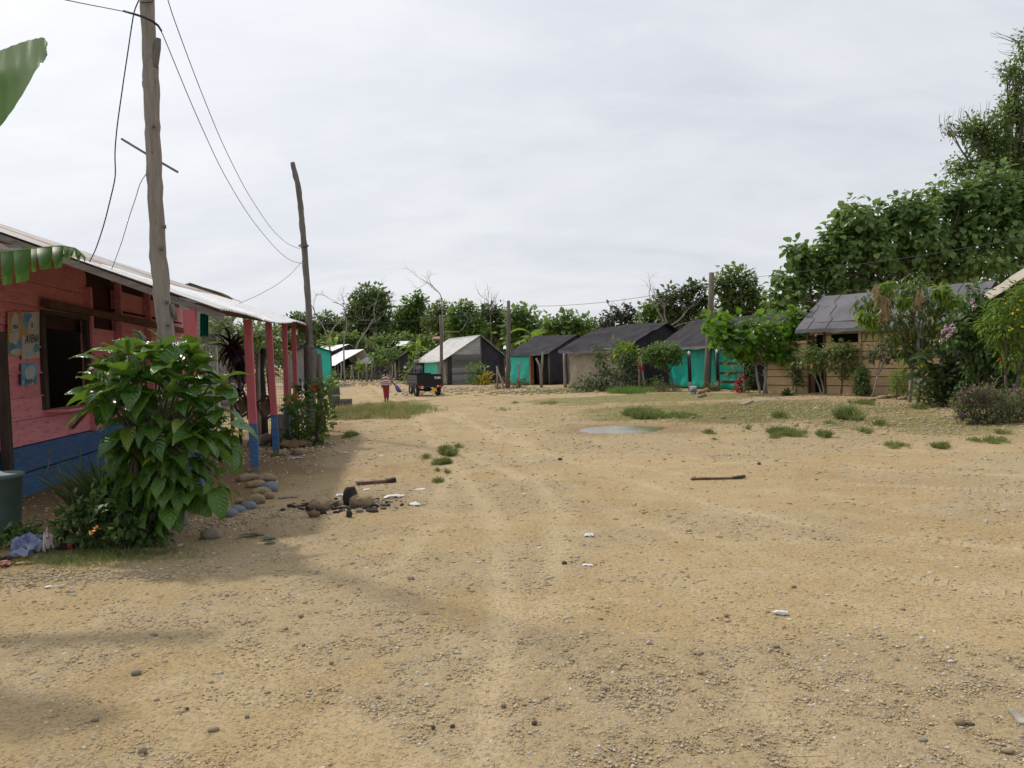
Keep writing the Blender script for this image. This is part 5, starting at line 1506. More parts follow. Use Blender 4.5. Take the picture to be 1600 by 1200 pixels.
def hut(name, label, D, xl, xa, xr, ye, yr, theta, L_, roof_m, front=None, gable=None, oh=.35, og=.3, group="tarpaulin tent houses", cat="tent house", corrug=False, roofL=None, hem=True, sag=.06, planks=None, wallm="blacktarp", gable_planks=None, openfront=False, ra=.0):
    th = math.radians(theta)
    d = np.array([-math.sin(th), math.cos(th), 0]); nn = np.array([math.cos(th), math.sin(th), 0])
    E0 = Q(xl, ye, D); ez = E0[2]; B = np.array([E0[0], E0[1], 0])
    tr_ = solve(lambda t: B + nn * t + [0, 0, ez], xr, 0, 14)
    ta = solve(lambda t: B + nn * t + [0, 0, ez], xa, 0, 14)
    pa = B + nn * ta; rz = Q(xa, yr, pa[1])[2]
    z0 = float(gz(B[0], B[1])) if D < 60 else 0.0
    root = thing(name, label, cat, (B[0], B[1], z0), group)
    P = lambda s, t, z: B + d * s + nn * t + np.array([0, 0, z])
    sl = (rz - ez) / ta; sr = (rz - ez) / max(.3, tr_ - ta)
    roofL = roofL or L_
    # roof: two slopes
    nu, nv = 26, 9
    mb = MB()
    lines = []
    for side in (0, 1):
        g = np.zeros((nu if not corrug else 90, nv, 3)); m_ = g.shape[0]
        for i in range(m_):
            s = -og + (roofL + 2 * og) * i / (m_ - 1)
            for j in range(nv):
                v = j / (nv - 1)
                if side == 0: t = -oh + (ta + oh) * v; z = rz - (ta - t) * sl
                else: t = ta + (tr_ + oh - ta) * (1 - v); z = rz - (t - ta) * sr
                u = i / (m_ - 1)
                z += -sag * math.sin(PI * u) * math.sin(PI * min(1, v + .35)) + .11 * sag / .06 * (fbm(s * 1.1 + D, t * 1.5, 7, 3) - .5) * (0 if corrug else 1)
                if corrug: z += .02 * math.sin(s * 2 * PI / .3)
                if not corrug and v == 0 and side == 0: z -= .03 + .05 * fbm(s * 2.0, D, 13, 2)
                g[i, j] = P(s, t, z + .03)
        mb.grid(g, 0, .015, np.array([0, 0, 1.0]))
        lines.append(g)
    rf = mb.build("roof", Mt[roof_m], root, corrug)
    if hem:   # edge of the sheet folded over the eave
        g0 = lines[0][:, 0]; g = np.zeros((len(g0), 3, 3))
        for i, p in enumerate(g0):
            dz = .07 + .10 * fbm(i * .6, D, 17, 2)
            for j in range(3): g[i, j] = p + np.array([0, 0, .012 - dz * j / 2]) - nn * (.012 + .02 * j * fbm(i * .9, D + 3, 19, 2))
        MB().grid(g, 0, .006).build("hem", Mt["greytarp"] if roof_m == "blacktarp" else Mt[roof_m], rf)
    if roof_m == "greytarp" and D < 40:
        for q in (2, 6, 11, 15, 20, 23):
            g = lines[0]; sm = MB(); sm.tube([g[min(q + j // 3, nu - 1), j] + [0, 0, .012] for j in range(nv)], .011, 5); sm.build("seam", Mt["seam"], rf)
    # front (t = 0) and gable (s = 0) walls
    S = lambda px: solve(lambda s: P(s, 0, 1.2), px, 0, L_)
    segs = [(S(b_), S(a_), m_) for a_, b_, m_ in front] if front else [(0, L_, wallm)]
    ztop = ez - .10
    if planks is None:
        for k, (s0, s1, m_) in enumerate(segs):
            s0, s1 = min(s0, s1), max(s0, s1)
            if m_ is None: continue
            if m_ == "post":
                MB().beam(P((s0 + s1) / 2, -.03, -.05), P((s0 + s1) / 2, -.03, ztop - .03), max(.1, s1 - s0), .1, up=d).build("post", Mt["plankpost"], root); continue
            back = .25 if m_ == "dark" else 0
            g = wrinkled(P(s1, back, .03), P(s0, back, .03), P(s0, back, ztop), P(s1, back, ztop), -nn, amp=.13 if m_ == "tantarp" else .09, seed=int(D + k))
            MB().grid(g, 0, .01, -nn).build("front_sheet" if m_ != "dark" else "doorway", Mt[m_], root, True)  # dark segments: near-black sheet in place of the shaded inside
    else:
        planks(root, P, S, ez, ta, rz, nn, L_)
    T = lambda px: solve(lambda t: P(0, t, 1.2), px, 0, tr_)
    gs = [(T(a_), T(b_), m_) for a_, b_, m_ in gable] if gable else [(0, tr_, wallm)]
    ztg = lambda t: rz - (ta - t) * sl if t < ta else rz - (t - ta) * sr
    for k, (t0, t1, m_) in enumerate(gs):
        if m_ is None: continue
        cuts = [t0] + ([ta] if t0 < ta < t1 else []) + [t1]
        for a_, b_ in zip(cuts[:-1], cuts[1:]):
            if m_ == "planks":
                pw = MB(); plank_wall(lambda s, z, o: P(-o, s, z), a_, b_, 0, min(ztg(a_), ztg(b_)) - .02, .16, [], pw)
                zl = min(ztg(a_), ztg(b_)) - .02; 
                pw.build("gable_planks", Mt["greyplank"], root)
                g = wrinkled(P(.02, a_, zl), P(.02, b_, zl), P(.02, b_, ztg(b_)), P(.02, a_, ztg(a_)), -d, 10, 5, .02, 3)
                MB().grid(g, 0, .01, -d).build("gable_patch", Mt["tin"], root)
            else:
                g = wrinkled(P(0.02, a_, .03), P(.02, b_, .03), P(.02, b_, ztg(b_)), P(.02, a_, ztg(a_)), -d, 16, 12, .04, int(D + k + 5))
                MB().grid(g, 0, .01, -d).build("gable_sheet", Mt[m_], root, True)
    # back and far walls
    w2 = MB(); w2.add([P(roofL, .05, 0), P(roofL, tr_, 0), P(roofL, tr_, ez), P(roofL, ta, rz), P(roofL, .05, ez)], [(0, 1, 2, 3, 4)])
    w2.build("far_wall", Mt[wallm], root)
    w3 = MB(); w3.add([P(0, tr_, 0), P(roofL, tr_, 0), P(roofL, tr_, ez), P(0, tr_, ez)], [(0, 1, 2, 3)]); w3.build("back_wall", Mt[wallm], root)
    for (s, t) in ((0.03, 0.05), (roofL - .03, .05), (.04, tr_ - .05)):
        MB().tube([P(s, t, -.1), P(s, t, 1.0), P(s + .01, t, ez - .03)], .05, 7, jit=.1).build("corner_pole", Mt["darkpole"], root, True)
    return root, P, S, T
Mt["plankpost"] = mat("orange_brown_post", (.33, .15, .07), (.24, .10, .05), 3, .8, .4, 16, (6, 6, 1), island=0)

hut("tent_house", "tent house with a bright teal front half and dark doorway beside a forked stick", 46, 857, 900, 948, 551, 523, 48, 3.1, "blacktarp",
    [(797, 828, "tealtarp"), (828, 834, "post"), (834, 857, "dark")], hem=False, og=.15, oh=.2)
hut("tent_house", "tent house with a wrinkled beige front sheet and sagging black roof", 38, 976, 1035, 1085, 540, 505, 48, 3.5, "blacktarp",
    [(886, 976, "tantarp")], sag=.12)
hut("tent_house", "tent house with a long teal front sheet under a black roof", 30.9, 1205, 1256, 1312, 524, 486, 20.5, 7.6, "blacktarp",
    [(1030, 1118, "tealtarp"), (1118, 1160, "tealtarp"), (1160, 1205, "dark")], oh=.45)

def wood_front(root, P, S, ez, ta, rz, nn, L_):
    W = lambda s, z, o: P(s, -o, z)
    sd1, sd0 = S(1265), S(1288)
    holes = [(sd0, sd1, 0, 2.25), (S(1341), S(1299), 1.80, 2.10), (S(1426), S(1393), 1.20, 1.46)]
    mb = MB(); plank_wall(W, 0, sd1 + .02, 0, ez - .03, .30, holes, mb)
    plank_wall(W, sd1 + .02, L_, 0, 1.95, .30, [], mb)
    mb.build("plank_wall", Mt["plank"], root)
    dk = MB(); dk.add([P(0, .45, 0), P(L_, .45, 0), P(L_, .45, 1.9), P(5.4, .45, 1.9), P(5.4, .45, ez - .1), P(0, .45, ez - .1)], [(0, 1, 2, 3, 4, 5)]); dk.build("dark_panel", Mt["dark"], root)  # near-black panel stands in for the shaded room behind the openings
    dr = MB()
    for s in (sd0 - .03, sd1 + .03): dr.beam(W(s, 0, .03), W(s, 2.3, .03), .06, .06, up=nn)
    df = dr.build("door_frame", Mt["brownwood"], root)
    b2 = MB(); b2.beam(W(0, ez - .08, .04), W(sd1 + .1, ez - .08, .04), .05, .14); b2.build("wall_plate", Mt["brownwood"], root)
    for s in (S(1345), S(1440)):
        MB().beam(W(s, 0, .035), W(s, ez - .1, .035), .09, .04, up=nn).build("batten", Mt["plank"], root)
hut("plank_house", "raw brown plank house under a grey sheet roof, right side of the yard", 24.3, 1510, 1543, 1580, 489, 441, 36.9, 7.3, "greytarp", planks=wood_front, group="houses round the yard", cat="house", roofL=5.45, wallm="plank", hem=True, og=.25, sag=.04)
hut("tent_house", "house at the right edge under a pale plastic roof behind the yellow flowers", 20.6, 1512, 1668, 1830, 487, 392, -21, 2.6, "paletarp", front=None, wallm="blacktarp", og=.45, oh=.1, hem=False, group="tarpaulin tent houses")
hut("plank_house", "old grey plank house with a sheet tin roof behind the cargo tricycle", 52, 697, 751, 789, 560, 524, 22, 6.5, "tin",
    [(640, 663, "dark"), (663, 684, "tealtarp"), (684, 697, "greyplank")], [(697, 706, "blacktarp"), (706, 753, "planks"), (753, 789, "blacktarp")], group="houses round the yard", cat="house", corrug=True, hem=False, og=.2, wallm="greyplank")
# huts down the lane on the left
hut("tent_house", "grey-walled tent house seen past the porch with a teal side panel", 56, 450, 484, 518, 551, 538, 17, 3.4, "blacktarp", None, [(450, 497, "greycloth"), (497, 518, "tealtarp")], hem=False, og=.3, wallm="greycloth")
hut("open_shed", "open shed with a bright white sheet roof at the lane bend", 78, 527, 568, 580, 568, 546, 38, 4.4, "palemetal", [(500, 527, None)], [(527, 580, None)], group="houses round the yard", cat="shed", hem=False, og=.2, sag=.02)
hut("tent_house", "far house with a white metal roof just past the crooked pole", 88, 520, 545, 560, 548, 538, 40, 6, "palemetal", hem=False, og=.2, sag=.02)
hut("tent_house", "far dark tent house with a green sheet along the ridge", 96, 560, 577, 592, 549, 540, 30, 5, "blacktarp", hem=False, og=.2)
hut("tent_house", "small grey-roofed tent house under the umbrella-shaped tree", 74, 584, 598, 610, 564, 556, 35, 3.0, "greytarp", hem=False, og=.2)
hut("tent_house", "dark tent house with a white patch on its ridge, behind the umbrella-shaped tree", 80, 600, 618, 655, 547, 533, 10, 5, "blacktarp", hem=False, og=.2)
hut("tent_house", "low black tent house between the umbrella-shaped tree and grey plank house", 66, 622, 640, 664, 560, 549, 12, 4, "blacktarp", hem=False, og=.2)
for (lb, x0, y0, x1, y1, D, m_, nm) in (("white sheet lying on the ridge of a black tent house", 618, 533, 643, 540, 79.4, "palemetal", "roof_sheet"), ("green sheet on the ridge of a far tent house", 553, 539.5, 572, 541.5, 96.5, "tealtarp", "roof_sheet"), ("orange tin sheet at the far end of the grey house roof", 674, 526, 692, 529, 60, "rusty", "roof_sheet"), ("tiny pale roof sheet in the trees right of the grey house", 786, 540, 791, 545, 75, "palemetal", "roof_sheet")):
    if m_ == "rusty": Mt["rusty"] = mat("rusty_tin", (.36, .15, .10), (.28, .12, .08), 3, .7, .1, island=0)
    g = np.array([[Q(x0, y1, D), Q(x0 + (x1 - x0) * .25, y0, D + 1.2)], [Q(x1, y1, D), Q(x1 - (x1 - x0) * .1, y0, D + 1.2)]])
    tag(MB().grid(g, 0, .03).build(nm, Mt[m_], None, loc=g[0, 0]), lb, "roof sheet")
# a white ridge cap of another roof above the pink shop
hut("plank_house", "house behind the pink shop with only its white roof corner showing", 30, 262, 299, 335, 456, 443.5, 10, 4, "palemetal", group="houses round the yard", cat="house", hem=False, og=.2, wallm="greyplank", sag=.02)

# ================================================================== poles, sticks, wires in the middle distance
simple_post("dark straight pole between the grey plank house and the teal-fronted tent", 793, 470, 607, 6.2, Mt["darkpole"], 43.5, 1.5, "utility_pole", "village poles", "pole")
simple_post("leaning rough pole standing before the long teal tent house", 1105, 426, 613, 9.5, Mt["midpole"], 34.2, 7, "utility_pole", "village poles", "pole")
simple_post("slim pole by the cargo tricycle with a dead branch above", 690, 492, 602, 5.0, Mt["darkpole"], 49, -2, "utility_pole", "village poles", "pole")
simple_post("thin bare pole standing before the white shed roof", 539, 545, 588, 2.6, Mt["dead"], 70, -2, "utility_pole", "village poles", "pole")
WP = [Q(793.5, 478, 43.5), Q(860, 478.5, 42), Q(930, 474, 40), Q(1000, 465, 37.5), Q(1060, 454, 35.6), Q(1111, 443, 34.2)]
wire("long thin cable from the dark straight pole to the leaning rough pole", WP, .014, 30)
wire("thin cable from the leaning rough pole off to the right edge", [Q(1111, 443, 34.2), Q(1180, 433, 32), Q(1250, 425, 29.5), Q(1350, 412, 26), Q(1450, 398, 22), Q(1600, 372, 18), Q(1720, 345, 15)], .011, 40)
wire("thin faint cable crossing before the far trees to the slim pole", [Q(482, 505, 18.0), Q(560, 506, 30), Q(620, 503, 40), Q(688, 497, 49), Q(740, 492, 46), Q(793, 480, 43.5)], .011, 30)
def sticks(lst, group, m, names="stick"):
    for (lb, px, yt, yb, w_, D, ln) in lst:
        simple_post(lb, px, yt, yb, w_, m, D, ln, "fence_stick", group, "stick")
sticks((("pale fence stick under the left end of the white shed roof", 532.5, 567, 589, 2.2, 76, 0), ("short fence stick right of the bare pole by the shed", 548, 571, 588, 2.0, 72, 1), ("crooked fence stick in the middle under the shed", 553, 570, 586, 1.8, 71, -3),
        ("fence stick holding the small yellow-green bush", 560, 575, 588, 2.0, 72, 0), ("tall fence stick left of the umbrella-shaped tree", 573, 566, 589, 3.0, 68, 0), ("leaning fence stick beside the tall one", 579, 566, 589, 2.4, 68, 3),
        ("short stick right below the umbrella-shaped tree", 617, 566, 588, 3.0, 66, 0), ("low stick left below the umbrella-shaped tree", 612, 570, 587, 2.2, 66, 1)), "sticks along the lane", Mt["palebark"])
sticks((("slanting grey stick at the foot of the dark straight pole", 788, 572, 607, 3, 42, -12), ("short upright stick left of the dark straight pole", 777, 572, 600, 2.4, 43, 0), ("pale stick by the yellow croton bush", 757, 573, 594, 2.6, 50, 0), ("thin brown stick inside the teal front of the first tent", 811, 565, 603, 3.4, 43, -1),
        ("pale thin stick right of the red flower bed", 1008, 558, 597, 3.2, 35.2, -6), ("pale stake by the beige tent's right corner", 998, 550, 575, 3.2, 37, 0), ("grey post at the beige tent's left corner", 883.5, 552, 607, 5.0, 41.5, -1.5),
        ("thin upright stake before the red-leaved plant", 1163, 567, 616, 2.6, 30.5, -1), ("pale crooked stick by the almond tree trunk", 1198, 577, 617, 3.6, 29.5, -5)), "sticks in front of the tents", Mt["palebark"])
# forked stick
b = ground(Q(846, 605, 43)[0], 43); mb = MB()
mb.tube([b - [0, 0, .1], b + [0, 0, .6], b + [-.06, 0, 1.2], b + [-.25, 0, 1.6]], [.10, .09, .07, .05], 7, jit=.1); mb.tube([b + [0, 0, .5], b + [.07, 0, 1.2], b + [.13, 0, 1.95]], [.08, .065, .05], 7, jit=.1)
tag(mb.build("forked_post", Mt["pole"], None, True, loc=b), "forked grey post before the teal-fronted tent's doorway", "post")
# dark posts with white tips and rails
for lb, px, yt, yb, D in (("black post with a white tip left of the leaning rough pole", 1079, 549, 621, 33.5), ("black white-tipped post right of the leaning rough pole, joined to rails", 1122.5, 546, 609, 33)):
    b = ground(Q(px, yb, D)[0], D); t = Q(px - 2.5, yt + 5, D)
    root = thing("fence_post", lb, "post", b, "white-tipped fence posts")
    MB().tube([b - [0, 0, .1], lerp(b, t, .25)], .085, 8).build("bare_foot", Mt["palebark"], root, True)
    MB().tube([lerp(b, t, .25), t], .075, 8).build("shaft", Mt["black"], root, True)
    MB().tube([t, t + [0, 0, .08], t + [0, 0, .15]], [.07, .055, .02], 8).build("tip", Mt["white"], root, True)
root = thing("rail_fence", "short dark rail fence right of the leaning rough pole", "fence", ground(Q(1140, 606, 32.6)[0], 32.6))
for y in (568, 583, 597): MB().beam(Q(1123, y, 32.9), Q(1160, y, 32.2), .05, .11).build("rail", Mt["darkwood"], root)
c = G(1083.5, 616); root = thing("paint_bucket", "white and blue plastic bucket before the long teal tent", "bucket", c)
MB().lathe(c, [(0, 0), (.11, 0), (.135, .30), (.14, .31), (.125, .30), (.11, .08)], 16).build("pail", Mt["white"], root, True)
MB().lathe(c, [(.116, .08), (.128, .081), (.137, .22), (.132, .22)], 16).build("label_band", Mt["bluebag"], root, True)
k = 0
for (px, py, w_, h_, lb) in ((1096, 612, 12, 8, "brown rock left in the pile before the long teal tent"), (1104, 609, 11, 9, "upper rock in the pile before the long teal tent"), (1093, 619, 11, 6, "low rock at the front of the pile by the bucket"), (1100, 617, 9, 7, "small rock between the pile's larger ones")):
    stone(lb, px, py, w_, h_, Mt["stone"], "rock pile by the bucket")
for (px, py, w_, h_, lb) in ((1380, 620, 22, 7, "flat pale rock in the bed before the plank house"), (1396, 618, 18, 8, "upright pale rock in the bed before the plank house"), (1410, 622, 16, 6, "low rock next to the mango trunks"), (1363, 624, 12, 6, "dark rock left end of the bed before the plank house"), (1244, 664, 9, 4, "flat whitish rock on the bare strip"), (1130, 652, 9, 6, "round tan rock right of the large dark grass clump")):
    stone(lb, px, py, w_, h_, Mt["stone"], "rocks of the garden beds")
def rubble(name, label, c, rx, ry, N, r0, r1, m=PEB):
    v, f = ICO; q = RNG.normal(0, .5, (N, 2)); x = c[0] + q[:, 0] * rx; y = c[1] + q[:, 1] * ry
    r = RNG.uniform(r0, r1, N); s = RNG.uniform(.6, 1.3, (N, 3)) * np.array([1.1, .9, .6])
    V = v[None] * (1 + .15 * RNG.normal(0, 1, (N, 12, 1))) * s[:, None] * r[:, None, None] + np.stack([x, y, gz(x, y) + r * .2], 1)[:, None]
    o = mesh_obj(name, V.reshape(-1, 3), (f[None] + (np.arange(N) * 12)[:, None, None]).reshape(-1, 3), m)
    tag(o, label, None, None, "stuff")
rubble("rubble", "pale rubble strewn before the grey plank house", G0(720, 609), 3.6, 3.5, 500, .03, .10)
rubble("rubble", "rubble along the far road edge", G0(610, 597), 7, 8, 500, .05, .16)
rubble("rubble", "rubble before the teal-fronted tent houses", G0(860, 612), 4, 2.5, 260, .04, .12)
rubble("rubble", "small stones on the strip before the plank house", G0(1290, 642), 5.0, 4.5, 900, .015, .05)
rubble("rubble", "small stones on the far right strip", G0(1430, 665), 3.0, 2.5, 500, .012, .04)
rubble("rubble", "gravel heap under the porch edge", G0(440, 700), 1.2, 2.2, 900, .012, .04)
rubble("rubble", "chips and ash about the fire place", G0(545, 790), .55, .35, 260, .006, .028, Mt["greystone"])
rubble("rubble", "charred chips strewn about the fire place", G0(530, 793), .55, .35, 170, .012, .045, Mt["burnt"])
rubble("rubble", "stones by the porch and pole foot", G0(390, 810), .9, .6, 500, .006, .022)
rubble("rubble", "stones along the litter strip at the left edge", G0(120, 898), 1.2, .35, 700, .005, .02)

# ================================================================== garden plants on the right
weed_bush("garden_bush", "broad rambling green bush before the beige tent house", "bush", 942, 612, 35.6,
          [(930, 592, 16), (950, 590, 18), (965, 580, 16), (940, 575, 12), (915, 600, 12), (970, 600, 16), (950, 605, 16), (925, 606, 14), (985, 592, 10), (980, 565, 9), (972, 556, 8), (938, 560, 7), (935, 548, 6), (900, 608, 10), (988, 572, 8)], .17, L["olive"], .8, T_OVAL, stems=4, tr=.02, tm=Mt["palebark"])
weed_bush("garden_bush", "bright yellow-green leaves of a sapling above the rambling bush", "sapling", 982, 605, 36.4, [(972, 557, 7), (984, 553, 8), (978, 566, 7), (990, 562, 6), (968, 548, 4)], .26, L["yellowgreen"], .7, T_OVAL, stems=2, tr=.02)
tree("feather_tree", "small flat-topped feathery green tree left of the long teal tent", "tree", 34.0, (1052, 612), [(1015, 552, 13), (1030, 545, 14), (1048, 547, 14), (1060, 553, 10), (1040, 558, 14), (1022, 562, 11), (1055, 562, 9), (1008, 560, 7), (1035, 568, 10)], .10, L["light"], Mt["bark"], .045, 3.4, T_OVAL, flat=.7)
weed_bush("shrub", "round dry-looking shrub left of the white and blue bucket", "shrub", 1042, 622, 33.2, [(1035, 606, 12), (1050, 609, 11), (1025, 604, 8), (1042, 614, 10), (1060, 606, 6), (1030, 613, 9)], .10, L["palebush"], .8, T_LANCE, stems=4)
weed_bush("shrub", "round shrub at the foot of the leaning rough pole", "shrub", 1111, 622, 32.6, [(1105, 608, 10), (1118, 608, 9), (1111, 614, 10), (1122, 601, 5), (1100, 601, 5), (1111, 602, 8)], .09, L["palebush"], .8, T_LANCE, stems=4)
weed_bush("shrub", "bright green low bush behind the red flower by the tents", "bush", 1010, 610, 35.4, [(1005, 604, 8), (1018, 602, 9), (1025, 594, 7), (1000, 609, 8)], .12, L["greengrass"], .8, T_OVAL, stems=2)
p = Q(1002, 575, 35.0); tag(leaves("red_flower", Mt["petal_red"], None, np.repeat([p, p + [.06, 0, .05], p + [-.07, 0, .02]], 8, 0), sph(24) + [0, -.5, .2], .11, T_ROUND, loc=p), "bright red flower head between beige tent and feathery tree", "flower")
weed_bush("red_leaved_plant", "low plant of red leaves at the thin stake", "plant", 1157, 616, 30.8, [(1154, 597, 4), (1158, 604, 5), (1155, 611, 5), (1160, 592, 3)], .10, Mt["petal_red"], .9, T_ROUND, stems=2, tr=.01)
weed_bush("dark_creeper", "dark climbing leaves under the broad-leaved tree", "creeper", 1170, 614, 30.4, [(1165, 575, 9), (1172, 590, 10), (1168, 602, 8), (1150, 575, 8), (1140, 582, 7)], .10, L["dark"], .7, stems=3)
tree("almond_tree", "spreading bright broad-leaved tree between teal tent and plank house", "tree", 29.4, (1191, 616),
     [(1125, 512, 12), (1140, 515, 15), (1160, 510, 15), (1180, 515, 16), (1200, 512, 16), (1220, 505, 15), (1240, 502, 14), (1253, 515, 12), (1150, 530, 15), (1175, 535, 17), (1200, 532, 17), (1225, 528, 16), (1245, 535, 12), (1165, 552, 13), (1190, 550, 14), (1215, 548, 12), (1132, 525, 10), (1238, 547, 9), (1155, 545, 10), (1250, 492, 8), (1115, 508, 6)], .27, L["almond"], Mt["palebark"], .055, 1.2, T_ROUND, stems=2, flat=.8, extra_branches=1)
weed_bush("hanging_vine", "dark vine hanging down the plank wall left of the door", "vine", 1240, 612, 28.6, [(1243, 560, 4), (1240, 568, 4), (1244, 576, 4), (1246, 590, 3), (1248, 597, 3), (1241, 582, 3.5)], .13, L["dark"], 1.2, stems=1, tr=.01)
b = G(1232, 618); 
d = sph(34); d[:, 2] = np.abs(d[:, 2]) + .25
tag(leaves("agave_plant", L["lemon"], None, np.tile(b, (34, 1)), d, RNG.uniform(.35, .6, 34), (T_STRAP[0] * np.array([1.6, 1, .35]), T_STRAP[1], T_STRAP[2]), loc=b), "spiky agave clump at the plank wall's foot", "plant")
tree("garden_tree", "rounded dark green bushy tree left part, at the plank house door", "tree", 27.3, (1287, 616), [(1258, 556, 10), (1270, 552, 14), (1280, 565, 12), (1262, 566, 10), (1285, 550, 11), (1275, 575, 8)], .13, L["mid"], Mt["palebark"], .03, 1.7, T_OVAL, stems=2)
tree("garden_tree", "rounded green bushy tree right part, beside the plank house door", "tree", 27.0, (1313, 618), [(1300, 545, 14), (1318, 545, 15), (1332, 553, 13), (1310, 562, 16), (1328, 568, 13), (1300, 572, 10), (1318, 580, 10), (1335, 580, 7)], .13, L["mid"], Mt["bark"], .03, 1.7, T_OVAL, stems=2)
p = Q(1267, 570, 26.6); tag(leaves("orange_flower", Mt["petal_orange"], None, np.repeat([p], 7, 0), sph(7) + [0, -.5, .2], .09, T_ROUND, loc=p), "single salmon flower on the bushy tree by the door", "flower")
weed_bush("clipped_bush", "dark egg-shaped clipped bush before the plank wall", "bush", 1347, 619, 26.0, [(1347, 600, 13), (1346, 588, 11), (1347, 610, 13), (1347, 580, 7)], .075, L["dark"], 3.0, T_OVAL, stems=2, rag=.06)
tree("sapling", "slim pale sapling with a loose yellowish crown before the plank wall", "sapling", 25.4, (1361, 622), [(1365, 545, 11), (1380, 538, 12), (1392, 546, 10), (1375, 555, 12), (1388, 560, 9), (1360, 558, 8), (1398, 536, 6)], .10, L["olive"], Mt["palebark"], .035, 1.3, T_OVAL, bow=.06)
weed_bush("shrub", "yellow-green feathery shrub under the mango tree", "shrub", 1403, 622, 24.0, [(1400, 600, 12), (1410, 590, 12), (1405, 612, 12), (1418, 604, 9), (1397, 588, 7), (1410, 580, 6)], .10, L["yellowgreen"], .9, T_LANCE, stems=3)
mt = tree("mango_tree", "mango tree with drooping leaves and brown young shoots before plank house", "tree", 22.6, (1421, 630),
     [(1360, 485, 15), (1380, 470, 18), (1400, 460, 18), (1425, 452, 18), (1450, 462, 18), (1470, 475, 16), (1485, 480, 14), (1370, 510, 14), (1395, 495, 20), (1425, 485, 22), (1455, 495, 18), (1400, 525, 16), (1425, 515, 18), (1445, 530, 14), (1415, 545, 13), (1495, 490, 9), (1435, 440, 9), (1350, 470, 8), (1470, 515, 10), (1425, 555, 9)], .24, L["mango"], Mt["palebark"], .055, 3.0, T_LANCE, stems=1, droop=.55, bow=.04, fork=.62)
for lb, cs in (("young_leaf_bunch", [(1383, 478, 12, 17), (1382, 492, 9, 10)]), ("young_leaf_bunch", [(1436, 470, 8, 12)]), ("young_leaf_bunch", [(1368, 454, 7, 8)])):
    P, T = [], []
    for (x, y, rx, ry) in cs:
        for _ in range(32):
            P.append(Q(x + RNG.normal(0, rx * .45), y - ry * .6 + RNG.normal(0, ry * .45), 21.3 + RNG.normal(0, .12))); T.append([RNG.normal(0, .25), RNG.normal(0, .25), -1])
    leaves(lb, L["mangonew"], mt, P, np.array(T), RNG.uniform(.2, .36, len(P)), T_LANCE, up=RNG.normal(0, 1, (len(P), 3)))
for lb, cs in (("bright_leaf_bunch", [(1478, 460, 16), (1492, 470, 10), (1468, 452, 8)]), ("bright_leaf_bunch", [(1350, 492, 10), (1362, 500, 9)]), ("bright_leaf_bunch", [(1412, 470, 9), (1385, 447, 9)])):
    P, T = [], []
    for (x, y, r_) in cs:
        for _ in range(60):
            d = sph(1)[0]; P.append(Q(x, y, 21.5) + d * r_ * .35 * 21.5 / F); T.append(d * .8 + [0, 0, -.5])
    leaves(lb, L["yellowgreen"], mt, P, np.array(T), RNG.uniform(.22, .34, len(P)), T_LANCE)
simple_post("thin grey second trunk right of the mango trunk", 1435.5, 520, 634, 4.5, Mt["palebark"], 22.2, -1, "bare_sapling", None, "sapling")
weed_bush("flower_bed_shrub", "dense dark green flower shrub right of the mango trunks", "shrub", 1465, 640, 20.6, [(1448, 605, 14), (1465, 598, 16), (1480, 605, 15), (1455, 622, 15), (1475, 622, 16), (1490, 615, 12), (1440, 620, 10), (1470, 580, 10), (1445, 585, 8), (1460, 634, 12)], .12, L["dark"], .9, T_OVAL, stems=4)
weed_bush("canna_plant", "broad upright blue-green leaves above the dark flower shrub", "plant", 1472, 635, 20.9, [(1465, 572, 9), (1480, 570, 9), (1472, 585, 9)], .42, L["lemon"], .8, (T_OVAL[0] * np.array([.8, 1, 1]), T_OVAL[1], T_OVAL[2]), stems=3)
p = Q(1442, 572, 21.0); tag(leaves("yellow_flower", Mt["petal_yellow"], None, np.repeat([p, p + [.1, 0, .03], p + [-.05, 0, -.05]], 8, 0), sph(24) + [0, -.5, .2], .10, T_ROUND, loc=p), "yellow flower head right beside the mango trunks", "flower")
tree("oleander_tree", "tall dark bushy oleander at the right end of the plank house", "tree", 19.6, (1535, 640),
     [(1505, 500, 14), (1520, 490, 16), (1500, 520, 15), (1525, 515, 20), (1545, 500, 16), (1510, 540, 15), (1535, 540, 18), (1555, 525, 16), (1490, 515, 9), (1485, 530, 8), (1520, 465, 9), (1535, 480, 10), (1550, 560, 16), (1530, 570, 16), (1570, 560, 16), (1515, 568, 10), (1530, 453, 6), (1585, 580, 18), (1565, 595, 16), (1540, 600, 16), (1600, 560, 20), (1515, 600, 14)], .16, L["bush"], Mt["bark"], .04, 3.0, T_OVAL, stems=3)
for k, (lb, cs) in enumerate((("large cluster of pale pink flowers before the oleander", [(1478, 512, 6), (1487, 509, 6), (1474, 519, 6), (1480, 524, 6), (1471, 530, 4), (1491, 515, 4), (1484, 519, 5)]), ("small pale pink flower cluster against the grey roof", [(1518, 470, 5), (1523, 477, 4)]))):
    P = []; 
    for x, y, r_ in cs:
        for _ in range(3): P.append(Q(x + RNG.normal(0, r_ * .35), y + RNG.normal(0, r_ * .35), 18.6))
    P = np.repeat(P, 5, 0); T = sph(len(P)) * .8 + [0, -.55, .1]
    tag(leaves("pink_flowers" if False else "flower_cluster", Mt["petal_pink"], None, P, T, .06, T_ROUND, loc=P[0]), lb, "flower", "pale pink flower clusters")
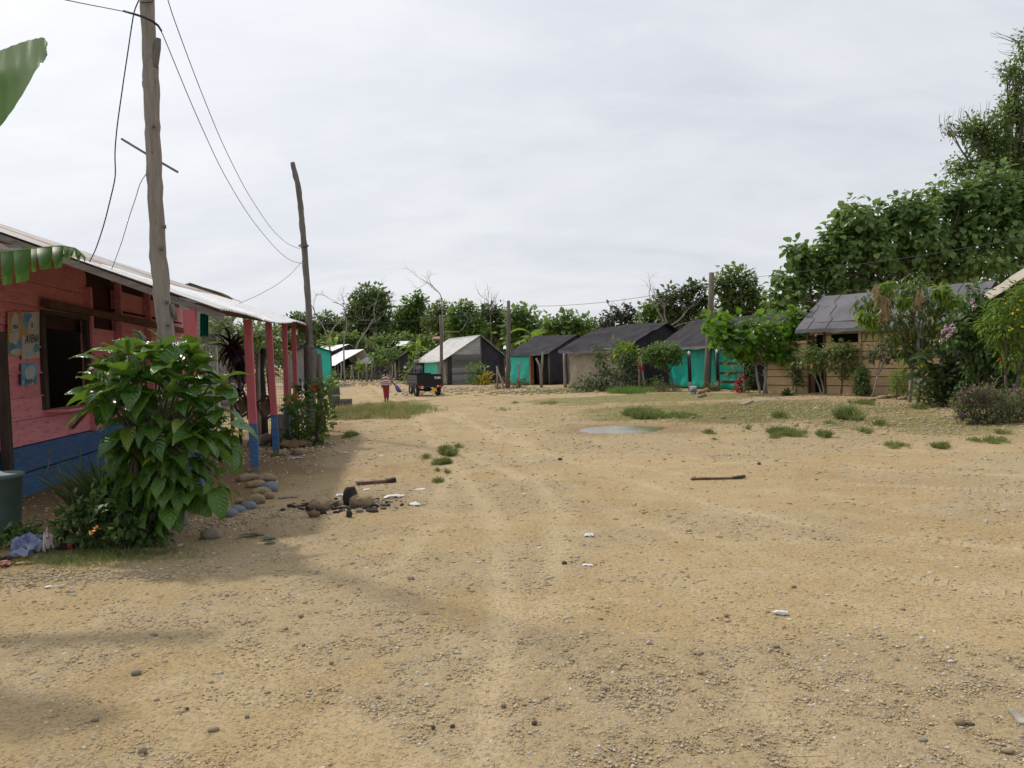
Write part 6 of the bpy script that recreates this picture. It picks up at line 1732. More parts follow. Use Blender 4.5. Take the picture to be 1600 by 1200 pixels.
tree("yellow_flower_tree", "bright yellow-green flowering shrub tree at the right frame edge", "tree", 17.0, (1575, 650),
     [(1600, 560, 18), (1575, 552, 14), (1618, 590, 18), (1560, 490, 16), (1580, 475, 18), (1600, 465, 20), (1545, 510, 14), (1570, 510, 18), (1595, 500, 20), (1580, 530, 18), (1605, 535, 20), (1560, 530, 12), (1620, 490, 25), (1590, 452, 10), (1630, 460, 20), (1552, 478, 7)], .13, L["yellowgreen"], Mt["bark"], .04, 4.2, T_LANCE, stems=2)
P = np.repeat([Q(x, y, 16.1) for x, y in ((1581, 514), (1577, 516), (1597, 510), (1582, 490), (1596, 470), (1562, 494), (1571, 474), (1590, 484), (1603, 528))], 6, 0)
tag(leaves("flower_cluster", Mt["petal_yellow"], None, P, sph(len(P)) + [0, -.5, .2], .035, T_ROUND, loc=P[0]), "small yellow blossoms scattered over the bright shrub tree", "flower")
p = Q(1563, 565, 18.2); tag(leaves("red_flower", Mt["petal_red"], None, np.repeat([p, p + [.07, 0, .04]], 8, 0), sph(16) + [0, -.5, .2], .10, T_ROUND, loc=p), "dark red flower in the shade behind the purple bush", "flower")
weed_bush("purple_flower_bush", "low wide bush with purple blossoms at the right frame edge", "bush", 1560, 660, 15.9,
          [(1508, 616, 10), (1535, 612, 10), (1505, 630, 16), (1520, 620, 16), (1545, 622, 20), (1575, 625, 22), (1600, 625, 22), (1630, 630, 26), (1515, 645, 16), (1540, 645, 18), (1570, 648, 20), (1600, 648, 22), (1525, 655, 11), (1555, 655, 14), (1500, 645, 9)], .075, L["palebush"], 1.6, T_LANCE, stems=6, tr=.008, fm=Mt["petal_purple"], fn=10, fsize=.045)
weed_bush("reddish_weeds", "reddish dry weeds at the foot of the dark straight pole", "weeds", 795, 608, 42.5, [(780, 601, 8), (795, 600, 8), (808, 602, 8), (788, 594, 5)], .12, L["reddry"], .8, T_LANCE, stems=3, tr=.01)
weed_bush("low_bush", "low green bush by the teal front's foot", "bush", 817, 603, 43.2, [(815, 598, 6), (821, 595, 5), (810, 600, 5)], .14, L["bush"], .7, stems=2)
weed_bush("green_bush", "rounded green bush against the grey plank house", "bush", 745, 602, 50.5, [(740, 580, 9), (750, 578, 9), (745, 590, 9), (755, 588, 8), (738, 596, 6)], .24, L["light"], .9, stems=3)
weed_bush("croton_bush", "small yellow croton bush right of the rounded green bush", "bush", 759, 602, 50, [(757, 593, 6), (762, 590, 5), (753, 596, 4), (760, 598, 5)], .22, L["croton"], .9, stems=2)
weed_bush("tall_weeds", "tall pale weeds beside the cargo tricycle's left", "weeds", 642, 600, 58, [(640, 575, 7), (645, 565, 6), (637, 585, 8), (648, 580, 7), (646, 558, 4), (635, 592, 7)], .28, L["yellowgreen"], .8, T_LANCE, stems=3)
weed_bush("small_bush", "small yellow-green bush on the stick before the shed", "bush", 564, 586, 71, [(564, 570, 5), (568, 573, 4), (560, 573, 4)], .25, L["yellowgreen"], .9, stems=2)
tree("umbrella_tree", "flat umbrella-shaped tree before the dark tent houses", "tree", 67, (612, 590), [(588, 556, 9), (598, 550, 10), (610, 549, 11), (621, 553, 10), (605, 560, 12), (592, 565, 8), (617, 563, 10), (626, 560, 6), (582, 560, 5)], .30, L["light"], Mt["palebark"], .12, 1.1, T_OVAL, flat=.7)
weed_bush("roadside_weeds", "weedy growth under the lane fence sticks", "weeds", 590, 590, 68, [(575, 585, 7), (590, 586, 6), (605, 586, 6), (545, 584, 8), (525, 583, 8), (558, 586, 6)], .25, L["olive"], .6, T_LANCE, stems=2)

# ================================================================== trees behind
tree("broad_leaved_tree", "huge broad-leaved dark green tree towering behind the plank house", "tree", 42, (1480, 620),
     [(1322, 338, 20), (1345, 345, 24), (1370, 340, 24), (1395, 345, 22), (1420, 328, 22), (1445, 332, 24), (1470, 312, 24), (1500, 308, 26), (1530, 295, 26), (1565, 298, 30), (1600, 300, 34), (1640, 310, 44), (1295, 378, 22), (1325, 375, 30), (1360, 380, 34), (1395, 385, 36), (1440, 370, 38), (1490, 355, 40), (1540, 345, 42), (1590, 350, 44), (1250, 402, 14), (1242, 393, 8), (1275, 410, 26), (1310, 420, 34), (1350, 430, 38), (1400, 430, 40), (1460, 420, 44), (1530, 410, 46), (1600, 410, 50), (1230, 440, 16), (1225, 462, 20), (1255, 450, 26), (1275, 475, 24), (1320, 465, 26), (1215, 478, 12)], .36, L["teak"], Mt["bark"], .20, 1.7, T_ROUND, bow=.08, extra_branches=1, group="trees behind the huts", rag=.16, twig=.36, per_twig=15, droop=.25)
tree("feathery_tree", "tall sparse feathery tree rising over the huge tree at right edge", "tree", 48, (1650, 640),
     [(1500, 262, 9), (1515, 256, 11), (1490, 265, 7), (1535, 252, 13), (1552, 258, 12), (1570, 262, 14), (1590, 262, 16), (1508, 203, 9), (1520, 198, 11), (1535, 205, 14), (1550, 215, 15), (1530, 222, 13), (1565, 225, 16), (1580, 235, 16), (1598, 225, 18), (1548, 236, 14), (1558, 192, 9), (1570, 178, 12), (1588, 170, 13), (1600, 180, 14), (1578, 155, 8), (1590, 145, 9), (1570, 115, 6), (1582, 108, 9), (1596, 112, 10), (1603, 88, 8), (1588, 128, 6), (1600, 60, 7), (1620, 130, 16), (1615, 200, 20), (1625, 250, 20), (1485, 200, 4)], .22, L["mid"], Mt["bark"], .20, 4.5, T_OVAL, group="trees behind the huts", rag=.35, fork=.7, extra_branches=3, twig=.45)
mb = MB()
root = thing("bare_twigs", "bare twigs curling up left of the feathery tree's lower limb", "twigs", Q(1540, 215, 48), "trees behind the huts")
for k in range(34):
    x = RNG.uniform(1475, 1560); s = Q(x, 212 - (x - 1475) * .1 + RNG.normal(0, 3), 48 + RNG.normal(0, .5))
    h = RNG.uniform(12, 38); e = Q(x - RNG.uniform(2, 18), 212 - (x - 1475) * .25 - h, 48)
    mb.tube(curve(s, e, .2, 5, np.array([-.25, 0, -.1])), [.018, .016, .013, .010, .006], 4)
mb.tube([Q(1470, 207, 48), Q(1500, 213, 48), Q(1540, 216, 48), Q(1580, 228, 48), Q(1645, 270, 48)], [.02, .04, .06, .09, .16], 6)
for (x, y) in ((1562, 108), (1560, 60), (1572, 80), (1555, 112), (1585, 55)):
    for q in range(4):
        mb.tube(curve(Q(x + 36, y + 8, 48), Q(x - RNG.uniform(0, 14), y + RNG.uniform(-16, 10), 48), .2, 5), [.03, .02, .015, .012, .006], 4)
mb.build("twig_spray", Mt["dead"], root)
tg = "trees behind the huts"
def ft(label, D, base, bl, leaf, lm, tr=.18, dens=1.0, tmpl=T_FAR, **k):
    return tree("tree", label, "tree", D, base, bl, leaf, L[lm], Mt["bark"], tr, dens * 5.0, tmpl, tg, extra_branches=1, rag=.18, twig=leaf * .8, **k)
ft("tall round dark tree above the left lane huts", 105, (578, 590), [(562, 466, 12), (575, 458, 13), (588, 460, 13), (598, 470, 12), (556, 482, 13), (570, 480, 17), (590, 485, 17), (602, 492, 12), (560, 500, 16), (580, 505, 18), (598, 512, 15), (552, 516, 13), (572, 525, 17), (548, 492, 7)], .55, "dark", .3)
ft("wide lighter tree right of the tall round dark tree", 112, (645, 590), [(640, 478, 12), (652, 470, 10), (660, 475, 8), (628, 490, 14), (645, 492, 18), (664, 492, 14), (620, 508, 17), (642, 512, 20), (665, 512, 16), (612, 522, 14), (632, 530, 16), (655, 530, 16), (652, 462, 5)], .5, "light", .28)
ft("open-crowned tree behind the dead-topped slim pole", 100, (690, 590), [(680, 486, 9), (692, 480, 10), (702, 486, 9), (686, 500, 13), (702, 502, 13), (676, 512, 14), (695, 518, 15), (668, 500, 7)], .45, "mid", .2, .8)
ft("bright bushy tree over the grey plank house ridge", 90, (725, 590), [(715, 487, 11), (727, 480, 9), (735, 488, 11), (720, 502, 15), (740, 503, 14), (712, 515, 14), (732, 518, 15), (750, 512, 12), (705, 505, 9)], .45, "light", .22)
ft("dark tree under the bare twiggy top, right of grey house", 95, (770, 590), [(757, 488, 9), (768, 484, 9), (778, 490, 9), (760, 502, 13), (778, 505, 14), (792, 502, 10), (765, 520, 16), (785, 522, 14), (750, 522, 10)], .45, "dark", .25)
ft("dark dense tree behind the dark straight pole", 82, (815, 590), [(800, 493, 11), (815, 488, 11), (828, 496, 12), (804, 508, 15), (822, 510, 16), (838, 508, 11), (798, 524, 13), (818, 526, 16), (840, 522, 12), (850, 514, 8)], .6, "teak", .25, .8)
ft("dark tree over the teal-fronted tent's roof", 78, (880, 590), [(858, 505, 9), (872, 502, 9), (884, 499, 9), (896, 502, 11), (910, 504, 9), (920, 510, 8), (868, 516, 13), (888, 516, 14), (908, 518, 12), (928, 518, 7), (852, 522, 10), (880, 530, 12)], .6, "teak", .22, .8)
ft("greyish dull tree left over the beige tent's roof", 72, (972, 590), [(945, 502, 8), (957, 494, 9), (970, 488, 9), (982, 486, 8), (992, 494, 9), (962, 506, 12), (980, 504, 12), (996, 506, 8), (940, 510, 5)], .42, "grey", .2, .75)
ft("bright bushy tree between dull tree and dark bushy crown", 68, (1018, 590), [(1008, 487, 9), (1020, 482, 10), (1032, 486, 10), (1012, 500, 12), (1030, 502, 13), (1045, 500, 10)], .42, "light", .2)
ft("dull dark bushy crown over the teal tent's roof end", 58, (1065, 590), [(1036, 468, 9), (1050, 460, 10), (1065, 456, 10), (1080, 450, 9), (1092, 447, 8), (1045, 478, 14), (1068, 475, 16), (1088, 468, 14), (1040, 493, 12), (1060, 495, 15), (1085, 490, 16), (1100, 478, 12)], .36, "olive", .2, .85)
ft("tall airy green tree behind the leaning rough pole", 56, (1150, 590), [(1128, 436, 10), (1142, 428, 10), (1156, 430, 11), (1168, 437, 10), (1132, 452, 14), (1152, 452, 17), (1174, 452, 13), (1186, 464, 10), (1140, 470, 16), (1162, 474, 17), (1184, 480, 13), (1195, 475, 7), (1128, 485, 13), (1152, 492, 15), (1175, 496, 14), (1112, 445, 6), (1198, 488, 8)], .36, "mid", .22, .9)
ft("leafy filler tree below the airy green tree", 54, (1200, 600), [(1195, 500, 13), (1210, 492, 12), (1180, 510, 12), (1215, 507, 13), (1120, 500, 12), (1140, 512, 12), (1100, 500, 10)], .36, "mid", .2, .9)
ft("low tree over the shop roof's far tip, left of crooked pole", 115, (465, 590), [(452, 503, 8), (465, 499, 9), (478, 502, 9), (456, 514, 11), (474, 514, 12), (445, 510, 6), (490, 512, 8)], .5, "dark", .2)
ft("dark low tree between crooked pole and tall round tree", 118, (520, 590), [(500, 503, 9), (513, 498, 9), (525, 505, 9), (497, 518, 12), (515, 516, 13), (533, 516, 12), (543, 510, 8), (505, 530, 11), (528, 530, 12)], .5, "dark", .2)
ft("pale bush behind the white shed roof", 96, (545, 590), [(535, 532, 10), (550, 530, 11), (520, 534, 9), (565, 535, 9), (508, 536, 8)], .5, "mid", .15)
ft("pale bush mass behind the dark tent houses", 92, (640, 590), [(620, 532, 9), (635, 530, 9), (600, 534, 8), (585, 535, 8), (655, 535, 8), (668, 532, 8)], .5, "mid", .15)
# far woodland closing the gaps
bl = [(Q(x, 534 - 14 * fbm(x * .03, 3.0, 61, 3) - (6 if 430 < x < 800 else 0), 150 + RNG.uniform(-6, 6)), RNG.uniform(1.8, 2.8)) for x in np.arange(380, 1240, 11)]
bl += [(Q(x, 552, 150 + RNG.uniform(-6, 6)), RNG.uniform(2.2, 3.0)) for x in np.arange(380, 1240, 14)]
P, T = crown_points(bl, .7, 3.0)
tag(leaves("far_woodland", L["mid"], None, P, T, .7 * RNG.uniform(.7, 1.3, len(P)), T_FAR), "far strip of green woodland along the horizon", None, None, "stuff")
bl = [(Q(x, 535, 62 + RNG.uniform(-2, 2)), RNG.uniform(1.4, 2.2)) for x in np.arange(1110, 1330, 12)] + [(Q(x, 520, 58), 1.8) for x in np.arange(1190, 1420, 14)]
P, T = crown_points(bl, .4, 2.5)
tag(leaves("undergrowth", L["dark"], None, P, T, .4 * RNG.uniform(.7, 1.3, len(P)), T_FAR), "dark undergrowth behind the teal tent and plank house", None, None, "stuff")
# banana leaves behind the huts
for lb, px, py, D in (("tall banana plants behind the grey plank house", 650, 585, 78), ("small banana plant behind the teal-fronted tent", 833, 590, 62), ("small banana plant by the far white roof", 516, 588, 92)):
    b = ground(Q(px, py, D)[0], D); root = thing("banana_plant", lb, "banana plant", b)
    c = Q(px, 549 if px != 833 else 535, D)
    MB().tube([b, lerp(b, c, .5), c], [.12, .11, .07], 7).build("pseudostem", Mt["palebark"], root, True)
    k = 26; d = sph(k); d[:, 2] = np.abs(d[:, 2]) * .9 + .35
    leaves("foliage", L["yellowgreen"], root, c + RNG.normal(0, .35, (k, 3)), d, RNG.uniform(1.0, 1.9, k), leaf_t(6, 2, .28, .45, .2, 1.3))
# dead trees
def dead(label, D, base, limbs, r=.10, depth=3):
    q = Q(base[0], base[1], D); b = ground(q[0], D)
    root = thing("dead_tree", label, "dead tree", b, "bare dead trees")
    for (pts, r0, dp) in limbs:
        P = np.array([Q(x, y, D + RNG.normal(0, .15)) for x, y in pts]); P[0] = P[0] if pts[0] != base else b - [0, 0, .1]
        t = np.linspace(0, 1, len(P)); tt = np.linspace(0, 1, 14)
        PP = np.stack([np.interp(tt, t, P[:, k]) for k in range(3)], 1); PP[1:-1] = (PP[:-2] + 2 * PP[1:-1] + PP[2:]) / 4
        mb = MB(); r0 = r0 * .62; mb.tube(PP, np.linspace(r0, r0 * .4, 14), 6)
        for k in range(dp):
            i = RNG.integers(7, 14); v = nrm(PP[i] - PP[i - 3])
            dead_branch(mb, PP[i], v + RNG.normal(0, .6, 3) * [1, .5, 1], r0 * RNG.uniform(13, 22), r0 * .35, 2)
        mb.build("limb", Mt["dead"], root)
dead("bare forked grey tree right of the crooked pole", 84, (519, 590), [([(519, 590), (517, 555), (513, 530), (505, 508), (495, 497), (490, 482), (486, 476)], .16, 2), ([(514, 528), (520, 512), (538, 496), (540, 482), (532, 475), (520, 472)], .13, 2), ([(538, 590), (536, 540), (540, 520), (543, 505), (538, 488), (546, 478)], .13, 2)])
dead("pale leaning dead limb before the tall round dark tree", 82, (550, 590), [([(550, 590), (555, 545), (562, 530), (573, 518), (580, 502), (588, 497), (582, 485), (588, 472)], .15, 4), ([(560, 535), (568, 522), (572, 530)], .10, 2), ([(583, 545), (584, 528), (586, 514)], .08, 2)])
dead("thin bare dead tree rising above the slim pole", 60, (692, 600), [([(692, 600), (693, 530), (692, 500), (690, 475), (690, 462), (684, 455), (674, 446), (662, 438)], .09, 4), ([(674, 446), (670, 436), (668, 428)], .04, 3), ([(693, 520), (698, 518), (720, 519), (728, 505), (733, 496)], .07, 4)])
dead("fine bare twiggy crown above the dark tree", 94, (768, 590), [([(768, 590), (767, 510), (766, 490), (763, 470)], .13, 9), ([(767, 495), (772, 480), (776, 462)], .05, 6), ([(767, 498), (760, 484), (757, 468)], .05, 6), ([(767, 492), (768, 475), (768, 460)], .05, 6)])
dead("grey twiggy bare tree above the beige tent's roof", 73, (968, 590), [([(968, 590), (968, 500), (965, 485), (962, 474)], .06, 5), ([(968, 495), (974, 482), (976, 472)], .04, 4), ([(968, 500), (958, 488), (955, 478)], .04, 4)])
dead("pale arching dead limbs before the dull dark bushy crown", 54, (1046, 590), [([(1046, 590), (1044, 508), (1038, 494), (1038, 480), (1041, 474)], .10, 3), ([(1046, 510), (1062, 500), (1072, 487), (1080, 478)], .08, 4), ([(1046, 515), (1030, 490), (1022, 476), (1015, 465), (1014, 455)], .08, 4), ([(1050, 512), (1068, 505), (1088, 500)], .06, 4)])
# ================================================================== people
def skin_mesh(name, verts, edges, radii, m, parent, sub=2, root_i=0):
    off = base_of(parent)
    me = bpy.data.meshes.new(name)
    me.from_pydata([tuple(np.asarray(v) - off) for v in verts], edges, [])
    o = bpy.data.objects.new(name, me); COL.objects.link(o)
    md = o.modifiers.new("skin", "SKIN"); md.use_smooth_shade = True
    sv = me.skin_vertices[0].data
    for i, r in enumerate(radii):
        sv[i].radius = (r, r) if np.isscalar(r) else r
        sv[i].use_root = (i == root_i)
    s = o.modifiers.new("sub", "SUBSURF"); s.levels = sub; s.render_levels = sub
    bpy.context.view_layer.update()
    ev = o.evaluated_get(bpy.context.evaluated_depsgraph_get())
    nm = bpy.data.meshes.new_from_object(ev)
    o.modifiers.clear(); o.data = nm
    nm.materials.clear(); nm.materials.append(m)
    nm.polygons.foreach_set("use_smooth", np.ones(len(nm.polygons), bool))
    o.parent = parent
    return o

def frame(base, yaw):
    c, s = math.cos(yaw), math.sin(yaw)
    return lambda x, y, z: base + np.array([x * c - y * s, x * s + y * c, z])   # +y is where the figure faces

def build_body(A, J, parent, m):
    """J: joints dict in local metres -> one continuous skinned body with hands"""
    V, E, R_ = [], [], []
    def add(p, r, prev=None):
        V.append(A(*p)); R_.append(r)
        if prev is not None: E.append((prev, len(V) - 1))
        return len(V) - 1
    pel = add(J["pelvis"], (.13, .10))
    w = add(J["waist"], (.115, .09), pel); ch = add(J["chest"], (.145, .10), w); nk = add(J["neck"], .048, ch)
    hb = add(J["chin"], .06, nk); hd = add(J["head"], (.083, .092), hb); tp = add(J["crown"], .055, hd)
    add(tuple(np.array(J["head"]) + np.array([0, .095, -.025])), .014, hd)          # nose
    for s in (-1, 1): add(tuple(np.array(J["head"]) + np.array([s * .085, -.005, -.02])), .016, hd)   # ears
    for s, k in ((-1, "l"), (1, "r")):
        sh = add(J[k + "sho"], .058, ch); el = add(J[k + "elb"], .043, sh); wr = add(J[k + "wri"], .028, el)
        h = np.array(J[k + "wri"]); d = nrm(h - np.array(J[k + "elb"])); side = nrm(np.cross(d, [0, 1, 0.2]))
        pm = add(tuple(h + d * .06), (.034, .018), wr)
        for q, (o, ln) in enumerate(((-.027, .062), (-.009, .072), (.009, .068), (.026, .055))):
            f1 = add(tuple(h + d * .10 + side * o), .0095, pm); f2 = add(tuple(h + d * (.10 + ln * .6) + side * o + np.array([0, .012, 0])), .0085, f1)
            add(tuple(h + d * (.10 + ln) + side * o + np.array([0, .03, 0])), .007, f2)
        t1 = add(tuple(h + d * .05 + side * -.04 + np.array([0, .02, 0])), .010, wr); add(tuple(h + d * .085 + side * -.05 + np.array([0, .03, 0])), .008, t1)
        hp = add(J[k + "hip"], .088, pel); kn = add(J[k + "kne"], .056, hp); an = add(J[k + "ank"], .036, kn)
        fo = add(tuple(np.array(J[k + "ank"]) + np.array(J.get(k + "toe", (0, .10, -.045)))), (.038, .026), an)
        add(tuple(np.array(J[k + "ank"]) + np.array(J.get(k + "toe", (0, .10, -.045))) * 1.75), (.034, .018), fo)
    return skin_mesh("body", V, E, R_, m, parent)

def scaled(J, k): return {a: tuple(np.array(b) * k) if not a.endswith("toe") else tuple(np.array(b) * k) for a, b in J.items()}

def walker():
    D = 32.0; b = ground(Q(604, 626, D)[0], D)
    H = (Q(601, 577, D)[2] - Q(604, 626.5, D)[2]); k = H / 1.60
    b[2] = Q(604, 626, D)[2] if abs(Q(604, 626, D)[2] - b[2]) < .12 else b[2]
    b = ground(b[0], b[1])
    root = thing("person", "woman walking away up the lane in striped poncho and red trousers", "person", b)
    A = frame(b, .12)
    J = dict(pelvis=(0, 0, .84), waist=(0, .0, 1.00), chest=(0, .02, 1.20), neck=(0, .03, 1.36), chin=(0, .05, 1.42), head=(0, .05, 1.50), crown=(0, .04, 1.56),
             lsho=(-.155, .01, 1.28), lelb=(-.22, -.04, 1.04), lwri=(-.20, .06, .86), rsho=(.155, .01, 1.28), relb=(.25, .0, 1.06), rwri=(.40, .05, .90),
             lhip=(-.08, 0, .78), lkne=(-.075, .06, .44), lank=(-.06, -.03, .07), rhip=(.08, 0, .78), rkne=(.07, .02, .44), rank=(.055, .10, .07))
    J = scaled(J, k)
    build_body(A, J, root, Mt["skin"])
    # trousers
    V = [A(*(np.array(p) * k)) for p in ((0, 0, .88), (-.08, 0, .76), (-.075, .06, .44), (-.06, -.02, .12), (.08, 0, .76), (.07, .02, .44), (.055, .10, .12))]
    skin_mesh("trousers", V, [(0, 1), (1, 2), (2, 3), (0, 4), (4, 5), (5, 6)], [(.15 * k, .125 * k), .105 * k, .08 * k, .062 * k, .105 * k, .08 * k, .062 * k], Mt["trouser"], root)
    # poncho with dark chevron bands
    m, n = newmat("striped_wool")
    uv = n("ShaderNodeSeparateXYZ", Vector=n("ShaderNodeTexCoord").outputs["UV"])
    ph = n.math("ADD", n.math("MULTIPLY", uv.outputs[1], 5.0), n.math("MULTIPLY", n.math("ABSOLUTE", n.math("SUBTRACT", uv.outputs[0], .5)), -2.2))
    st = n.math("GREATER_THAN", n.math("FRACT", ph), .62)
    finish(n, n.mix(st, (.58, .44, .40), (.12, .05, .045)), .9)
    nu, nv = 33, 12; g, uvs = [], []
    for i in range(nu):
        a = 2 * PI * i / (nu - 1)
        for j in range(nv):
            v = j / (nv - 1)
            rx = (.065 + .20 * min(1, v * 1.9) ** .7 + .05 * v); ry = .065 + .10 * min(1, v * 2) ** .8 + .05 * v
            dip = .10 * (1 - abs(math.sin(a))) 
            z = 1.39 - .16 * min(1, v * 2) ** 1.6 - .42 * v + dip * v * .6 + .012 * math.sin(a * 9) * v
            g.append(A(*(np.array([rx * math.cos(a) * (1 + .04 * math.sin(a * 7) * v), .02 + ry * math.sin(a), z]) * k))); uvs.append((((i / (nu - 1)) + .25) % 1.0 * 2 % 1.0 if False else abs(((i / (nu - 1) + .25) % 1.0) * 2 - 1) * .5 + .25, 1 - v))
    idx = np.arange(nu * nv).reshape(nu, nv)
    f = np.array([(idx[i, j], idx[i, j + 1], idx[i + 1, j + 1], idx[i + 1, j]) for i in range(nu - 1) for j in range(nv - 1)])
    mesh_obj("poncho", np.array(g), f, m, root, True, None, np.array(uvs))
    # hair tied low
    mb = MB(); v, ff = ICO3
    c = np.array([0, .035, 1.505]) * k
    mb.add([A(*(c + np.array([x * .098, y * .105 - .012, z * .105 + .012]) * k)) for x, y, z in v], ff)
    mb.add([A(*(np.array([x * .05, y * .035 - .075, z * .12 + 1.37]) * k)) for x, y, z in v], ff)
    mb.build("hair", Mt["hair"], root, True)
    for s in (-1, 1):
        p = np.array(J["lank" if s < 0 else "rank"]); MB().add([A(*(p + np.array([x * .045, y * .12 + .05, z * .03 - .05]) * k)) for x, y, z in ICO2[0]], ICO2[1]).build("sandal", Mt["darkwood"], root, True)
    h = A(*(np.array(J["rwri"]) + np.array([.05, .03, -.14]) * k))
    return h, k
hand, kk = walker()
q = Q(622.5, 608, 31.9)
top = hand; bag = thing("carrier_bag", "small violet bag hanging from the walking woman's right hand", "bag", q)
g = np.zeros((9, 9, 3))
for i in range(9):
    for j in range(9):
        u, v = i / 8 * 2 - 1, j / 8
        w_ = .03 + .07 * math.sin(PI * min(1, v * .62 + .1))
        c = lerp(Q(619, 602, 31.9), Q(624.5, 613, 31.9), v)
        g[i, j] = c + np.array([u * w_, -.05 * (1 - u * u) * math.sin(PI * v) + RNG.normal(0, .006), RNG.normal(0, .006)])
MB().grid(g, 0, .05, np.array([0, -1.0, 0])).build("bag_body", Mt["purple"], bag, True)
MB().tube([top, lerp(top, Q(619, 602, 31.9), .5) + [.01, 0, -.01], Q(619, 602, 31.9)], .012, 5).build("handle", Mt["purple"], bag)

# ================================================================== cargo tricycle
def trike():
    D = 36.0; b = ground(Q(672, 616, D)[0], D)
    yaw = math.radians(24)
    A = frame(b, yaw)     # +y forward
    root = thing("cargo_tricycle", "black motor tricycle with cargo bed driving away up the lane", "tricycle", b)
    X = A(1, 0, 0) - A(0, 0, 0); Y = A(0, 1, 0) - A(0, 0, 0); Z = np.array([0, 0, 1.0])
    W, LB, zf, zt = .58, 1.55, .56, .99           # half width, bed length, floor and rim height
    def bx(mb, x0, x1, y0, y1, z0, z1, mat=0):
        v = [A(x, y, z) for z in (z0, z1) for x, y in ((x0, y0), (x1, y0), (x1, y1), (x0, y1))]
        mb.add(v, [(3, 2, 1, 0), (4, 5, 6, 7), (0, 1, 5, 4), (1, 2, 6, 5), (2, 3, 7, 6), (3, 0, 4, 7)], mat); return mb
    mb = MB(); bx(mb, -W, W, 0, LB, zf - .04, zf); 
    bed = mb.build("cargo_bed", Mt["blackpaint"], root)
    bx(MB(), -W, W, -.03, 0, zf - .08, zt).build("tailgate", Mt["blackpaint"], bed)
    for s in (-1, 1):
        mb = MB(); bx(mb, s * W - .015, s * W + .015, .002, LB, zf - .02, zt)
        sp_ = mb.build("side_panel", Mt["blackpaint"], bed)
        for z in (zf + .10, zf + .24, zf + .36):
            mb = MB(); bx(mb, s * (W + .016) - .006, s * (W + .016) + .006, .05, LB - .05, z, z + .022); mb.build("rib", Mt["greycloth"] if s < 0 else Mt["blackpaint"], sp_)
    bx(MB(), -W, W, LB, LB + .03, zf, zt + .05).build("front_panel", Mt["blackpaint"], bed)
    # hoop of the cab guard
    hp = MB(); t = np.linspace(0, PI, 18)
    hp.tube([A(-.05 + .30 * math.cos(a), LB + .02, zt + .04 + .42 * math.sin(a) ** .6) for a in t], .022, 7)
    for x in (-.18, .08): hp.tube([A(x, LB + .02, zt), A(x, LB + .02, zt + .40)], .014, 6)
    hp.tube([A(-.32, LB + .02, zt + .2), A(.24, LB + .02, zt + .2)], .014, 6)
    hp.build("guard_hoop", Mt["blackpaint"], root, True)
    # chassis, axle, mudguards
    ch = MB(); bx(ch, -.28, -.22, .05, 2.3, .42, .50); bx(ch, .22, .28, .05, 2.3, .42, .50); bx(ch, -W + .06, W - .06, .36, .46, .24, .34); bx(ch, -.14, .14, .3, .54, .20, .42); bx(ch, -W, W, -.02, .02, zf - .17, zf - .04)
    for y in (.1, .9, 1.5): bx(ch, -.3, .3, y, y + .06, .44, .52)
    ch.build("chassis", Mt["black"], root)
    def wheel(name, c, r, wd, ax):
        e1 = nrm(np.cross(ax, Z)); wroot = MB()
        wroot.lathe(c - ax * wd / 2, [(r * .62, 0), (r * .93, 0), (r, wd * .22), (r, wd * .78), (r * .93, wd), (r * .62, wd)], 28, 0, (e1, Z, ax))
        o = wroot.build(name, Mt["rubber"], root, True)
        rm = MB(); rm.lathe(c - ax * wd * .35, [(0, .0), (r * .18, 0), (r * .62, wd * .1), (r * .62, wd * .6), (r * .18, wd * .7), (0, wd * .7)], 20, 0, (e1, Z, ax)); rm.build("rim", Mt["steel"], o)
    for s in (-1, 1): wheel("rear_wheel", A(s * (W - .07), .41, .27), .27, .15, X)
    for s in (-1, 1):
        mb = MB(); t = np.linspace(.15, PI - .15, 9)
        g = np.array([[A(s * (W - .07) + o, .41 + .33 * math.cos(a), .27 + .32 * math.sin(a)) for o in (-.09, .09)] for a in t]); mb.grid(g, 0, .008); mb.build("mudguard", Mt["black"], root)
    wheel("front_wheel", A(0, 2.95, .28), .28, .11, X)
    mb = MB()
    for s in (-1, 1): mb.tube([A(s * .10, 2.95, .28), A(s * .10, 2.68, 1.0)], .025, 7)
    mb.tube([A(-.38, 2.50, 1.08), A(-.15, 2.62, 1.03), A(.15, 2.62, 1.03), A(.38, 2.50, 1.08)], .018, 7); mb.build("fork_and_handlebar", Mt["black"], root, True)
    mb = MB(); bx(mb, -.17, .17, 1.62, 2.05, .70, .80); mb.build("seat", Mt["black"], root)
    mb = MB(); mb.add([A(x * .15, 2.27 + y * .24, .80 + z * .14) for x, y, z in ICO3[0]], ICO3[1]); mb.build("fuel_tank", Mt["red"], root, True)
    mb = MB(); bx(mb, -.16, .16, 1.75, 2.45, .32, .66); mb.build("engine", Mt["black"], root)
    mb = MB(); mb.add([A(x * .12, 2.82 + y * .09, .92 + z * .10) for x, y, z in ICO2[0]], ICO2[1]); mb.build("headlight", Mt["steel"], root, True)
    for s in (-1, 1):
        MB().tube([A(s * .30, 2.53, 1.07), A(s * .36, 2.50, 1.28)], .008, 5).build("mirror_stalk", Mt["black"], root)
        mb = MB(); mb.add([A(s * .40 + x * .075, 2.50 + y * .02, 1.33 + z * .055) for x, y, z in ICO2[0]], ICO2[1]); mb.build("mirror", Mt["white"] if s < 0 else Mt["black"], root, True)
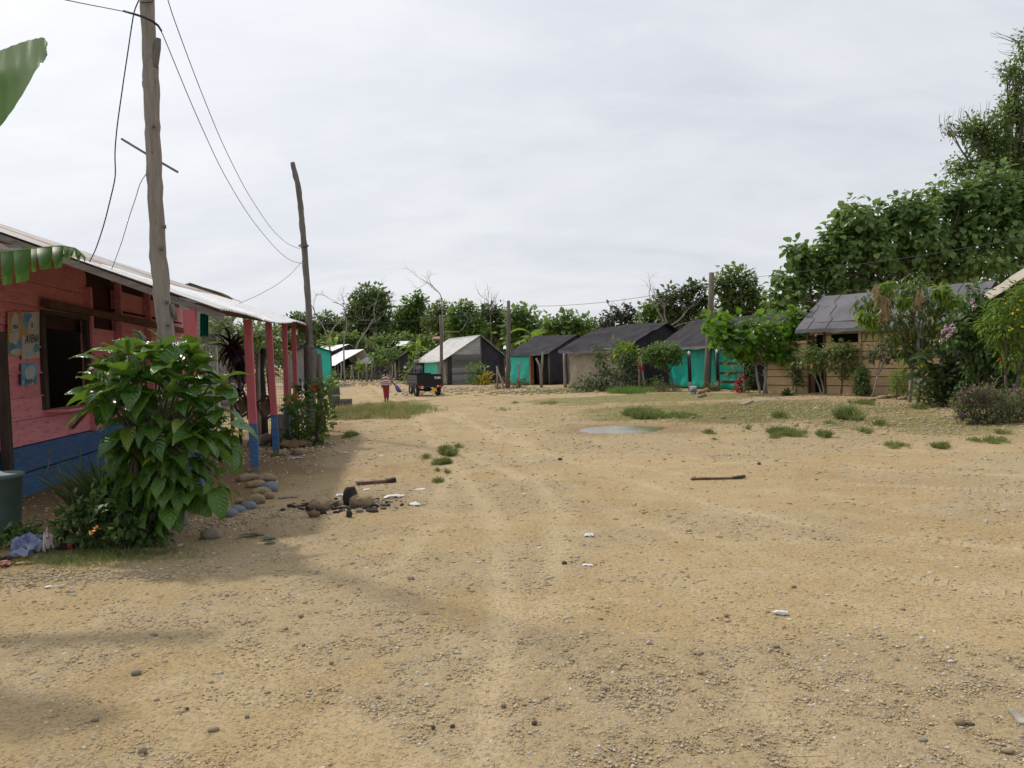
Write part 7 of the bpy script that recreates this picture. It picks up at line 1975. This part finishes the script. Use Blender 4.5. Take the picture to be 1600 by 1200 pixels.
    for s in (-1, 1):
        mb = MB(); bx(mb, s * .43 - .12, s * .43 + .12, -.06, -.03, zf - .17, zf - .07); mb.build("tail_light", Mt["red"], root)
        mb = MB(); bx(mb, s * .44 - .03 - s * .07, s * .44 + .03 - s * .07, -.064, -.06, zf - .15, zf - .08); mb.build("lamp_lens", Mt["white"], root)
    mb = MB(); bx(mb, .08, .30, -.05, -.03, zf - .35, zf - .20); mb.build("number_plate", Mt["yellow"], root)
    # lettering on the tailgate
    cu = bpy.data.curves.new("lettering", "FONT"); cu.body = "TCM"; cu.size = .14; cu.offset = .006
    o = bpy.data.objects.new("lettering", cu); COL.objects.link(o); bpy.context.view_layer.update()
    me = bpy.data.meshes.new_from_object(o.evaluated_get(bpy.context.evaluated_depsgraph_get())); bpy.data.objects.remove(o)
    vs = [A(.22 + q.co.x, -.034, zf + .22 + q.co.y) for q in me.vertices]
    mesh_obj("lettering", vs, [tuple(p.vertices) for p in me.polygons], Mt["white"], bed)
    # rider
    r = thing("person", "helmeted rider in a grey shirt seated on the cargo tricycle", "person", A(0, 1.85, 0))
    J = dict(pelvis=(0, 1.80, .90), waist=(0, 1.80, 1.04), chest=(0, 1.86, 1.26), neck=(0, 1.89, 1.41), chin=(0, 1.92, 1.47), head=(0, 1.92, 1.55), crown=(0, 1.91, 1.61),
             lsho=(-.18, 1.86, 1.33), lelb=(-.30, 2.08, 1.12), lwri=(-.33, 2.38, 1.10), rsho=(.18, 1.86, 1.33), relb=(.30, 2.08, 1.12), rwri=(.33, 2.38, 1.10),
             lhip=(-.10, 1.86, .86), lkne=(-.20, 2.26, .80), lank=(-.22, 2.22, .42), rhip=(.10, 1.86, .86), rkne=(.20, 2.26, .80), rank=(.22, 2.22, .42))
    build_body(A, J, r, Mt["skin"])
    V = [A(*p) for p in ((0, 1.80, .92), (0, 1.80, 1.06), (0, 1.86, 1.26), (0, 1.88, 1.37), (-.19, 1.86, 1.33), (-.28, 2.04, 1.15), (.19, 1.86, 1.33), (.28, 2.04, 1.15))]
    skin_mesh("shirt", V, [(0, 1), (1, 2), (2, 3), (2, 4), (4, 5), (2, 6), (6, 7)], [(.165, .135), (.155, .135), (.19, .15), .085, .088, .066, .088, .066], Mt["greycloth"], r)
    V = [A(*p) for p in ((0, 1.80, .90), (-.11, 1.88, .86), (-.20, 2.26, .80), (-.22, 2.22, .48), (.11, 1.88, .86), (.20, 2.26, .80), (.22, 2.22, .48))]
    skin_mesh("trousers", V, [(0, 1), (1, 2), (2, 3), (0, 4), (4, 5), (5, 6)], [(.15, .13), .105, .08, .065, .105, .08, .065], Mt["black"], r)
    mb = MB(); mb.add([A(x * .125, 1.915 + y * .14, 1.575 + max(z, -.55) * .125) for x, y, z in ICO3[0]], ICO3[1]); mb.build("helmet", Mt["greystone"], r, True)
trike()
